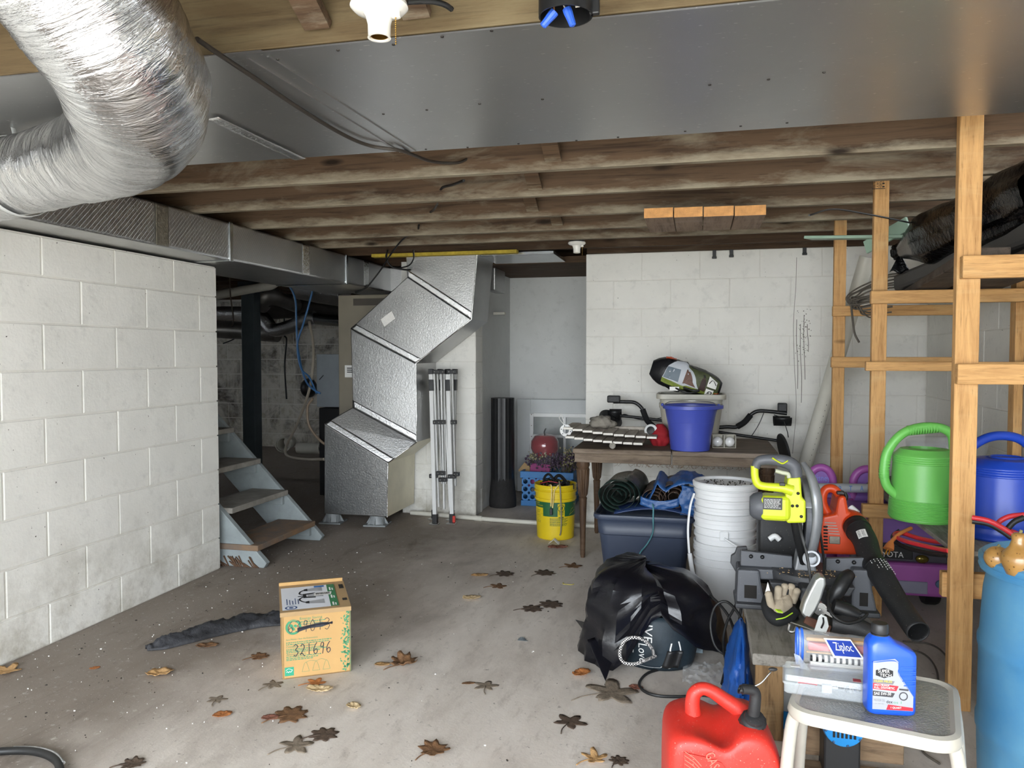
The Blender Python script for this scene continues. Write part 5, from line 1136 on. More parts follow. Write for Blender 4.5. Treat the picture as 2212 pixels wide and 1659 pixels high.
G().lathe([(.040, -.004), (.042, .0), (.040, .004), (.02, .012)], 28, M=M2).obj('trim', M_WHITEP, rc, sm=40)
G().lathe([(.026, .010), (.024, .014), (.001, .016)], 20, M=M2).obj('badge', M_BLACK, rc, sm=40)
# ================================================================ tote and tarps below the table
tx0, tx1, ty0, ty1, tzz = -.535, -.02, 4.13, 4.55, .42
tt = thing('storage_tote', 'dark slate blue plastic storage tote standing before the table', 'tote', ((tx0+tx1)/2, 4.34, 0))
M_TOTE = mat('slate_blue_plastic', '343d50', .45, var=.08, vs=4); tcx, tcy = (tx0+tx1)/2, (ty0+ty1)/2
def rrt(dx, z, c=.05): return [(tcx+p[0], tcy+p[1], p[2]) for p in rr((tx1-tx0)/2-dx, (ty1-ty0)/2-dx, z, c)]
G().ring([rrt(.055, 0), rrt(.05, .01), rrt(.018, .30), rrt(.012, .305), rrt(.006, .385)], True, True, False).obj('body', M_TOTE, tt, sm=30, solid=.004)
G().ring([rrt(.010, .385), rrt(-.008, .387), rrt(-.012, .40), rrt(-.010, .412), rrt(.0, .415), rrt(.006, .39)], True).obj('rim', M_TOTE, tt, sm=30)
la = PY(1335, 1100, 4.12)
G().sheet(lambda u, v: (tx0+.10+u*.43, 4.15+v*.22, .418+.035*math.sin(PI*u)+.012*v+.01*math.sin(PI*v)), 24, 6).obj('lid', mat('navy_lid_plastic', '25365c', .25, var=.05), tt, sm=60, solid=.006)
cord([PY(1407, 1084, 4.2), PY(1411, 1095, 4.12), PY(1411, 1120, 4.11), PY(1410, 1150, 4.12), PY(1398, 1175, 4.13), PY(1382, 1195, 4.13), PY(1374, 1220, 4.13)], .004, 'tie_cord', mat('teal_cord', '4b7f86', .6), 'teal tie cord hanging down the front of the storage tote')
# green tarp roll
gc = PY(1335, 1066, 4.22)
def rollf(u, v):
    a = u*2*PI*4.2; r = .018+.088*u+.006*noise.noise(Vector((u*30, v*4, 3)))
    return (gc.x+r*1.15*math.cos(a)+.09*v*.3, 4.19+.38*v+.01*noise.noise(Vector((u*40, 1, 1))), .505+r*math.sin(a)*.95+.01*noise.noise(Vector((u*22, v*7, 9))))
G().sheet(rollf, 180, 8).obj('green_tarp_roll', mat('dark_green_film', '1f2f2a', .28, var=.2, vs=15, bump=.4, bs=60), None, sm=180, solid=-.001, at=(gc.x, 4.25, .41), label='rolled dark green plastic sheeting on the left of the storage tote', cat='tarp')
# blue and brown tarp
tp_ = thing('folded_tarp', 'folded blue tarp with brown lining piled on the storage tote', 'tarp', (PY(1465, 1070, 4.3).x, 4.35, .42))
M_TARPB = mat('blue_tarp', '234f86', .42, var=.15, vs=10, bump=.3, bs=50); M_TARPR = mat('brown_tarp', '4a3a30', .45, var=.25, vs=16, bump=.5, bs=40)
for n, (px, py, r, l) in enumerate(((1415, 1072, .07, .30), (1458, 1073, .085, .32))):
    c = PY(px, py, 4.2)
    def rf(u, v, c=c, r=r, l=l): a = u*2*PI*3; q = r*(.25+.75*u)*(1+.12*noise.noise(Vector((u*20, v*5, n)))); return (c.x+q*math.cos(a)*1.1, 4.20+l*v, .425+r+q*math.sin(a)*.95)
    G().sheet(rf, 110, 6).obj('brown_fold', M_TARPR, tp_, sm=180, solid=-.002)
p0, p1 = PY(1383, 1060, 4.2), PY(1556, 1060, 4.2)
def cov(u, v):
    x = p0.x+(p1.x-p0.x)*u; prof = .425+.165*math.sin(PI*min(1, .12+u*.8))**.8
    k = [.05, .06, .165, .12, .155, .17, .165, .15, .12, .02]; s = u*(len(k)-1); i = min(int(s), len(k)-2); h = k[i]+(k[i+1]-k[i])*(s-i)
    return (x, 4.165+.42*v, .425+h*(1 if v > .02 else .95)+.022*math.sin(PI*v)+.014*noise.noise(Vector((u*9, v*6, 2)))+.006*noise.noise(Vector((u*30, v*16, 4))))
G().sheet(cov, 60, 24).obj('blue_cover', M_TARPB, tp_, sm=180, solid=-.002)
a, b = PY(1470, 1050, 4.16), PY(1545, 1100, 4.16)
G().sheet(lambda u, v: (p0.x+.21+u*.25+.01*math.sin(9*v), 4.155-.01*math.sin(PI*v)-.012*noise.noise(Vector((u*7, v*7, 1))), .425+(.16-.04*u)*v), 20, 14).obj('blue_side', M_TARPB, tp_, sm=180, solid=-.002)
G().sheet(lambda u, v: (p0.x+.005+u*.20, 4.15+.012*noise.noise(Vector((u*9, v*7, 5))), .47+.045*v-.02*math.sin(PI*u)), 14, 6).obj('blue_hem', M_TARPB, tp_, sm=180, solid=-.002)
# ================================================================ nested white pails
M_PAIL = mat('white_pail_plastic', 'd9dadb', .38, var=.05, vs=3, dust=.12)
pcx, pcy = PY(1566, 1200, 3.87).x, 3.87
def pail(z0, label, part):
    t = thing('white_pail', label, 'bucket', (pcx, pcy, z0), 0, 'nested white pails')
    R = lambda z: .131+.014*z/.37
    pr = [(R(0)-.004, 0), (R(0), .004), (R(.25), .25), (R(.25)+.007, .252), (R(.26)+.007, .266), (R(.27), .268), (R(.29), .29), (R(.29)+.007, .292), (R(.3)+.007, .302), (R(.31), .304), (R(.325), .325), (R(.325)+.006, .327), (R(.34)+.006, .345), (R(.35), .347), (R(.36)+.004, .36), (R(.37)+.005, .37), (R(.37)-.002, .371), (R(.3)-.004, .30), (R(0)-.003, .012), (.001, .01)]
    G().lathe(pr, 48, cap1=False).obj('body', M_PAIL, t, L=True, sm=35)
    return t
p1_ = pail(0.0, 'bottom pail of the stack of white plastic buckets', 0)
p2_ = pail(.145, 'middle pail of the stack of white plastic buckets', 0)
p3_ = pail(.28, 'topmost pail of the stack of white plastic buckets', 0)
G().tube([(-.148, -.02, .315), (-.165, -.05, .26), (-.175, -.075, .16), (-.17, -.09, .06), (-.165, -.095, .03)], .006, 8, 6, flat=.5).obj('handle', M_PAIL, p3_, L=True, sm=60)
G().tube([(-.166, -.095, .04), (-.155, -.10, -.03), (-.145, -.10, -.075)], .011, 10, 4).obj('grip', M_PAIL, p3_, L=True, sm=60)
G().tube([(-.01, -.158, .27), (.05, -.162, .235), (.10, -.14, .21), (.135, -.10, .185)], .005, 8, 6).obj('handle', M_PAIL, p2_, L=True, sm=60)
G().box(-.03, .01, -.155, -.145, .255, .30).obj('handle_ear', M_PAIL, p2_, L=True, bev=.004)
lid = thing('pail_lid', 'dirty white lid on top of the stacked pails', 'lid', (pcx, pcy, .645))
G().lathe([(.148, -.012), (.154, -.010), (.156, .010), (.150, .016), (.142, .014), (.138, .002), (.001, .0)], 48, cap0=False, cap1=False).obj('rim_disc', M_PAIL, lid, L=True, sm=35)
g = G()
for i in range(90): a = rnd.uniform(0, 2*PI); r = .13*math.sqrt(rnd.random()); g.ball((r*math.cos(a), r*math.sin(a), .003), rnd.uniform(.0012, .004), 5, 3)
g.obj('dirt', mat('dirt_specks', '3b3530', .9, var=.4, vs=30), lid, L=True, kind='stuff')
# ================================================================ black bag with a shopping tote
bgc = Vector((-.215, 3.36, 0))
bg_ = thing('garbage_bag', 'black plastic garbage bag slumped over a tote bag in the middle of the floor', 'bag', bgc)
M_BAG = mat('black_bag_film', '101016', .30, var=.2, vs=8, bump=.12, bs=30)
def interp(tab, a):
    a = a % (2*PI); n = len(tab); s = a/(2*PI)*n; i = int(s) % n; f = s-int(s); f = f*f*(3-2*f)
    return tab[i]+(tab[(i+1) % n]-tab[i])*f
# 24 entries, angle from +X counter-clockwise; the camera looks from about 1.5*pi
RAD = [.30, .30, .27, .25, .22, .20, .20, .21, .22, .23, .23, .235, .24, .245, .26, .275, .29, .29, .25, .22, .22, .25, .28, .30]
HEM = [.02, .02, .02, .02, .02, .02, .02, .02, .02, .02, .02, .02, .02, .02, .015, .012, .01, .02, .15, .235, .17, .10, .07, .04]
def bagd(u, v):
    a = 2*PI*u; r0 = interp(RAD, a); hm = interp(HEM, a)
    top = .375+.02*math.cos(a-2.9)+.012*math.cos(3*a)
    t = v
    sh = (1-t**(4.5+1.5*max(0, math.cos(a-2.6))))**.5 if t < 1 else 0
    q = Vector((math.cos(a), math.sin(a), 0))
    fold = .028*noise.noise(Vector((q.x*2.2, q.y*2.2, t*1.8)))+.022*noise.noise(Vector((q.x*6, q.y*6, t*4.5)))
    cr = .03*abs(noise.noise(Vector((q.x*3+7, q.y*3, t*2.2))))
    r = r0*(.16+.84*sh)+(fold-cr)*(.4+.6*sh)+.05*(1-t)**3
    if t > .93: r *= (1-t)/.07
    z = hm+(top-hm)*(t**.78)+.012*noise.noise(Vector((math.cos(a)*3, math.sin(a)*3, t*3+4)))*t
    return (bgc.x+r*math.cos(a), bgc.y+r*math.sin(a), max(.004, z))
bs_ = G().sheet(bagd, 40, 15, True); bs_.f = [t_ for f in bs_.f for t_ in ((f[0], f[1], f[2]), (f[0], f[2], f[3]))]; bs_.m = [0]*len(bs_.f)
bs_.obj('bag_skin', M_BAG, bg_, sm=24, solid=-.001)
e = PZ(1308, 1474)
G().sheet(lambda u, v: Vector((-.37, 3.13, .10)).lerp(e+Vector((0, 0, .004)), v)+Vector(((u-.5)*.13*(1-v), .02*math.sin(PI*u)*(1-v), .012*math.sin(PI*u)*(1-v))), 8, 10).obj('bag_tip', M_BAG, bg_, sm=60, solid=-.001)
e = PZ(1243, 1352)
G().sheet(lambda u, v: Vector((-.44, 3.32, .06)).lerp(e+Vector((0, 0, .03)), v)+Vector((0, 0, (u-.5)*.08*(1-v))), 6, 6).obj('bag_corner', M_BAG, bg_, sm=60, solid=-.001)
tc = Vector((-.155, 3.25, 0))
tb_ = thing('tote_bag', 'dark teal printed tote bag peeking out under the black garbage bag', 'bag', tc)
M_TBAG = mat('dark_teal_canvas', '1c2a33', .6, var=.3, vs=10, bump=.15, bs=60)
def tfn(u, v, off=0):
    a = 2*PI*u; s = [.84, 1.0, 1.02, .97, .8][int(v*3.99)] if v < 1 else .8
    s = .80+.24*math.sin(PI*(.15+.7*v)); rx, ry = (.155+off)*s, (.13+off)*s
    return Vector((tc.x+rx*math.cos(a), tc.y+ry*math.sin(a)-.015*(1-v), .004+.21*v))
G().sheet(tfn, 48, 10, True).obj('canvas', M_TBAG, tb_, sm=60, solid=-.002)
G().ring([[tuple(tfn(k/24, 0)) for k in range(24)]], True, True, False).obj('bottom', M_TBAG, tb_)
wput = lambda a, b: tfn(.75+a, b, .0025)
g = G(); vt = lambda st, u0, v0, w, h: g.add([wput(u0+b*w, v0-a*h) for a, b in TX[st][0]], TX[st][1])
vt('LIVE', -.050, .98, .034, .44); vt('Love', -.072, .50, .036, .36); vt('S', -.125, .42, .03, .14)
g.stroke([(.06, .55), (.055, .40), (.07, .30), (.065, .15)], .006, wput); g.stroke([(.09, .58), (.10, .35), (.085, .10)], .006, wput)
g.stroke([(-.10, .07), (-.03, .06), (.02, .07)], .004, wput); g.stroke([(.02, .08), (.05, .16), (.06, .06), (.03, .07)], .004, wput)
g.obj('lettering', M_PRINTW, tb_)
def m_check():
    t = NT('checked_rope'); ck = t.n('ShaderNodeTexChecker'); ck.inputs['Scale'].default_value = 190; ck.inputs[1].default_value = c8('d8d4d0'); ck.inputs[2].default_value = c8('1c1a1c'); t.l(t.co('Object'), ck.inputs['Vector']); return t.set(col=ck.outputs[0], rough=.8)
M_ROPE = m_check()
yy = 3.085
G().tube([PY(1412, 1413, 3.08), PY(1408, 1400, 3.04), PY(1390, 1382, 3.01), PY(1368, 1377, 3.00), PY(1350, 1384, 3.0), PY(1340, 1402, 3.0), PY(1340, 1420, 3.0), PY(1350, 1432, 3.0), PY(1372, 1434, 3.0), PY(1395, 1426, 3.02), PY(1416, 1417, 3.08)], .0065, 8, 8).obj('rope_handle', M_ROPE, tb_, sm=60)
p = PZ(1400, 1425); G().sheet(lambda u, v: Vector((-.12+.10*(u-.5)+.02*v, 3.115+.01*math.sin(9*u), .02+.07*v)), 10, 6).obj('strap', M_BLACK, tb_, sm=60, solid=-.002)
p = PZ(1505, 1412); G().sheet(lambda u, v: p+Vector((.05*(u-.5), .05*v, .004+.045*v)), 4, 4).obj('paper_corner', mat('pale_blue_paper', 'b9cdd8', .6), None, at=tuple(p), solid=-.001, label='pale blue paper corner sticking out right of the tote bag', cat='paper')
# clear film scrap, cords on the floor
c = PZ(1520, 1462)
G().sheet(lambda u, v: c+Vector(((u-.5)*.16, (v-.5)*.20, .012+.02*abs(noise.noise(Vector((u*5, v*5, 1))))+.01*noise.noise(Vector((u*14, v*14, 2))))), 24, 24).obj('plastic_scrap', M_CLEAR, None, sm=40, at=tuple(c), label='crumpled clear plastic film on the floor behind the fuel can handle', cat='plastic film')
cord([PZ(1470, 1440, .006), PZ(1430, 1445, .006), PZ(1398, 1455, .006), PZ(1381, 1475, .006), PZ(1390, 1492, .006), PZ(1420, 1503, .006), PZ(1470, 1505, .006), PZ(1520, 1502, .006), PZ(1580, 1512, .006), PZ(1640, 1525, .006)], .0055, 'power_cord', M_RUB, 'black power cord curving on the floor behind the red fuel can', 'cord')
for i, pts in enumerate(([(1612, 1200, 3.3), (1606, 1260, 3.25), (1600, 1320, 3.2), (1588, 1380, 3.15), (1570, 1412, 3.1), (1545, 1395, 3.1), (1535, 1350, 3.12), (1545, 1310, 3.15), (1570, 1300, 3.15), (1598, 1330, 3.1), (1612, 1370, 3.05)],
                         [(1610, 1230, 3.28), (1592, 1300, 3.2), (1570, 1345, 3.15), (1562, 1390, 3.1), (1572, 1440, 3.0), (1588, 1480, 2.9), (1592, 1500, 2.85)],
                         [(1534, 1286, 3.3), (1560, 1312, 3.25), (1580, 1345, 3.2), (1592, 1400, 3.1), (1580, 1450, 3.0), (1565, 1480, 2.95)])):
    cord([PY(*p) for p in pts], .0055, 'power_cord', M_RUB, ('black saw cord looped in front of the white pails', 'black saw cord hanging straight to the warning tag', 'black cord with stiff end leaning on the white pails')[i], 'cord', 8, 8)
a = PY(1570, 1420, 2.98); G().tube([PY(1572, 1440, 3.0), PY(1563, 1478, 2.93)], .012, 10, 1).obj('plug_end', M_BLACK, None, sm=40, at=tuple(a), label='black plug end lying between the cord loops and the bench leg', cat='plug')
tg_ = PY(1592, 1495, 2.80)
wt = thing('warning_tag', 'black cord warning tag with white fine print by the bench leg', 'tag', tg_)
WU = Vector((.9, .1, .25)).normalized(); WV = Vector((.15, -.3, .95)).normalized(); wput_ = plane(tg_-WU*.028-WV*.05, WU, WV)
wput2 = plane(tg_-WU*.028-WV*.05, WU, WV, .0012)
G().add([wput_(0, 0), wput_(.056, 0), wput_(.056, .075), wput_(.04, .095), wput_(.016, .095), wput_(0, .075)], [(0, 1, 2, 3, 4, 5)]).obj('card', M_BLACK, wt, solid=-.0012)
g = G()
for i in range(6): g.add([wput2(.008+.008*i, .012+.004*(i % 2)), wput2(.010+.008*i, .012+.004*(i % 2)), wput2(.010+.008*i, .05+.006*(i % 3)), wput2(.008+.008*i, .05+.006*(i % 3))], [(0, 1, 2, 3)])
g.add([wput2(.045, .02), wput2(.053, .02), wput2(.053, .06), wput2(.045, .06)], [(0, 1, 2, 3)])
g.obj('fine_print', M_PRINTW, wt)
# blue tarp bag under the bench edge
c = PZ(1600, 1475); bt = thing('blue_tarp_bag', 'bright blue tarp bag hanging at the left side of the wooden bench', 'bag', (.17, 2.98, 0))
def btf(u, v):
    a = 2*PI*u; r = 1+.35*noise.noise(Vector((math.cos(a)*2, math.sin(a)*2, v*3)))+.16*noise.noise(Vector((math.cos(a)*6, math.sin(a)*6, v*8)))
    k = (1.45-.75*v)*(1-v**6*.9)
    return (.148+.012*v+.036*r*math.cos(a)*k, 2.93+.20*r*math.sin(a)*(1.2-.4*v)*(1-v**6*.9), .004+.295*v)
G().sheet(btf, 40, 20, True).obj('skin', mat('bright_blue_tarp', '1f56a6', .4, var=.12, vs=10, bump=.2, bs=40), bt, sm=60, solid=-.002)
G().tube([(.12, 2.68, .03), (.15, 2.67, .05), (.20, 2.66, .09)], .007, 8, 4, flat=.4).obj('strap', M_BLACK, bt, sm=60)
G().cb((.105, 2.72, .06), (.02, .03, .05)).obj('buckle', M_STEEL, bt, bev=.003)
# scraps of tape on the floor
p = PZ(1228, 1261); g = G(); g.stroke([(-.03, .01), (-.025, -.015), (.02, -.02), (.03, .0)], .006, lambda a, b: p+Vector((a, b, .003)), 3); g.obj('plastic_clip', mat('yellow_clip', 'cfc05a', .5), None, at=tuple(p), solid=.002, label='small broken yellow plastic clip on the floor left of the black bag', cat='clip')
p = PZ(1130, 1383); G().sheet(lambda u, v: p+Vector((.045*(u-.5), .03*(v-.5), .003+.006*math.sin(5*u)*v)), 6, 4).obj('foil_scrap', mat('blue_grey_foil', '8b9499', .4, .4), None, at=tuple(p), solid=-.0006, label='small blue grey foil scrap in the middle of the floor', cat='scrap')
# ================================================================ stud shelving on the right
sf = thing('shelf_frame', 'open shelving frame nailed from new pine studs along the right wall', 'shelf', (1.1, 4.0, 0))
def post(px0, px1, y, ztop, d=.038, pxy=765):
    a, b = PY(px0, pxy, y).x, PY(px1, pxy, y).x
    G().box(a, b, y, y+d, 0.0, ztop).obj('post', M_PINE, sf, bev=.003); return a, b
fa_ = post(2063, 2115, 3.018, 2.22); ma_ = post(1883, 1915, 4.038, 2.22); ra_ = post(1799, 1825, 4.90, 2.22)
for (yy_, w) in ((3.018, .07), (4.038, .07), (4.90, .07)): G().box(XR-.05, XR-.012, yy_+.03, yy_+.03+w, 0, 2.0).obj('post', M_PINE, sf, bev=.003)
a = PY(2030, 765, 5.5).x; b = PY(2060, 765, 5.5).x
G().box(a, b, 5.5, 5.538, 0, 2.22).obj('post', M_PINE, sf, bev=.003)
def rail(px, pt, pb, y, h=None, d=.038, x1=XR-.015, m=None):
    q = PY(px, (pt+pb)/2, y); zt, zb = PY(px, pt, y).z, PY(px, pb, y).z
    G().box(q.x, x1, y, y+d, zb, zt).obj('rail', m or M_PINEX, sf, bev=.004); return zt
z1a = rail(2080, 552, 601, 2.979); z2a = rail(2069, 786, 830, 2.979); z3a = rail(2035, 1236, 1290, 3.057, x1=XR-.06)
z1b = rail(1882, 628, 656, 3.999); z2b = rail(1871, 781, 801, 3.999); z3b = rail(1863, 1089, 1118, 3.999)
z1c = rail(1799, 661, 683, 4.862); z2c = rail(1796, 771, 794, 4.862)
g = G(); zz = 2.0; p = PY(1883, 400, 4.036)
pz = lambda a, b: Vector((p.x+.004+a, 4.0365, 2.112-b))
for i, s in enumerate(('CNL 15', 'S-DRY', 'STUD', 'HI')): g.add([(pz(.004+.013*i, 0)+Vector((v*.010, 0, -u*.05))) for u, v in TX[s][0]], [f[::-1] for f in TX[s][1]])
g.obj('grade_stamp', M_PRINTK, sf)
g = G().box(p.x+.002, p.x+.06, 4.0362, 4.0368, 2.055, 2.058); g.obj('stamp_line', M_PRINTK, sf)
# level shelves
G().box(.90, XR-.06, 3.06, 4.86, z3b+.0-.002, z3b+.016).obj('shelf_board', M_GREYW, sf, bev=.002)
zs = max(z1a, z1b)+.003
for i, (x0, x1, y0, y1) in enumerate(((1.05, 1.19, 3.1, 4.72), (1.22, 1.42, 2.9, 4.74))):
    g = G(); g.hexa([(x0-.12, y0, z1a+.004), (x1-.12, y0, z1a+.004), (x1, y1, z1c+.004), (x0, y1, z1c+.004), (x0-.12, y0, z1a+.04), (x1-.12, y0, z1a+.04), (x1, y1, z1c+.04), (x0, y1, z1c+.04)])
    g.obj('dark_plank', m_wood('dark_plank_wood%d' % i, '3a302a', '524840', '6a625a', gs=(9, 1.2, 9), worn=.3), None, bev=.004, at=((x0+x1)/2, 4, z1a), label=('dark weathered plank lying along the top shelf, the left one', 'dark weathered plank lying along the top shelf, the right one')[i], cat='plank')
# grey gutter length
ga, gb = PY(1925, 620, 4.6), PY(2230, 515, 3.2)
gd = (gb-ga)
G().bar(ga+Vector((.05, 0, .02)), gb+Vector((.06, 0, .04)), .09, .09).obj('grey_gutter', mat('grey_vinyl', '4d4b49', .55, var=.15, vs=4), None, bev=.02, at=tuple((ga+gb)/2), label='long grey vinyl gutter length lying on the top shelf', cat='gutter')
# black plastic wrapped bundle
bp0, bp1 = PY(1940, 545, 4.5), PY(2290, 400, 3.2)
wb_ = thing('wrapped_bundle', 'long bundle wrapped in glossy black plastic lying on the top shelf', 'bundle', (bp0+bp1)/2)
ax = (bp1-bp0); axn = ax.normalized(); sa_ = axn.cross(Vector((0, 0, 1))).normalized(); sb_ = sa_.cross(axn)
def bun(u, v):
    a = 2*PI*u; t = v
    r = .02+.115*min(1, t*3.2)**.8
    if t < .06: r = .045-.3*t
    w = 1+.16*noise.noise(Vector((math.cos(a)*1.4, math.sin(a)*1.4, t*4)))+.10*noise.noise(Vector((math.cos(a)*4, math.sin(a)*4, t*7)))+.05*math.sin(a*9+t*4)*(1-min(1, t*2))
    return bp0+ax*t+sa_*(r*w*math.cos(a))+sb_*(r*w*.95*math.sin(a))
M_WRAP = mat('glossy_black_wrap', '09090b', .22, var=.2, vs=8, bump=.5, bs=34, spec=.28)
G().sheet(bun, 48, 60, True).obj('wrap', M_WRAP, wb_, sm=40)
c = bp0+Vector((-.01, -.01, -.03))
G().sheet(lambda u, v: bp0+Vector(((u-.5)*.10*v-.0*v, -.03-.01*v, -.01-.10*v+.01*math.sin(9*u))), 10, 8).obj('wrap_tail', M_WRAP, wb_, sm=60, solid=-.001)
# mint green boards
M_MINT = mat('mint_paint', '9db8a4', .55, var=.1)
a, b = PY(1745, 514, 4.6), PY(1960, 512, 4.3); G().bar(a, b, .09, .016).obj('mint_board', M_MINT, None, bev=.003, at=tuple((a+b)/2), label='mint green painted board lying across the rear studs', cat='board')
a, b = PY(1870, 535, 4.45), PY(1962, 482, 4.25); G().bar(a, b, .016, .07).obj('mint_board', M_MINT, None, bev=.003, at=tuple((a+b)/2), label='mint green painted board standing on edge behind the middle stud', cat='board')
# cable hank on the rear rails
hk = thing('cable_hank', 'hank of grey cables hanging over the rear shelf rail', 'cable', PY(1870, 640, 4.6))
M_GCAB = mat('grey_cable', '5c554c', .6, var=.2)
for i in range(9):
    k = i*.012; r1, r2, r3 = rnd.uniform(-9, 9), rnd.uniform(-10, 10), rnd.uniform(-8, 8)
    G().tube([PY(1990, 590+i*6, 4.5), PY(1930+r1, 592+i*6, 4.6), PY(1880+r2, 606+i*6, 4.68-k), PY(1846+r3, 626+i*4, 4.74-k), PY(1828+i*3, 646+r1*.5, 4.76-k), PY(1840+i*2+r2*.5, 660+r3, 4.74-k), PY(1868+r1, 645+i*5, 4.68-k), PY(1920+r2, 632+i*6, 4.58)], .0045, 6, 6).obj('strand', M_GCAB, hk, sm=60)
G().tube([PY(1838, 656, 4.70), PY(1842, 690, 4.74), PY(1846, 720, 4.76), PY(1856, 740, 4.76)], .006, 6, 6).obj('loose_end', M_GCAB, hk, sm=60)
# leaning pvc pipe
a, b = PZ(1728, 1060, .0), PY(1874, 555, 5.1); a = PY(1738, 1010, 5.45); d = (b-a).normalized(); a2 = a-d*(a.z/d.z)
pp = thing('leaning_pipe', 'long cream plastic pipe leaning up behind the rear stud', 'pipe', (a2.x, a2.y, 0))
G().tube([a2+d*.03, b], .046, 24, 1).obj('barrel', M_PVC, pp, sm=50)
g = G()
for i in range(14): q = a2.lerp(b, .25+.02*i); g.cb(q+Vector((.012, -.046, 0)), (.003, .001, .010))
g.obj('printed_marking', M_PRINTK, pp, kind='stuff')
cord([PY(1748, 465, 3.2), PY(1800, 452, 3.6), PY(1870, 462, 3.9), PY(1960, 480, 4.1), PY(2000, 490, 4.2)], .004, 'overhead_cable', M_RUB, 'thin black cable strung below the joists behind the middle stud')
# ---------------------------------------------------------------- watering cans
M_GRN = mat('green_can_plastic', '72c25c', .38, var=.06, vs=3); M_BLC = mat('blue_can_plastic', '2146b4', .35, var=.06, vs=3)
def ribs(prof, z0, z1, n, d):
    out = []
    for i in range(n):
        z = z0+(z1-z0)*i/n; h = (z1-z0)/n; r = prof(z); out += [(r, z), (r+d, z+h*.3), (r+d, z+h*.6), (r, z+h*.95)]
    return out
zsh = z3b+.017
def wcan(nm, label, c, m, R, Hh, sx, hand, hr, rz, ribn):
    t = thing(nm, label, 'watering can', c, rz)
    R_ = lambda z: R*(1.0-.12*(z/Hh))
    pr = [(R*.96, 0), (R, .008)]+ribs(R_, .01, .09, ribn, .003)+[(R_(.10), .10), (R_(Hh*.8), Hh*.8)]+ribs(R_, Hh*.80, Hh*.92, 4, .002)+[(R_(Hh)-.01, Hh*.95), (R*.7, Hh), (R*.45, Hh+.004), (R*.43, Hh-.01)]
    M = Matrix.Diagonal((sx, 1, 1, 1))
    G().lathe(pr, 44, M=M, cap1=False).obj('body', m, t, L=True, sm=35)
    h = G().tube(hand, hr, 14, 8); hd = h.obj('handle', m, t, L=True, sm=60)
    return t, hd
cg = PZ(1992, 1148, zsh); cg = Vector((PY(1995, 1060, 3.62).x, 3.62, zsh))
t, hd = wcan('watering_can', 'bright green plastic watering can with ribbed grip on the shelf', cg, M_GRN, .135, .30, 1.0, [(-.115, -.02, .10), (-.155, -.02, .14), (-.168, -.02, .20), (-.160, -.02, .27), (-.13, -.02, .33), (-.08, -.02, .375), (-.01, -.02, .395), (.06, -.02, .39), (.10, -.02, .36), (.11, -.02, .30)], .019, .1, 12)
gp = catmull([(-.165, -.02, .165), (-.168, -.02, .20), (-.160, -.02, .27), (-.148, -.02, .305)], 6)
for i in range(2, 17): q = gp[min(i, len(gp)-2)]; q2 = gp[min(i+1, len(gp)-1)]; G().tube([q.lerp(q2, .2), q.lerp(q2, .7)], .0215, 14, 1).obj('grip_ring', M_GRN, hd, L=True, sm=50)
for i in range(12): x = -.075+.0105*i; G().tube([(x, -.02, .378+.0012*i), (x+.006, -.02, .379+.0012*i)], .0215, 14, 1).obj('grip_ring', M_GRN, hd, L=True, sm=50)
cbp = Vector((PY(2172, 1090, 3.34).x, 3.34, zsh))
t2, hd2 = wcan('watering_can', 'royal blue plastic watering can with large hoop handle on the shelf', cbp, M_BLC, .150, .30, 1.08, [(-.12, -.04, .08), (-.165, -.04, .13), (-.19, -.04, .21), (-.18, -.04, .30), (-.13, -.04, .36), (-.06, -.03, .39), (.02, -.02, .385), (.075, -.01, .35), (.10, 0, .305)], .0175, .1, 2)
G().lathe([(.05, .302), (.055, .31), (.06, .304)], 24).obj('filler_rim', M_BLC, t2, L=True, sm=40)
# jumper cables and extension cord
M_RED = mat('red_cable', 'cf3038', .4, var=.1)
q = lambda px, py, y: PY(px, py, y)
jt_ = thing('jumper_cables', 'red and black jumper cables looped around the studs under the watering cans', 'cable', q(1990, 1170, 3.3))
G().tube([q(2212, 1112, 3.0), q(2180, 1116, 3.0), q(2158, 1128, 3.0), q(2160, 1140, 2.99), q(2190, 1150, 2.98), q(2212, 1160, 2.98)], .009, 8, 8).obj('red_strand', M_RED, jt_, sm=60)
G().tube([q(2050, 1190, 3.05), q(2010, 1182, 3.2), q(1960, 1170, 3.35), q(1936, 1160, 3.45), q(1934, 1153, 3.5), q(1950, 1152, 3.5), q(1990, 1164, 3.4), q(2045, 1172, 3.25), q(2080, 1160, 3.1)], .009, 8, 8).obj('red_strand', M_RED, jt_, sm=60)
G().tube([q(2050, 1200, 3.05), q(2010, 1196, 3.2), q(1958, 1183, 3.36), q(1932, 1168, 3.46), q(1930, 1156, 3.52), q(1944, 1146, 3.52)], .009, 8, 8).obj('black_strand', M_RUB, jt_, sm=60)
G().tube([q(2100, 1118, 2.97), q(2135, 1125, 2.95), q(2165, 1140, 2.94), q(2190, 1156, 2.93)], .009, 8, 8).obj('red_strand', M_RED, jt_, sm=60)
G().tube([q(2100, 1126, 2.97), q(2135, 1132, 2.955), q(2165, 1148, 2.945), q(2185, 1162, 2.935)], .009, 8, 8).obj('black_strand', M_RUB, jt_, sm=60)
G().tube([q(2170, 1150, 2.97), q(2190, 1128, 2.97), q(2212, 1118, 2.97)], .010, 8, 6).obj('black_strand', M_RUB, jt_, sm=60)
ec = thing('extension_cord', 'orange extension cord with plug hanging off the shelf board', 'cord', q(1930, 1165, 3.5))
M_ORC = mat('orange_cord', 'c6763e', .5, var=.1)
G().tube([q(1968, 1141, 3.52), q(1945, 1152, 3.46), q(1930, 1165, 3.42), q(1925, 1172, 3.4)], .008, 8, 8).obj('cord', M_ORC, ec, sm=60)
a, b = q(1925, 1170, 3.4), q(1919, 1186, 3.38)
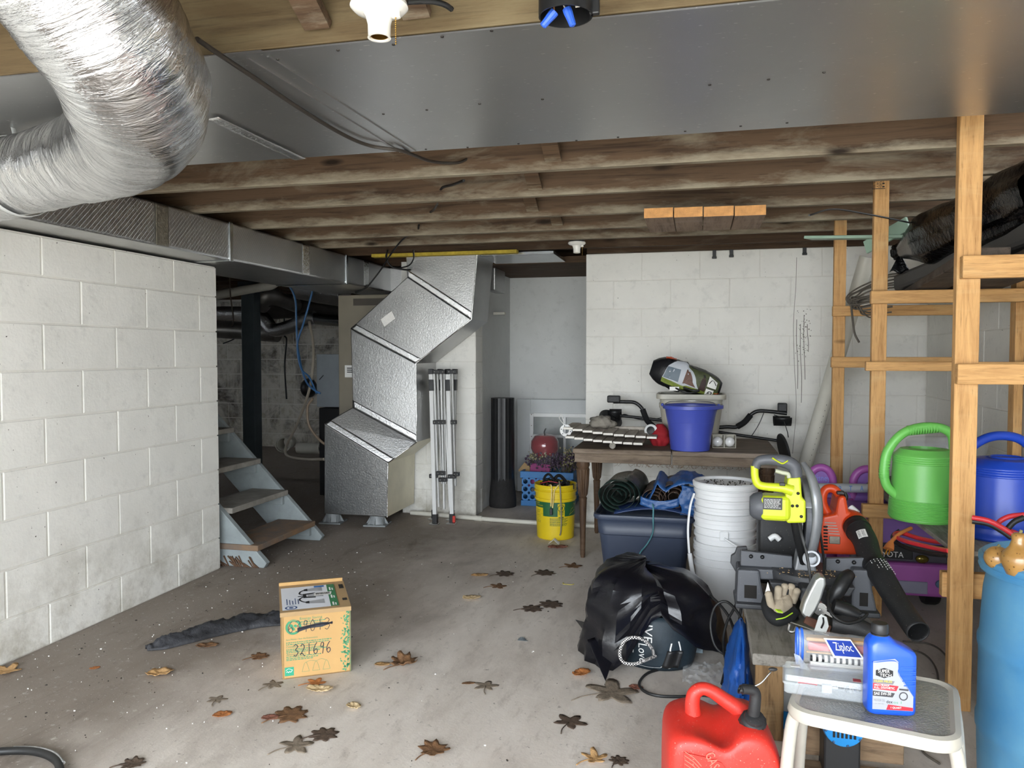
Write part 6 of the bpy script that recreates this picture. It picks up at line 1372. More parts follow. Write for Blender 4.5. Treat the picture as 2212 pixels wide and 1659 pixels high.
G().tube([a, a.lerp(b, .5), b], [.010, .018, .022], 10, 4, flat=.6).obj('plug', M_ORC, ec, sm=40)
for k in (-.006, .006): G().bar(b+Vector((k, 0, 0)), b+Vector((k-.006, -.005, -.022)), .006, .002).obj('prong', M_BRASS, ec)
# clear tote lid behind the cans
c = PY(2035, 960, 4.2); G().lathe([(.001, .012), (.17, .010), (.185, .0), (.18, -.06), (.165, -(c.z-zsh))], 36, c=(c.x+.06, 4.35, c.z), cap0=False, cap1=False).obj('clear_tub', M_CLEAR2, None, sm=50, at=(c.x+.06, 4.35, zsh), label='cloudy clear plastic tub upside down behind the green watering can', cat='tub')
# ---------------------------------------------------------------- toys under the shelf
M_PUR = mat('purple_toy', '8a63b0', .4, var=.06); M_PINK = mat('pink_toy', 'a85aa8', .4, var=.06); M_MAG = mat('magenta_toy', '8d3a80', .4, var=.06); M_GRYT = mat('grey_toy', '8f8da0', .45, var=.08)
ts = thing('toy_bench', 'purple plastic toy bench with two arched pink seat backs', 'toy', (.68, 4.62, 0))
for n, (pa, pb) in enumerate(((1741, 1806), (1836, 1912))):
    a, b = PY(pa, 1040, 4.58), PY(pb, 1040, 4.58); w = b.x-a.x; cx_ = (a.x+b.x)/2; z0 = PY(1770, 1060, 4.58).z; zt = PY(1770, 1004, 4.58).z
    arch = [Vector((cx_+(w/2-.015)*math.cos(t), 4.58, z0+(zt-z0-.015)*math.sin(t)**.6)) for t in [PI*k/12 for k in range(13)]]
    arch[0].z = z0-.05; arch[-1].z = z0-.05
    pr_ = G().tube(arch, .022, 12, 3).obj('arch_tube', M_PINK, ts, sm=60)
    pts = [(v.x, v.z) for v in arch]
    G().prism([(cx_+(x-cx_)*.92, z0-.05+(z-z0+.05)*.93) for x, z in pts], 'y', 4.575, 4.60).obj('back_panel', M_PUR, ts, bev=.006)
    if n == 0:
        pu = lambda x, z: Vector((cx_-w*.30+x, 4.5735, z0+.045+z))
        G().text('Disney', w*.6, .045, pu).obj('lettering', mat('pale_blue_print', '7d8fd8', .5), ts)
a, b = PY(1745, 1100, 4.56), PY(1925, 1100, 4.56); z0 = PY(1770, 1062, 4.56).z
G().box(a.x, b.x, 4.56, 4.82, .25, z0).obj('seat_block', M_PUR, ts, bev=.03, bseg=3)
G().box(a.x+.02, b.x-.02, 4.60, 4.80, .0, .25).obj('base', M_MAG, ts, bev=.02)
for k in (.25, .5, .75): x = a.x+(b.x-a.x)*k; G().box(x-.02, x+.02, 4.548, 4.56, .27, z0-.03).obj('panel_rib', M_MAG, ts, bev=.005)
# conduit resting on it
a, b = PY(1752, 1053, 4.42), PY(1960, 1056, 4.42)
cp = thing('grey_conduit', 'pale grey plastic pipe with blue letters lying before the toy bench', 'pipe', (a+b)/2)
G().tube([a, b], .024, 20, 1).obj('barrel', mat('grey_conduit_plastic', 'a9adb2', .35, var=.06), cp, sm=50)
g = G()
for s, px in (('R', 1812), ('T', 1834), ('A', 1858)): o = PY(px, 1060, 4.394); G().text(s, .016, .026, lambda x, z, o=o: o+Vector((x, 0, z))).obj('letter', mat('blue_print', '4a7fc4', .5), cp)
for x, zb_ in ((a.x+.06, 0), (b.x-.06, PY(1960, 1115, 4.12).z)): G().box(x-.02, x+.02, 4.40, 4.44, zb_, a.z-.024).obj('stand', M_GRYT, cp, bev=.003)
# ride-on toy truck
x0, x1 = PY(1840, 1240, 4.12).x, PY(2046, 1240, 4.12).x; zf = lambda py: PY(1960, py, 4.12).z
tk = thing('toy_truck', 'purple and pink ride on toy truck parked under the shelf', 'toy', ((x0+x1)/2, 4.3, 0))
G().box(x0, x1, 4.14, 4.52, zf(1212), zf(1115)).obj('tailgate', M_PUR, tk, bev=.02, bseg=3)
G().box(x0-.01, x1, 4.12, 4.14, zf(1214), zf(1176)).obj('plate_panel', mat('dark_grey_toy', '4a4650', .45), tk, bev=.006)
G().box(PY(1895, 1190, 4.115).x, PY(1972, 1190, 4.115).x, 4.112, 4.12, zf(1208), zf(1180)).obj('name_plate', M_BLACK, tk, bev=.003)
o = PY(1880, 1201, 4.110); o2 = PY(1952, 1201, 4.110)
G().text('TOYOTA', o2.x-o.x, .028, lambda x, z: o+Vector((x, 0, z))).obj('lettering', M_PRINTW, tk)
G().box(x0-.01, x1+.01, 4.08, 4.50, zf(1283), zf(1213)).obj('bumper', M_PINK, tk, bev=.02, bseg=3)
G().box(PY(1915, 1260, 4.07).x, PY(2005, 1260, 4.07).x, 4.074, 4.085, zf(1276), zf(1250)).obj('bumper_panel', M_GRYT, tk, bev=.004)
o = PY(2030, 1262, 4.075); G().lathe([(.02, 0), (.018, .006), (.001, .006)], 12, M=Matrix.Translation(o) @ Matrix.Rotation(PI/2, 4, 'X')).obj('heart_sticker', mat('blue_grey_sticker', '55708e', .5), tk)
G().ball(PY(1992, 1208, 4.10), (.03, .012, .02), 14, 8).obj('tail_light', mat('brass_lens', '7a6a2c', .2, .6), tk, sm=60)
for x in (x0+.05, x1-.03):
    G().lathe([(.03, -.035), (.085, -.035), (.092, -.02), (.092, .02), (.085, .035), (.03, .035)], 28, M=Matrix.Translation((x, 4.30, .092)) @ Matrix.Rotation(PI/2, 4, 'Y')).obj('wheel', M_BLACK, tk, sm=35)
# ================================================================ low bench with tools
BZ = .30
bn_ = thing('wooden_bench', 'low weathered plank bench on rough legs carrying the saws', 'bench', (.40, 3.1, 0))
bx0, bx1, by0, by1 = .178, .62, 2.60, 3.68
G().box(bx0, (bx0+bx1)/2-.002, by0, by1, BZ-.038, BZ).obj('plank', M_GREYW, bn_, bev=.004)
G().box((bx0+bx1)/2+.002, bx1, by0+.02, by1, BZ-.038, BZ).obj('plank', M_GREYW, bn_, bev=.004)
a = PY(1632, 1480, 2.64).x
for x, y in ((a, 2.64), (bx1-.11, 2.66), (a+.01, 3.55), (bx1-.11, 3.55)): G().box(x, x+.089, y, y+.038, 0, BZ-.038).obj('leg', M_TREAT, bn_, bev=.004)
M_TREATX = m_wood('rough_brown_wood_x', '4b3b2c', '75604a', '94826a', gs=(1.2, 12, 12), worn=.35, rough=.85)
z = .055
G().box(.28, .60, 2.46, 2.50, z, z+.089).obj('stretcher', M_TREATX, bn_, bev=.004)
G().box(.25, .64, 2.40, 2.455, .0, .045).obj('stretcher', M_TREATX, bn_, bev=.004)
g = G(); q = lambda a, b: Vector((bx0+.13+a, by0-.0012, BZ-.034+b))
for i in range(26): x = rnd.uniform(0, .07); y = rnd.uniform(0, .026); g.stroke([(x, y), (x+rnd.uniform(-.01, .012), y+rnd.uniform(-.004, .006))], .0018, q, 1)
g.obj('burn_marks', M_PRINTK, bn_, kind='stuff')
# ---------------------------------------------------------------- miter saw
M_SAWG = mat('saw_grey_plastic', '53555a', .5, var=.08, dust=.12); M_SAWD = mat('saw_dark_grey', '3c3d40', .5, var=.1, dust=.2); M_SAWY = mat('saw_lime_plastic', 'c3cf2a', .35, var=.04); M_SAWM = mat('saw_grey_metal', '8b8d90', .38, .4, var=.1)
ms = thing('miter_saw', 'lime green and grey miter saw standing on the low bench', 'saw', (.41, 3.15, BZ))
def P(px, py, y): return PY(px, py, y)
YF = 3.08
for n, (pl, pr_) in enumerate(((1590, 1655), (1838, 1897))):
    a, b = P(pl, 1300, YF), P(pr_, 1300, YF)
    zt = P(pl, 1230, YF).z
    pts = [(a.x, BZ+.001), (b.x, BZ+.001), (b.x-.005, BZ+.03), (b.x-.02, BZ+.10), (b.x-.025, zt), (a.x+.005, zt), (a.x+.002, BZ+.03)]
    g = G(); g.prism(pts, 'y', YF, YF+.16); wing = g.obj('side_table', M_SAWG, ms, bev=.008)
    G().box(a.x+.03, b.x-.035, YF-.002, YF+.01, BZ+.035, BZ+.085).obj('hand_slot', M_DARK, wing)
    G().box(a.x-.004, b.x+.004, YF-.03, YF+.16, BZ+.0005, BZ+.02).obj('foot', M_SAWD, wing, bev=.006)
zt = P(1600, 1230, YF).z
xl, xr = P(1592, 1240, 3.1).x, P(1890, 1240, 3.1).x
G().box(xl, xr, 3.10, 3.26, zt-.04, zt).obj('table_top', M_SAWG, ms, bev=.006)
c = P(1745, 1240, 3.12)
G().lathe([(.13, -.05), (.135, -.01), (.13, .0), (.001, .001)], 40, c=(c.x, 3.13, zt+.004), cap1=False).obj('turntable', M_SAWD, ms, sm=35)
G().box(c.x-.05, c.x+.05, 2.93, 3.05, zt-.07, zt-.012).obj('miter_arm', M_SAWD, ms, bev=.012)
G().prism([(c.x-.13, zt-.055), (c.x+.13, zt-.055), (c.x+.15, zt-.02), (c.x-.15, zt-.02)], 'y', 3.0, 3.05).obj('scale_front', M_SAWD, ms, bev=.006)
for s, (pl, pr_) in enumerate(((1600, 1712), (1785, 1885))):
    a, b = P(pl, 1200, 3.13), P(pr_, 1200, 3.13); z1 = P(1650, 1192, 3.13).z
    f = G(); hx = b.x-.05 if s == 0 else a.x+.05
    f.prism([(a.x, zt), (b.x, zt), (b.x, z1 if s else z1-.012), (a.x, z1-.012 if s else z1)], 'y', 3.13, 3.155); fn = f.obj('fence', M_SAWG, ms, bev=.004)
    for k in (.2, .42) if s == 0 else (.25, .6): G().ball((a.x+(b.x-a.x)*k, 3.126, z1-.02), .008, 10, 6).obj('fence_bolt', M_BLACK, fn, sm=60)
a = P(1585, 1195, 3.2); G().prism([(a.x, zt-.03), (a.x+.05, zt-.12), (a.x+.07, zt-.02), (a.x+.05, zt+.06), (a.x+.012, zt+.055), (a.x+.005, zt+.03), (a.x-.01, zt+.02), (a.x-.012, zt-.01)], 'y', 3.2, 3.225).obj('side_hook', M_SAWD, ms, bev=.004)
g = G()
for i in range(80): g.cb((rnd.gauss(c.x, .07), rnd.uniform(3.0, 3.13), zt+.006), (rnd.uniform(.001, .007), rnd.uniform(.001, .005), .0015), R=Euler((0, 0, rnd.uniform(0, 3))))
g.obj('wood_chips', mat('fresh_chips', 'cfae7e', .9, var=.2), ms, kind='stuff')
# blade guard: a crescent housing seen nearly edge on
gc_ = P(1722, 1110, 3.16); gcx, gcy, gcz = gc_.x, 3.16, gc_.z
gd_ = []
def guard(r0, r1, a0, a1, x0, x1, nm, m, n=26):
    L = []
    for i in range(n+1):
        a = a0+(a1-a0)*i/n; cs, sn = math.cos(a), math.sin(a)
        L.append([(x0, gcy+r0*cs, gcz+r0*sn), (x1, gcy+r0*cs, gcz+r0*sn), (x1, gcy+r1*cs, gcz+r1*sn), (x0, gcy+r1*cs, gcz+r1*sn)])
    return G().ring(L, True, True, True).obj(nm, m, ms, bev=.006)
guard(.03, .150, -.9, 2.8, gcx+.010, gcx+.060, 'upper_guard', M_SAWM)
guard(.03, .142, 2.5, 5.2, gcx+.016, gcx+.054, 'lower_guard', M_SAWG)
G().lathe([(.001, -.001), (.127, -.001), (.127, .001), (.001, .001)], 48, M=Matrix.Translation((gcx+.005, gcy, gcz)) @ Matrix.Rotation(PI/2, 4, 'Y')).obj('blade', M_STEEL, ms)
# outer curved rib of the guard, the long grey arc in front
arc = [P(1735, 1000, 3.08), P(1752, 1030, 3.05), P(1764, 1075, 3.02), P(1766, 1120, 3.02), P(1760, 1165, 3.03), P(1752, 1200, 3.05)]
G().tube(arc, [.012, .018, .022, .022, .020, .018], 10, 6, flat=.7).obj('guard_rib', M_SAWM, ms, sm=60)
pv = P(1752, 1207, 3.03)
DM = Matrix.Translation(pv) @ Matrix.Rotation(PI/2-.25, 4, 'X')
dc = G().lathe([(.026, -.03), (.027, .0), (.030, .001), (.030, .006), (.027, .007), (.027, .014), (.029, .015), (.029, .022), (.022, .022), (.021, -.02), (.001, -.02)], 28, M=DM, cap1=False).obj('dust_port', M_SAWM, ms, sm=35)
G().prism([(P(1715, 1290, 3.1).x, zt), (P(1765, 1290, 3.1).x, zt), (P(1752, 1200, 3.1).x, zt+.09), (P(1728, 1180, 3.1).x, zt+.11)], 'y', 3.10, 3.18).obj('pivot_bracket', M_SAWM, ms, bev=.008)
G().tube([P(1718, 1125, 3.05), P(1722, 1150, 3.06), P(1730, 1185, 3.08), P(1738, 1215, 3.1)], .018, 10, 5).obj('spring_arm', M_BLACK, ms, sm=60)
# motor and body
ym = 3.02
pts = [(1700, 1028), (1727, 1027), (1730, 1072), (1738, 1078), (1738, 1125), (1697, 1126), (1694, 1062)]
bd_ = G().prism([(P(a, b, ym).x, P(a, b, ym).z) for a, b in pts], 'y', ym-.04, ym+.06).obj('head_body', M_SAWY, ms, bev=.010, bseg=3)
for a, b in ((1706, 1066), (1724, 1066), (1712, 1093), (1722, 1093), (1731, 1116)): G().lathe([(.006, -.001), (.004, .001), (.001, -.003)], 10, M=Matrix.Translation(P(a, b, ym-.041)) @ Matrix.Rotation(PI/2, 4, 'X')).obj('screw', M_BLACK, bd_)
a, b = P(1640, 1066, ym), P(1700, 1122, ym)
G().box(a.x, b.x+.01, ym-.055, ym+.05, b.z, a.z).obj('motor', M_SAWY, ms, bev=.022, bseg=3)
a2_ = P(1620, 1066, ym)
G().ring([[(x, ym-.002+r*math.cos(2*PI*k/12+PI/12), (a.z+b.z)/2+r*math.sin(2*PI*k/12+PI/12)) for k in range(12)] for x, r in ((a2_.x, .034), (a2_.x+.012, .046), (a2_.x+.03, .052), (a.x+.01, .054))], True, True, True).obj('motor_cap', M_SAWG, ms, sm=30)
lo, hi = P(1648, 1100, ym-.056), P(1690, 1076, ym-.056)
lbz = G().box(lo.x, hi.x, ym-.0575, ym-.055, lo.z, hi.z).obj('rating_label', M_BLACK, ms)
g = G()
for i in range(7):
    z = hi.z-.006-.005*i; x = lo.x+.004
    while x < hi.x-.012: w = rnd.uniform(.004, .010); g.box(x, min(x+w, hi.x-.004), ym-.0582, ym-.0575, z-.0014, z); x += w+.002
g.obj('label_lines', M_PRINTW, lbz, kind='stuff')
h = lambda px, py, y=2.98: P(px, py, y)
G().tube([h(1632, 1010), h(1640, 996), h(1665, 993), h(1695, 997), h(1715, 1008), h(1720, 1030)], [.015, .018, .02, .024, .024, .022], 12, 6).obj('top_grip', M_SAWG, ms, sm=60)
G().tube([h(1630, 1006), h(1631, 1030), h(1638, 1046), h(1655, 1051), h(1690, 1054), h(1712, 1060)], [.014, .014, .015, .015, .017, .02], 12, 6).obj('handle_loop', M_SAWY, ms, sm=60)
G().tube([h(1676, 1017, 2.975), h(1690, 1021, 2.97), h(1702, 1024, 2.97), h(1705, 1032, 2.97)], .008, 8, 6).obj('trigger', mat('pale_trigger', 'b9bca2', .4), ms, sm=60)
g = G(); g.tube([h(1668, 989, 2.955), h(1684, 999, 2.955), h(1692, 1001, 2.955), h(1702, 995, 2.955)], .003, 6, 5); g.obj('lime_inlay', M_SAWY, ms, sm=60)
a = h(1690, 1046, 2.962); G().cb(a, (.020, .008, .012)).obj('laser_switch', M_BLACK, ms, bev=.002)
cord([P(1725, 1125, 3.0), P(1733, 1160, 2.97), P(1742, 1195, 2.96), P(1748, 1230, 2.95), P(1752, 1262, 2.93)], .006, 'saw_cord', M_RUB, 'black cord dropping from the miter saw head behind the dust port', 'cord')
cord([P(1768, 1130, 3.2), P(1776, 1180, 3.15), P(1780, 1220, 3.1), P(1778, 1250, 3.06)], .005, 'saw_cord', M_RUB, 'thin black cord hanging between the miter saw and the leaf blower', 'cord')
# dark pump/tool case behind the saw
c = P(1665, 1150, 3.42); tcz = thing('tool_case', 'black moulded plastic tool case standing behind the miter saw', 'case', (c.x, 3.42, BZ))
x0, x1 = P(1637, 1150, 3.42).x, P(1700, 1150, 3.42).x
G().box(x0, x1+.05, 3.40, 3.52, BZ+.001, P(1665, 1095, 3.42).z).obj('shell', M_BLACKD, tcz, bev=.02, bseg=3)
G().tube([P(1662, 1165, 3.38), P(1674, 1158, 3.38), P(1684, 1166, 3.38)], .012, 10, 4).obj('latch', M_WHITEP, tcz, sm=60)
# ---------------------------------------------------------------- leaf blower
M_ORG = mat('orange_blower_plastic', 'd8491c', .35, var=.08, vs=5)
yb_ = 3.45
lbw = thing('leaf_blower', 'orange leaf blower with long black nozzle tube leaning over the bench', 'leaf blower', (P(1815, 1190, yb_).x, yb_, BZ))
B = lambda px, py, y=yb_: P(px, py, y)
pts = [(1770, 1110), (1800, 1104), (1806, 1068), (1822, 1066), (1828, 1100), (1850, 1112), (1858, 1140), (1846, 1192), (1765, 1190), (1768, 1130)]
en = G().prism([(B(a, b).x, B(a, b).z) for a, b in pts], 'y', yb_-.06, yb_+.10).obj('engine_cover', M_ORG, lbw, bev=.012, bseg=3)
for i in range(5):
    a, b = B(1782+i*2, 1128+i*6, yb_-.062), B(1806+i*2, 1131+i*6, yb_-.062)
    G().box(a.x, b.x, yb_-.0625, yb_-.058, b.z, a.z).obj('vent_slot', mat('vent_grey', '9c9a94', .5), en)
for i in range(8):
    a, b = B(1779, 1136+i*7, yb_-.062), B(1788, 1140+i*7, yb_-.062); G().box(a.x, b.x, yb_-.0625, yb_-.058, b.z, a.z).obj('vent_slot', M_DARK, en)
a, b = B(1791, 1158, yb_-.062), B(1815, 1176, yb_-.062); G().box(a.x, b.x, yb_-.0635, yb_-.058, b.z, a.z).obj('muffler_grille', mat('muffler_metal', '8b8478', .4, .7, var=.3, vs=40), en, bev=.004)
G().tube([B(1816, 1085), B(1812, 1068), B(1800, 1056), B(1786, 1056), B(1778, 1068), B(1778, 1088), B(1790, 1112), B(1800, 1122)], .018, 12, 6).obj('handle', M_ORG, lbw, sm=60)
G().cb(B(1815, 1064, yb_-.02), (.03, .03, .014)).obj('kill_switch', M_BLACK, lbw, bev=.003)
G().tube([B(1824, 1064), B(1828, 1072), B(1826, 1080)], .008, 8, 4).obj('throttle', M_BLACK, lbw, sm=60)
G().tube([B(1836, 1098, yb_+.02), B(1850, 1110, yb_)], .018, 10, 2).obj('cap', M_WHITEP, lbw, sm=40)
t0 = P(1838, 1124, 3.42)
G().tube([P(1822, 1122, 3.48), P(1842, 1130, 3.42), P(1856, 1146, 3.36)], [.05, .052, .050], 24, 5).obj('outlet_collar', M_ORG, lbw, sm=60)
TB = [P(1848, 1136, 3.38), P(1868, 1168, 3.28), P(1880, 1205, 3.18), P(1905, 1245, 3.06), P(1935, 1295, 2.94), P(1965, 1340, 2.83), P(1984, 1366, 2.77)]
G().tube(TB, [.050, .046, .044, .043, .0385, .0375, .037], 28, 6, cap=False).obj('nozzle_tube', M_BLACKD, lbw, sm=60, solid=.003)
for u in (.05, .42): k = catmull(TB, 8); i = int(u*(len(k)-1)); G().tube([k[i], k[i+1]], .051 if u < .2 else .0465, 28, 1).obj('tube_band', M_BLACK, lbw, sm=50)
k = catmull(TB, 10)
g = G()
for i in range(44):
    s = .44+.012*(i % 7)+rnd.uniform(0, .01); j = int(s*(len(k)-1)); t = (k[j+1]-k[j]).normalized(); sd = t.cross(Vector((0, 0, 1))).normalized(); n_ = sd.cross(t); an = -1.0+(i//7)*.28
    n0 = (-n_ if n_.z < 0 else n_); d = n0*math.cos(an)+sd*math.sin(an); g.bar(k[j]+d*.0445, k[j]+d*.0445+t*.006, .0018, .0018)
g.obj('grip_marks', M_PRINTW, lbw, kind='stuff')
j = int(.16*(len(k)-1)); t = (k[j+4]-k[j]).normalized(); sd = t.cross(Vector((0, 0, 1))).normalized(); n_ = sd.cross(t); n0 = n_ if n_.z > 0 else -n_
cm = (Vector((0, 0, CAMH))-k[j]).normalized(); n0 = (cm-t*cm.dot(t)).normalized(); sd = t.cross(n0).normalized()
lbp = lambda a, b, off=.0: k[j]+t*a+(n0*math.cos(b/.048)+sd*math.sin(b/.048))*(.0482+off)
G().sheet(lambda u, v: lbp(u*.05, (v-.5)*.036), 4, 8).obj('white_label', M_LABELW, lbw, solid=-.0006)
g = G()
for i, s in enumerate(('AUTOMATIC', 'CONTROL')): g.add([lbp(.004+u*.042, .012-.016*i-(1-v)*.010 if False else (.014-.015*i)-(1-v)*.010, .0012) for u, v in TX[s][0]], TX[s][1])
g.obj('label_print', M_PRINTK, lbw)
# ---------------------------------------------------------------- circular saw
cs_ = thing('circular_saw', 'silver and black circular saw lying on the front of the bench', 'saw', (P(1790, 1340, 2.8).x, 2.82, BZ))
Q_ = lambda px, py, y=2.80: P(px, py, y)
pts = [(1727, 1318), (1733, 1296), (1745, 1270), (1758, 1245), (1768, 1238), (1780, 1242), (1781, 1256), (1772, 1285), (1760, 1312), (1748, 1328), (1738, 1330)]
G().prism([(Q_(a, b).x, Q_(a, b).z) for a, b in pts], 'y', 2.76, 2.82).obj('upper_guard', mat('brushed_aluminium', 'b7bab8', .35, .9, var=.1), cs_, bev=.012, bseg=3)
def face(pts, y0, y1): return [Q_(a, b, y0) for a, b in pts]
bpz = [(1705, 1340), (1728, 1352), (1782, 1372), (1790, 1345), (1745, 1320), (1722, 1278)]
p3 = [PZ(1704, 1342, BZ+.03), PZ(1790, 1372, BZ+.02), PZ(1808, 1330, BZ+.05), PZ(1728, 1285, BZ+.07)]
g = G(); dn = Vector((0, 0, -.006)); g.hexa([p+dn for p in p3]+p3); g.obj('shoe_plate', M_STEEL, cs_, bev=.002)
G().prism([(Q_(a, b, 2.72).x, Q_(a, b, 2.72).z) for a, b in ((1758, 1362), (1768, 1332), (1774, 1326), (1786, 1332), (1790, 1352), (1784, 1366))], 'y', 2.715, 2.72).obj('bevel_quadrant', mat('zinc_plate', 'c5c9c8', .35, .6), cs_, bev=.001)
G().tube([Q_(1778, 1334, 2.713), Q_(1779, 1345, 2.713), Q_(1774, 1357, 2.713)], .003, 6, 4).obj('quadrant_slot', M_DARK, cs_)
G().prism([(Q_(a, b, 2.76).x, Q_(a, b, 2.76).z) for a, b in ((1735, 1345), (1790, 1372), (1796, 1352), (1742, 1330))], 'y', 2.755, 2.77).obj('rusty_bracket', M_RUST, cs_, bev=.003)
G().tube([Q_(1795, 1300, 2.86), Q_(1812, 1272, 2.86), Q_(1826, 1250, 2.88), Q_(1836, 1240, 2.90)], [.022, .026, .026, .02], 12, 5).obj('main_handle', M_BLACK, cs_, sm=60)
G().tube([Q_(1800, 1310, 2.80), Q_(1830, 1320, 2.80), Q_(1852, 1330, 2.80)], [.026, .026, .022], 14, 4).obj('motor_housing', M_BLACK, cs_, sm=60)
G().tube([Q_(1795, 1345, 2.78), Q_(1840, 1352, 2.78), Q_(1880, 1368, 2.78)], [.03, .034, .03], 14, 4).obj('motor_can', M_BLACKD, cs_, sm=60)
G().lathe([(.02, -.02), (.022, .02)], 14, M=Matrix.Translation(Q_(1770, 1312, 2.79)) @ Matrix.Rotation(PI/2, 4, 'X')).obj('arbor', M_STEEL, cs_, sm=40)
for i in range(4): a = Q_(1764+i*7, 1300+i*8, 2.775); G().cb(a, (.05, .02, .006), R=Euler((0, .5, 0))).obj('vent_fin', M_STEEL, cs_, bev=.001)
G().tube([Q_(1706, 1348, 2.72), Q_(1704, 1362, 2.72), Q_(1714, 1364, 2.72), Q_(1720, 1354, 2.73)], .006, 8, 5).obj('depth_knob', M_STEEL, cs_, sm=60)
G().tube([Q_(1790, 1278, 2.82), Q_(1788, 1300, 2.78), Q_(1800, 1330, 2.74), Q_(1830, 1346, 2.74), Q_(1860, 1338, 2.76), Q_(1873, 1326, 2.78), Q_(1862, 1322, 2.80), Q_(1850, 1330, 2.80)], .0055, 8, 8).obj('saw_cord', M_RUB, cs_, sm=60)
# ---------------------------------------------------------------- work glove
gl = thing('work_glove', 'tan and black work glove with lime tab lying palm up on the bench', 'glove', PZ(1690, 1320, BZ))
M_GT = mat('tan_suede', 'a79a86', .9, var=.12, vs=20, bump=.2, bs=80); M_GB = mat('black_neoprene', '17181a', .8, var=.15, vs=20)
g_ = lambda px, py, z=.035: PZ(px, py, BZ+z+(1345-py)/80*.085)
pal = [g_(1672, 1322), g_(1690, 1330), g_(1712, 1310), g_(1712, 1290), g_(1685, 1285), g_(1668, 1300)]
cpl = sum(pal, Vector())/6
def palm(u, v):
    a = 2*PI*u; s = u*6; i = int(s) % 6; p = pal[i].lerp(pal[(i+1) % 6], s-int(s)); d = p-cpl
    return cpl+d*math.sin(PI*v)*1.02+Vector((0, 0, -.022*math.cos(PI*v)))+Vector((0, 0, .004*noise.noise(Vector((u*9, v*6, 1)))))
G().sheet(palm, 30, 12, True).obj('palm', M_GT, gl, sm=180)
for n, (pts, r) in enumerate((([(1676, 1306), (1680, 1288), (1682, 1270)], .014), ([(1688, 1298), (1692, 1280), (1696, 1265)], .014), ([(1702, 1294), (1706, 1278), (1710, 1266)], .014), ([(1712, 1300), (1718, 1286), (1722, 1276)], .013), ([(1670, 1318), (1664, 1300), (1660, 1282)], .014))):
    f = [g_(a, b, .03+.012*k) for k, (a, b) in enumerate(pts)]
    G().tube(f+[f[-1]+(f[-1]-f[-2])*.25], [r, r, r*.95, r*.3], 10, 5).obj('finger' if n < 4 else 'thumb', M_GT, gl, sm=60)
for a, b in ((1684, 1285), (1699, 1282), (1713, 1284)): G().tube([g_(a-1, b+14, .032), g_(a+2, b, .044), g_(a+3, b-10, .05)], .004, 6, 4).obj('finger_gusset', M_GB, gl, sm=60)
G().tube([g_(1656, 1290, .03), g_(1655, 1308, .03), g_(1664, 1328, .028), g_(1680, 1338, .028), g_(1702, 1332, .028), g_(1718, 1320, .03)], [.014, .018, .022, .024, .022, .018], 12, 6).obj('cuff', M_GB, gl, sm=60)
G().cb(g_(1683, 1320, .058), (.022, .018, .006), R=Euler((.2, .2, .5))).obj('lime_tab', mat('lime_tab', 'b5e02c', .5), gl, bev=.002)
a = g_(1659, 1280, .04); G().add([a+Vector((-.012, 0, -.01)), a+Vector((.012, 0, -.01)), a+Vector((.0, .012, .035))], [(0, 1, 2)]).obj('white_tag', M_LABELW, gl, solid=-.001)
G().tube([g_(1676, 1338, .05), g_(1695, 1334, .052), g_(1712, 1324, .05)], .002, 6, 4).obj('lime_piping', mat('lime_tab', 'b5e02c'), gl, sm=60)
# ================================================================ patio stool in the foreground and what stands on it
SZ = .43; sc_ = Vector((.430, 2.045, 0)); sr = -.26; hs_ = .182
so = thing('patio_stool', 'white metal framed patio stool with dimpled glass top', 'stool', sc_, sr)
M_WHM = mat('cream_white_metal', 'b3aea2', .4, var=.08, vs=6, dust=.08)
def sq(h, c, z, k=8):
    out = []
    for sx, sy, a0 in ((1, -1, -PI/2), (1, 1, 0), (-1, 1, PI/2), (-1, -1, PI)):
        for i in range(k+1): a = a0+PI/2*i/k; out.append((sx*(h-c)+c*math.cos(a), sy*(h-c)+c*math.sin(a), z))
    return out
G().ring([sq(hs_, .06, SZ-.030), sq(hs_+.004, .062, SZ-.018), sq(hs_, .06, SZ-.002), sq(hs_-.012, .05, SZ+.002), sq(hs_-.022, .045, SZ-.004), sq(hs_-.02, .045, SZ-.028), sq(hs_, .06, SZ-.030)], True).obj('rim', M_WHM, so, L=True, sm=40)
def m_dimple():
    t = NT('dimpled_glass'); co = t.co('Object'); v = t.n('ShaderNodeTexVoronoi'); v.inputs['Scale'].default_value = 190; t.l(co, v.inputs['Vector'])
    k = t.ramp(t.noise(co, 6, 4, .6), [(.3, c8('7d7e7a')), (.7, c8('999993'))]); k = t.mix(k, c8('b3b0a6'), t.ramp(t.noise(co, 60, 3, .6), [(.62, K0), (.72, (.7,)*3+(1,))]))
    return t.set(col=k, rough=.28, nrm=t.bump(v.outputs['Distance'], .5, .003), spec=.6, coat=.2)
G().ring([sq(hs_-.02, .045, SZ-.010), sq(hs_-.02, .045, SZ-.004)], True, True, True).obj('glass_top', m_dimple(), so, L=True)
for sx, sy in ((-1, -1), (1, -1), (1, 1), (-1, 1)):
    e = hs_-.012; px_ = sx*e; py_ = sy*(e-.05)
    lg = G().tube([(px_-sx*.035, py_, SZ-.024), (px_-sx*.008, py_, SZ-.030), (px_+sx*.004, py_, SZ-.055), (px_+sx*.012, py_*1.02, SZ-.12), (px_+sx*.02, py_*1.06, .2), (px_+sx*.03, py_*1.1, .012)], .0155, 12, 6).obj('leg', M_WHM, so, L=True, sm=60)
    G().lathe([(.018, 0), (.019, .02), (.017, .03)], 14, c=(px_+sx*.03, py_*1.1, 0)).obj('foot_cap', M_WHM, lg, L=True, sm=40)
    G().ball((px_-sx*.03, py_-.0, SZ-.022), (.010, .014, .010), 8, 6).obj('rust_spot', M_RUST, lg, L=True, sm=60)
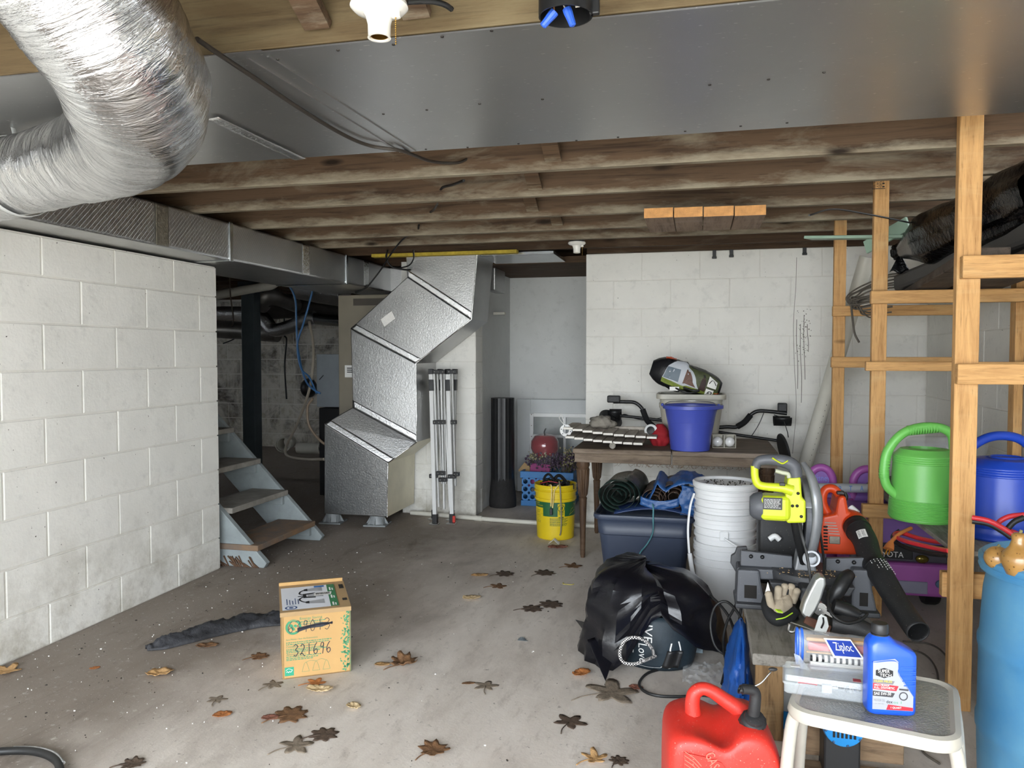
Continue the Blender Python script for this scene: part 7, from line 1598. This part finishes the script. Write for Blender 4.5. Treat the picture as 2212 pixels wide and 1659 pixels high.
# ---------------------------------------------------------------- motor oil bottle
M_OIL = mat('blue_oil_bottle', '1d53c8', .30, var=.05, vs=4, coat=.15)
ob = PZ(1926, 1548, SZ); OM = Matrix.Translation((ob.x, ob.y+.03, SZ+.001)) @ Matrix.Rotation(.10, 4, 'Z') @ Matrix.Scale(.92, 4)
oil = thing('oil_bottle', 'blue one quart motor oil bottle with grey label standing on the stool', 'bottle', M=OM)
W_, D_ = .0585, .033
def orr(cx_, w, d, z, c=.018):
    return [(p[0]+cx_, p[1], p[2]) for p in rr(w, d, z, min(c, d*.9, w*.9), 6)]
lo = [orr(0, W_-.006, D_-.006, 0), orr(0, W_-.001, D_-.002, .004), orr(0, W_, D_, .012), orr(.0, W_, D_, .10), orr(0, W_, D_, .150), orr(-.002, W_-.002, D_, .160), orr(-.012, W_-.012, D_-.002, .172), orr(-.022, W_-.024, D_-.005, .182), orr(-.025, .026, .024, .192), orr(-.025, .0165, .0165, .200, .0165), orr(-.025, .0155, .0155, .206, .0155)]
ob_ = G().ring(lo, True, True, True).obj('body', M_OIL, oil, L=True, sm=45)
G().lathe([(.0195, .200), (.0205, .203), (.0205, .222), (.018, .226), (.001, .2265)], 36, c=(-.025, 0, 0)).obj('cap', mat('black_cap', '232325', .45, var=.05), oil, L=True, sm=40)
G().lathe([(.0215, .197), (.0215, .200), (.0195, .201)], 36, c=(-.025, 0, 0)).obj('neck_ring', M_BLACK, oil, L=True, sm=40)
op = lambda off: (lambda x, z: Vector((x, -D_-off, z)))
lab = [(-.050, .016), (.047, .016), (.047, .055), (.014, .105), (.010, .115), (.010, .140), (.002, .147), (-.050, .138)]
G().add([op(.0006)(x, z) for x, z in lab], [tuple(range(len(lab)))]).obj('label', mat('silver_grey_label', '9fa2a8', .4, .15, var=.03), ob_, L=True)
_s = lambda f: (lambda x, z: f(x*1.06, .016+(z-.018)*1.09))
o1, o2 = _s(op(.0010)), _s(op(.0014))
def quad(nm, m, pts, o=o1): G().add([o(x, z) for x, z in pts], [tuple(range(len(pts)))]).obj(nm, m, ob_, L=True)
quad('logo_plate', M_PRINTK, [(-.041, .098), (-.022, .092), (-.002, .098), (-.002, .110), (-.022, .116), (-.041, .110)])
g = G(); g.text('SUPER', .026, .008, o2, -.036, .1045); g.text('TECH', .026, .007, o2, -.032, .0955); g.obj('logo_lettering', M_PRINTW, ob_, L=True)
quad('grey_band', mat('label_grey_band', '77757a', .4), [(-.047, .080), (-.002, .078), (.002, .086), (-.047, .089)])
quad('red_band', mat('label_red_band', 'c52736', .4), [(-.047, .066), (.006, .063), (.011, .075), (-.047, .080)])
quad('black_band', mat('label_black_band', '3c3b3f', .4), [(-.047, .050), (-.002, .048), (.003, .058), (-.047, .062)])
quad('quart_band', mat('label_red_band', 'c52736'), [(-.016, .0185), (.044, .0185), (.044, .026), (-.012, .031)])
g = G(); g.text('10,000 MILES', .040, .006, o2, -.044, .0815); g.obj('mileage_lettering', mat('yellow_letter', 'e3d43a', .5), ob_, L=True)
for s_, w_, h_, x_, z_ in (('HIGH MILEAGE', .034, .0045, -.044, .0735), ('FULL SYNTHETIC', .046, .005, -.044, .0670), ('SAE 5W-30', .038, .0065, -.044, .0525), ('1 QUART', .024, .005, -.006, .0215)): G().text(s_, w_, h_, o2, x_, z_).obj('white_lettering', M_PRINTW, ob_, L=True)
g = G(); g.text('MOTOR OIL', .025, .006, o2, -.044, .037); g.text('1 QT (946 mL)', .022, .003, o2, -.044, .030); g.obj('grey_lettering', mat('grey_letter', '85868b', .5), ob_, L=True)
g = G(); g.text('dex', .014, .007, o2, -.016, .034); g.obj('dark_lettering', M_PRINTK, ob_, L=True)
g = G(); g.text('os 1', .018, .006, o2, .000, .034); g.obj('green_lettering', mat('green_letter', '4f9a74', .5), ob_, L=True)
g = G()
for k in range(24):
    a0, a1 = 2*PI*k/24, 2*PI*(k+1)/24; f = lambda a, r: o2(.022+r*math.cos(a), .052+r*math.sin(a)); g.add([f(a0, .0075), f(a1, .0075), f(a1, .0100), f(a0, .0100)], [(3, 2, 1, 0)])
g.add([o2(.012, .066), o2(.033, .065), o2(.033, .069), o2(.012, .070)], [(0, 1, 2, 3)])
g.obj('seal_print', mat('label_black_band', '3c3b3f'), ob_, L=True)
for i in range(5): G().tube([(.016+(.004*max(0, i-2)), -D_+.001, .126-.0115*i), (.052, -D_+.001, .127-.0115*i)], .0022, 8, 1).obj('grip_rib', M_OIL, ob_, L=True, sm=60)
G().tube([(-.052, -D_+.001, .135), (-.01, -D_+.0, .142), (.006, -D_+.001, .140), (.012, -D_+.001, .128), (.012, -D_+.001, .106), (.05, -D_+.001, .05)], .0018, 8, 5).obj('raised_edge', M_OIL, ob_, L=True, sm=60)
# ---------------------------------------------------------------- zip bag
zb0, zb1 = PZ(1722, 1480, SZ), PZ(1880, 1487, SZ)
zy = 2.16; zx0, zx1 = PY(1722, 1430, zy).x, PY(1885, 1430, zy).x
zb_ = thing('zip_bag', 'clear zip bag with blue seal full of parts leaning behind the oil bottle', 'bag', ((zx0+zx1)/2, zy, SZ))
def zf_(u, v):
    x = zx0+(zx1-zx0)*u; a = 2*PI*v; r = .055*(.35+.65*math.sin(PI*min(1, .05+u*.6)))
    return (x, zy+.01+.040*math.cos(a)*(.3+.7*math.sin(PI*min(.5, .1+u))), SZ+.054+.045*math.sin(a)+.004*noise.noise(Vector((u*6, v*6, 3)))-.012*u+.01)
g = G().sheet(lambda u, v: zf_(v, u), 28, 20, True); g.obj('film', M_CLEAR, zb_, sm=60)
for k, dz in ((0, 0), (.010, 0)): G().tube([zf_(.0+k*6, j/24) for j in range(25)], .0035, 6, 1).obj('zip_seal', mat('blue_zip', '2f62c8', .35), zb_, sm=60)
def inner(nm, m, x0, x1, z0, z1, yo, th): G().box(zx0+x0, zx0+x1, zy+yo, zy+yo+th, SZ+z0, SZ+z1).obj(nm, m, zb_, bev=.004)
inner('red_part', mat('red_pack', 'b8262e', .4, var=.1), .025, .18, .062, .082, -.018, .03); inner('amber_part', mat('amber_pack', 'b98f5a', .5, var=.15), .02, .18, .084, .094, -.012, .03); inner('paper_part', M_CARD, .02, .19, .056, .060, -.02, .04); inner('white_part', M_LABELW, .03, .19, .022, .034, -.02, .03); inner('clear_part', mat('pale_grey_pack', 'b4b6ba', .3), .03, .19, .012, .020, -.02, .03)
st = G().tube([(zx0+.03, zy-.018, SZ+.044), (zx0+.19, zy-.018, SZ+.041)], .009, 14, 1).obj('striped_tube', M_PRINTK, zb_, sm=60)
for i in range(11): x = zx0+.035+.0145*i; G().tube([(x, zy-.018, SZ+.0439-.0003*i), (x+.008, zy-.018, SZ+.0439-.0003*i)], .0096, 14, 1).obj('stripe', M_LABELW, st, sm=60)
zput = lambda a, b: Vector((zx0+.075+a+.35*(.05-b), zy-.034+.55*b-.012, SZ+.066+b*.8))
lgp = [(-.012, -.008), (.062, -.006), (.050, .044), (-.016, .042)]
G().add([zput(*p) for p in lgp], [(0, 1, 2, 3)]).obj('logo_border', M_PRINTW, zb_, solid=-.0006)
zp2 = lambda a, b: zput(a, b)+Vector((0, -.0012, .0012)); zp3 = lambda a, b: zput(a, b)+Vector((0, -.002, .002))
G().add([zp2(-.008, -.003), zp2(.056, -.002), zp2(.047, .039), zp2(-.012, .037)], [(0, 1, 2, 3)]).obj('logo_field', mat('logo_navy', '2440a0', .4), zb_)
g = G().text('Ziploc', .044, .028, zp3, .0, .004); g.obj('logo_lettering', M_PRINTW, zb_)
G().add([Vector((zx0+.002, zy-.03, SZ+.05)), Vector((zx0+.03, zy-.032, SZ+.012)), Vector((zx0-.005, zy-.03, SZ+.02)), Vector((zx0-.012, zy-.03, SZ+.055))], [(0, 1, 2, 3)]).obj('bag_flap', M_CLEAR2, zb_, solid=-.001)
# ---------------------------------------------------------------- clear parts box
pbx = PZ(1786, 1500, SZ); PM = Matrix.Translation((pbx.x-.0, pbx.y+.02, SZ+.001)) @ Matrix.Rotation(-.10, 4, 'Z')
pb = thing('parts_box', 'clear plastic parts box with red tool inside on the stool edge', 'box', M=PM)
w, d, h = .098, .050, .046
G().ring([rr(w-.004, d-.004, 0, .008), rr(w, d, .004, .008), rr(w, d, h*.55, .008), rr(w+.003, d+.003, h*.56, .008), rr(w+.003, d+.003, h*.62, .008)], True, True, False).obj('tray', M_CLEAR2, pb, L=True, sm=30)
G().ring([rr(w+.004, d+.004, h*.62, .008), rr(w+.004, d+.004, h*.70, .008), rr(w, d, h*.72, .008), rr(w-.004, d-.004, h, .008)], True, False, True).obj('lid', M_CLEAR2, pb, L=True, sm=30)
G().box(-.012, .012, -d-.008, -d, h*.35, h*.80).obj('latch', M_CLEAR2, pb, L=True, bev=.002)
G().tube([(-.065, -.02, .026), (-.03, -.022, .028), (-.02, -.022, .026)], .008, 10, 3).obj('red_tool', M_RED, pb, L=True, sm=60)
for i in range(7): G().cb((.02+.009*i, -.02+.004*(i % 3), .018), (.016, .006, .006), R=Euler((0, .4*i, .7*i))).obj('hardware', M_STEEL, pb, L=True, bev=.001)
G().box(.06, .078, -.036, -.018, h, h+.0006).obj('red_sticker', mat('red_sticker', 'a8474c', .5), pb, L=True)
G().box(-.082, -.06, .012, .028, h, h+.0006).obj('code_sticker', M_LABELW, pb, L=True)
# ---------------------------------------------------------------- red fuel can
M_GAS = mat('red_fuel_plastic', 'c62f24', .48, var=.06, vs=4, dust=.45, bump=.06, bs=90)
gm = Matrix.Translation((.064, 2.07, 0)) @ Matrix.Rotation(.12, 4, 'Z') @ Matrix.Diagonal((.97, .95, .86, 1))
gcn = thing('fuel_can', 'red plastic fuel can with black spout in the foreground', 'fuel can', M=gm)
prof = [(-.150, .0), (-.153, .05), (-.153, .30), (-.150, .345), (-.135, .372), (-.105, .385), (-.075, .392), (-.045, .386), (-.02, .372), (-.005, .366), (.012, .370), (.03, .386), (.05, .396), (.08, .396), (.108, .382), (.130, .345), (.146, .29), (.153, .22), (.153, .05), (.150, 0)]
cxm, czm = 0, .2; lp = []
for y, k in ((-.128, .80), (-.122, .90), (-.105, .965), (-.06, 1.0), (0, 1.0), (.06, 1.0), (.105, .965), (.122, .90), (.128, .80)):
    L = []
    for x, z in prof:
        dip = 0
        if z > .3 and x < .02: dip = -.05*max(0, 1-abs(y+.06)/.09)*max(0, 1-abs(x+.03)/.10)     # hand recess ahead of the handle
        L.append((x*k, y, max(0, .2+(z-.2)*(k if z > .05 else 1)) + dip))
    lp.append(L)
G().ring(lp, True, True, True).obj('body', M_GAS, gcn, L=True, sm=60, sub=1)
G().tube([(-.072, .01, .375), (-.074, .01, .41), (-.068, .01, .44), (-.048, .01, .455), (-.022, .01, .448), (.01, .01, .425), (.045, .01, .40), (.07, .01, .38)], [.022, .020, .019, .019, .0195, .021, .024, .028], 16, 6).obj('handle', M_GAS, gcn, L=True, sm=60)
SM = Matrix.Translation((.072, -.045, .378)) @ Euler((.55, .12, 0)).to_matrix().to_4x4()
n = 24
G().ring([[(r*(1+(.05 if kk else 0)*(k % 2))*math.cos(2*PI*k/n), r*(1+(.05 if kk else 0)*(k % 2))*math.sin(2*PI*k/n), z) for k in range(n)] for r, z, kk in ((.037, -.02, 0), (.036, -.004, 0), (.033, .0, 0), (.034, .002, 1), (.032, .030, 1), (.027, .034, 0), (.025, .044, 0), (.016, .047, 0))], True, False, True, SM).obj('spout_collar', M_BLACKD, gcn, L=True, sm=30)
sp0 = Vector((.074, -.062, .420))
G().tube([sp0, sp0+Vector((.002, -.004, .03)), sp0+Vector((.003, -.005, .062)), sp0+Vector((-.004, -.007, .074)), sp0+Vector((-.022, -.012, .079)), sp0+Vector((-.034, -.016, .079))], [.016, .015, .0145, .0145, .014, .0135], 14, 5).obj('nozzle', M_BLACKD, gcn, L=True, sm=60)
G().lathe([(.012, .0), (.012, .004), (.008, .004), (.007, -.006)], 16, M=Matrix.Translation(sp0+Vector((-.036, -.017, .079))) @ Matrix.Rotation(-PI/2+.4, 4, 'Y')).obj('nozzle_tip', M_BLACK, gcn, L=True)
G().tube([sp0+Vector((.0, -.0, .082)), sp0+Vector((.02, .0, .096)), sp0+Vector((.045, .01, .125))], .0022, 6, 5).obj('spout_wire', M_STEEL, gcn, L=True, sm=60)
G().ball(sp0+Vector((.05, .012, .131)), (.012, .006, .006), 8, 6).obj('wire_plug', M_BLACKD, gcn, L=True, sm=60)
fp_ = lambda x, z: Vector((x, -.1315, z))
tp2 = [(-.138, .365), (-.07, .352), (-.02, .335), (.008, .29), (.008, 0.02), (-.138, .02)]
G().add([fp_(x*.8, .2+(z-.2)*.8)+Vector((0, .0015, 0)) for x, z in tp2], [tuple(range(5, -1, -1))]).obj('panel', M_GAS, gcn, L=True, solid=-.002)
g = G(); g.add([fp_(-.058+v*.022+u*.045, .330-u*.12+v*.012) for u, v in TX['GASOLINA'][0]], TX['GASOLINA'][1]); g.obj('embossed_lettering', mat('pale_red_emboss', 'e06a58', .5), gcn, L=True, solid=-.001)
g = G()
for i in range(9): g.stroke([(-.108, .335-.012*i), (-.085, .318-.012*i), (-.066, .295-.012*i)], .002, fp_, 2)
g.obj('embossed_lines', mat('pale_red_emboss', 'e06a58'), gcn, L=True, kind='stuff')
# ---------------------------------------------------------------- blue barrel and gourds
bcx, bcy, bR, bH = 1.0, 2.34, .24, .72
br = thing('plastic_barrel', 'faded blue plastic barrel at the right edge of the photo', 'barrel', (bcx, bcy, 0))
M_BAR = mat('faded_blue_barrel', '38719a', .45, var=.2, vs=4, col2='588aa4')
pr = [(.20, 0), (.225, .012), (.232, .05), (.238, .20), (.2385, .235), (.243, .245), (.243, .27), (.2385, .28), (.238, .45), (.2385, .47), (.242, .48), (.242, .50), (.237, .51), (.230, .64), (.222, .69), (.225, .70)]
pr = [(a, b*.973) for a, b in pr]
G().lathe(pr, 64, c=(bcx, bcy, 0), cap1=False).obj('wall', M_BAR, br, sm=50)
G().lathe([(.222, .698), (.240, .700), (.243, .708), (.238, .716), (.243, .722), (.243, .735), (.234, .742), (.226, .738), (.222, .722)], 64, c=(bcx, bcy, -.02), cap0=False, cap1=False).obj('rim', M_BAR, br, sm=50)
G().lathe([(.224, .716), (.215, .712), (.06, .716), (.001, .716)], 64, c=(bcx, bcy, -.02), cap0=False, cap1=False).obj('lid', mat('grey_blue_lid', '9a9d98', .6, var=.2, vs=12, col2='6b8ea0', dust=.2), br, sm=50)
G().lathe([(.02, .714), (.022, .724), (.001, .726)], 16, c=(bcx-.06, bcy+.14, -.02)).obj('bung', M_BLACK, br, sm=40)
def m_gourd():
    t = NT('speckled_gourd'); co = t.co('Object'); k = t.ramp(t.noise(co, 9, 4, .6), [(.3, c8('84602f')), (.7, c8('b0854a'))]); v = t.n('ShaderNodeTexVoronoi'); v.inputs['Scale'].default_value = 85; t.l(co, v.inputs['Vector'])
    return t.set(col=t.mix(k, c8('5a3c1e'), t.ramp(v.outputs['Distance'], [(.14, W1), (.22, K0)])), rough=.3, coat=.4, nrm=t.bump(t.noise(co, 40, 3, .5), .15, .004))
M_GOU = m_gourd()
for n, (px, py, r, y) in enumerate(((2156, 1177, .033, 2.30), (2202, 1182, .042, 2.24))):
    c = PY(px, py, y); c.z = .696+r*.93
    t = thing('gourd', ('small round speckled tan gourd at the left on the barrel lid', 'larger speckled tan gourd with neck at the right on the barrel lid')[n], 'gourd', (c.x, c.y, .696), 0, 'gourds on the blue barrel')
    if n == 0: G().ball((c.x, c.y, c.z), (r, r, r*.95), 28, 18).obj('body', M_GOU, t, sm=60)
    else: G().lathe([(.002, -r), (r*.7, -r*.8), (r, 0), (r*.9, r*.5), (r*.55, r*.9), (r*.42, r*1.3), (r*.45, r*1.6), (r*.3, r*1.75), (.002, r*1.78)], 28, c=(c.x, c.y, c.z)).obj('body', M_GOU, t, sm=60)
    G().tube([(c.x, c.y, c.z+(r*.9 if n == 0 else r*1.7)), (c.x+.004, c.y, c.z+(r*1.1 if n == 0 else r*1.95))], .004, 6, 2).obj('stem', mat('dry_stem', '6f6a48'), t, sm=60)
# ---------------------------------------------------------------- things below and behind the stool
c = PZ(1823, 1598, .0); cy_ = 2.36; cx_ = PY(1823, 1572, cy_).x; cz_ = PY(1823, 1572, cy_).z
pm = thing('blue_pump', 'round blue slotted pump head standing on the floor behind the stool', 'pump', (cx_, cy_+.05, 0))
M_PMP = mat('blue_pump_plastic', '1f7fc0', .4, var=.06)
FM = Matrix.Translation((cx_, cy_, cz_)) @ Matrix.Rotation(PI/2, 4, 'X')
G().lathe([(.055, -.10), (.058, -.01), (.054, .004), (.045, .008), (.001, .010)], 36, M=FM).obj('head', M_PMP, pm, sm=40)
for r_ in (-1, 1):
    for k in range(6): x = -.028+.0112*k; G().box(cx_+x-.003, cx_+x+.003, cy_-.012, cy_-.008, cz_+(.004 if r_ > 0 else -.026), cz_+(.026 if r_ > 0 else -.004)).obj('slot', M_DARK, pm)
for k in range(8): a = k*PI/4+.2; G().ball((cx_+.05*math.cos(a), cy_-.006, cz_+.05*math.sin(a)), .004, 6, 4).obj('screw', mat('dark_blue_dot', '123f6a', .5), pm)
G().box(cx_-.05, cx_+.05, cy_+.02, cy_+.12, 0, cz_-.02).obj('stand', M_BLACK, pm, bev=.006)
bxx = PY(1703, 1500, 2.78).x
bo_ = thing('spray_bottle', 'grey plastic bottle with blue base standing under the bench', 'bottle', (bxx, 2.78, 0))
G().lathe([(.05, .0), (.052, .03), (.052, .06)], 24, c=(bxx, 2.78, 0)).obj('base', M_PMP, bo_, sm=40)
G().lathe([(.045, .06), (.047, .10), (.045, .16), (.03, .20), (.02, .22)], 24, c=(bxx, 2.78, 0)).obj('body', mat('cloudy_grey_plastic', 'a9aaa8', .4, var=.1), bo_, sm=40)
# wires on the floor behind the stool
for i, pts in enumerate(([(1930, 1400), (1990, 1410), (2020, 1440), (2025, 1480), (2000, 1500)], [(1950, 1385), (2010, 1392), (2045, 1420), (2050, 1470)], [(1980, 1590), (1995, 1625), (2030, 1650)])):
    cord([PZ(a, b, .30 if False else .008) for a, b in pts], .004, 'floor_wire', mat('grey_cable', '5c554c'), ('thin grey wire loop on the floor below the blower nozzle, outer loop', 'thin grey wire loop on the floor below the blower nozzle, inner loop', 'thin dark wire on the floor under the right of the stool')[i], 'wire')
# fine grit scattered on the floor
g = G(); gb = G()
for i in range(520):
    if i % 3: x, y = XL+.03+abs(rnd.gauss(0, .7)), rnd.uniform(1.6, 4.6)
    else: x, y = rnd.uniform(-2.5, 1.2), rnd.uniform(1.6, 5.4)
    if x < XL+.02: continue
    s = .0015+.0065*rnd.random()**2.2; (g if rnd.random() < .45 else gb).cb((x, y, .0015), (s, s*rnd.uniform(.4, 1), .003), R=Euler((0, 0, rnd.uniform(0, 3))))
g.obj('paint_chips', M_LABELW, None, label='scattered white paint chips on the concrete floor', cat='grit', kind='stuff')
gb.obj('dirt_crumbs', mat('dirt_specks', '3b3530'), None, label='scattered dark dirt crumbs on the concrete floor', cat='grit', kind='stuff')
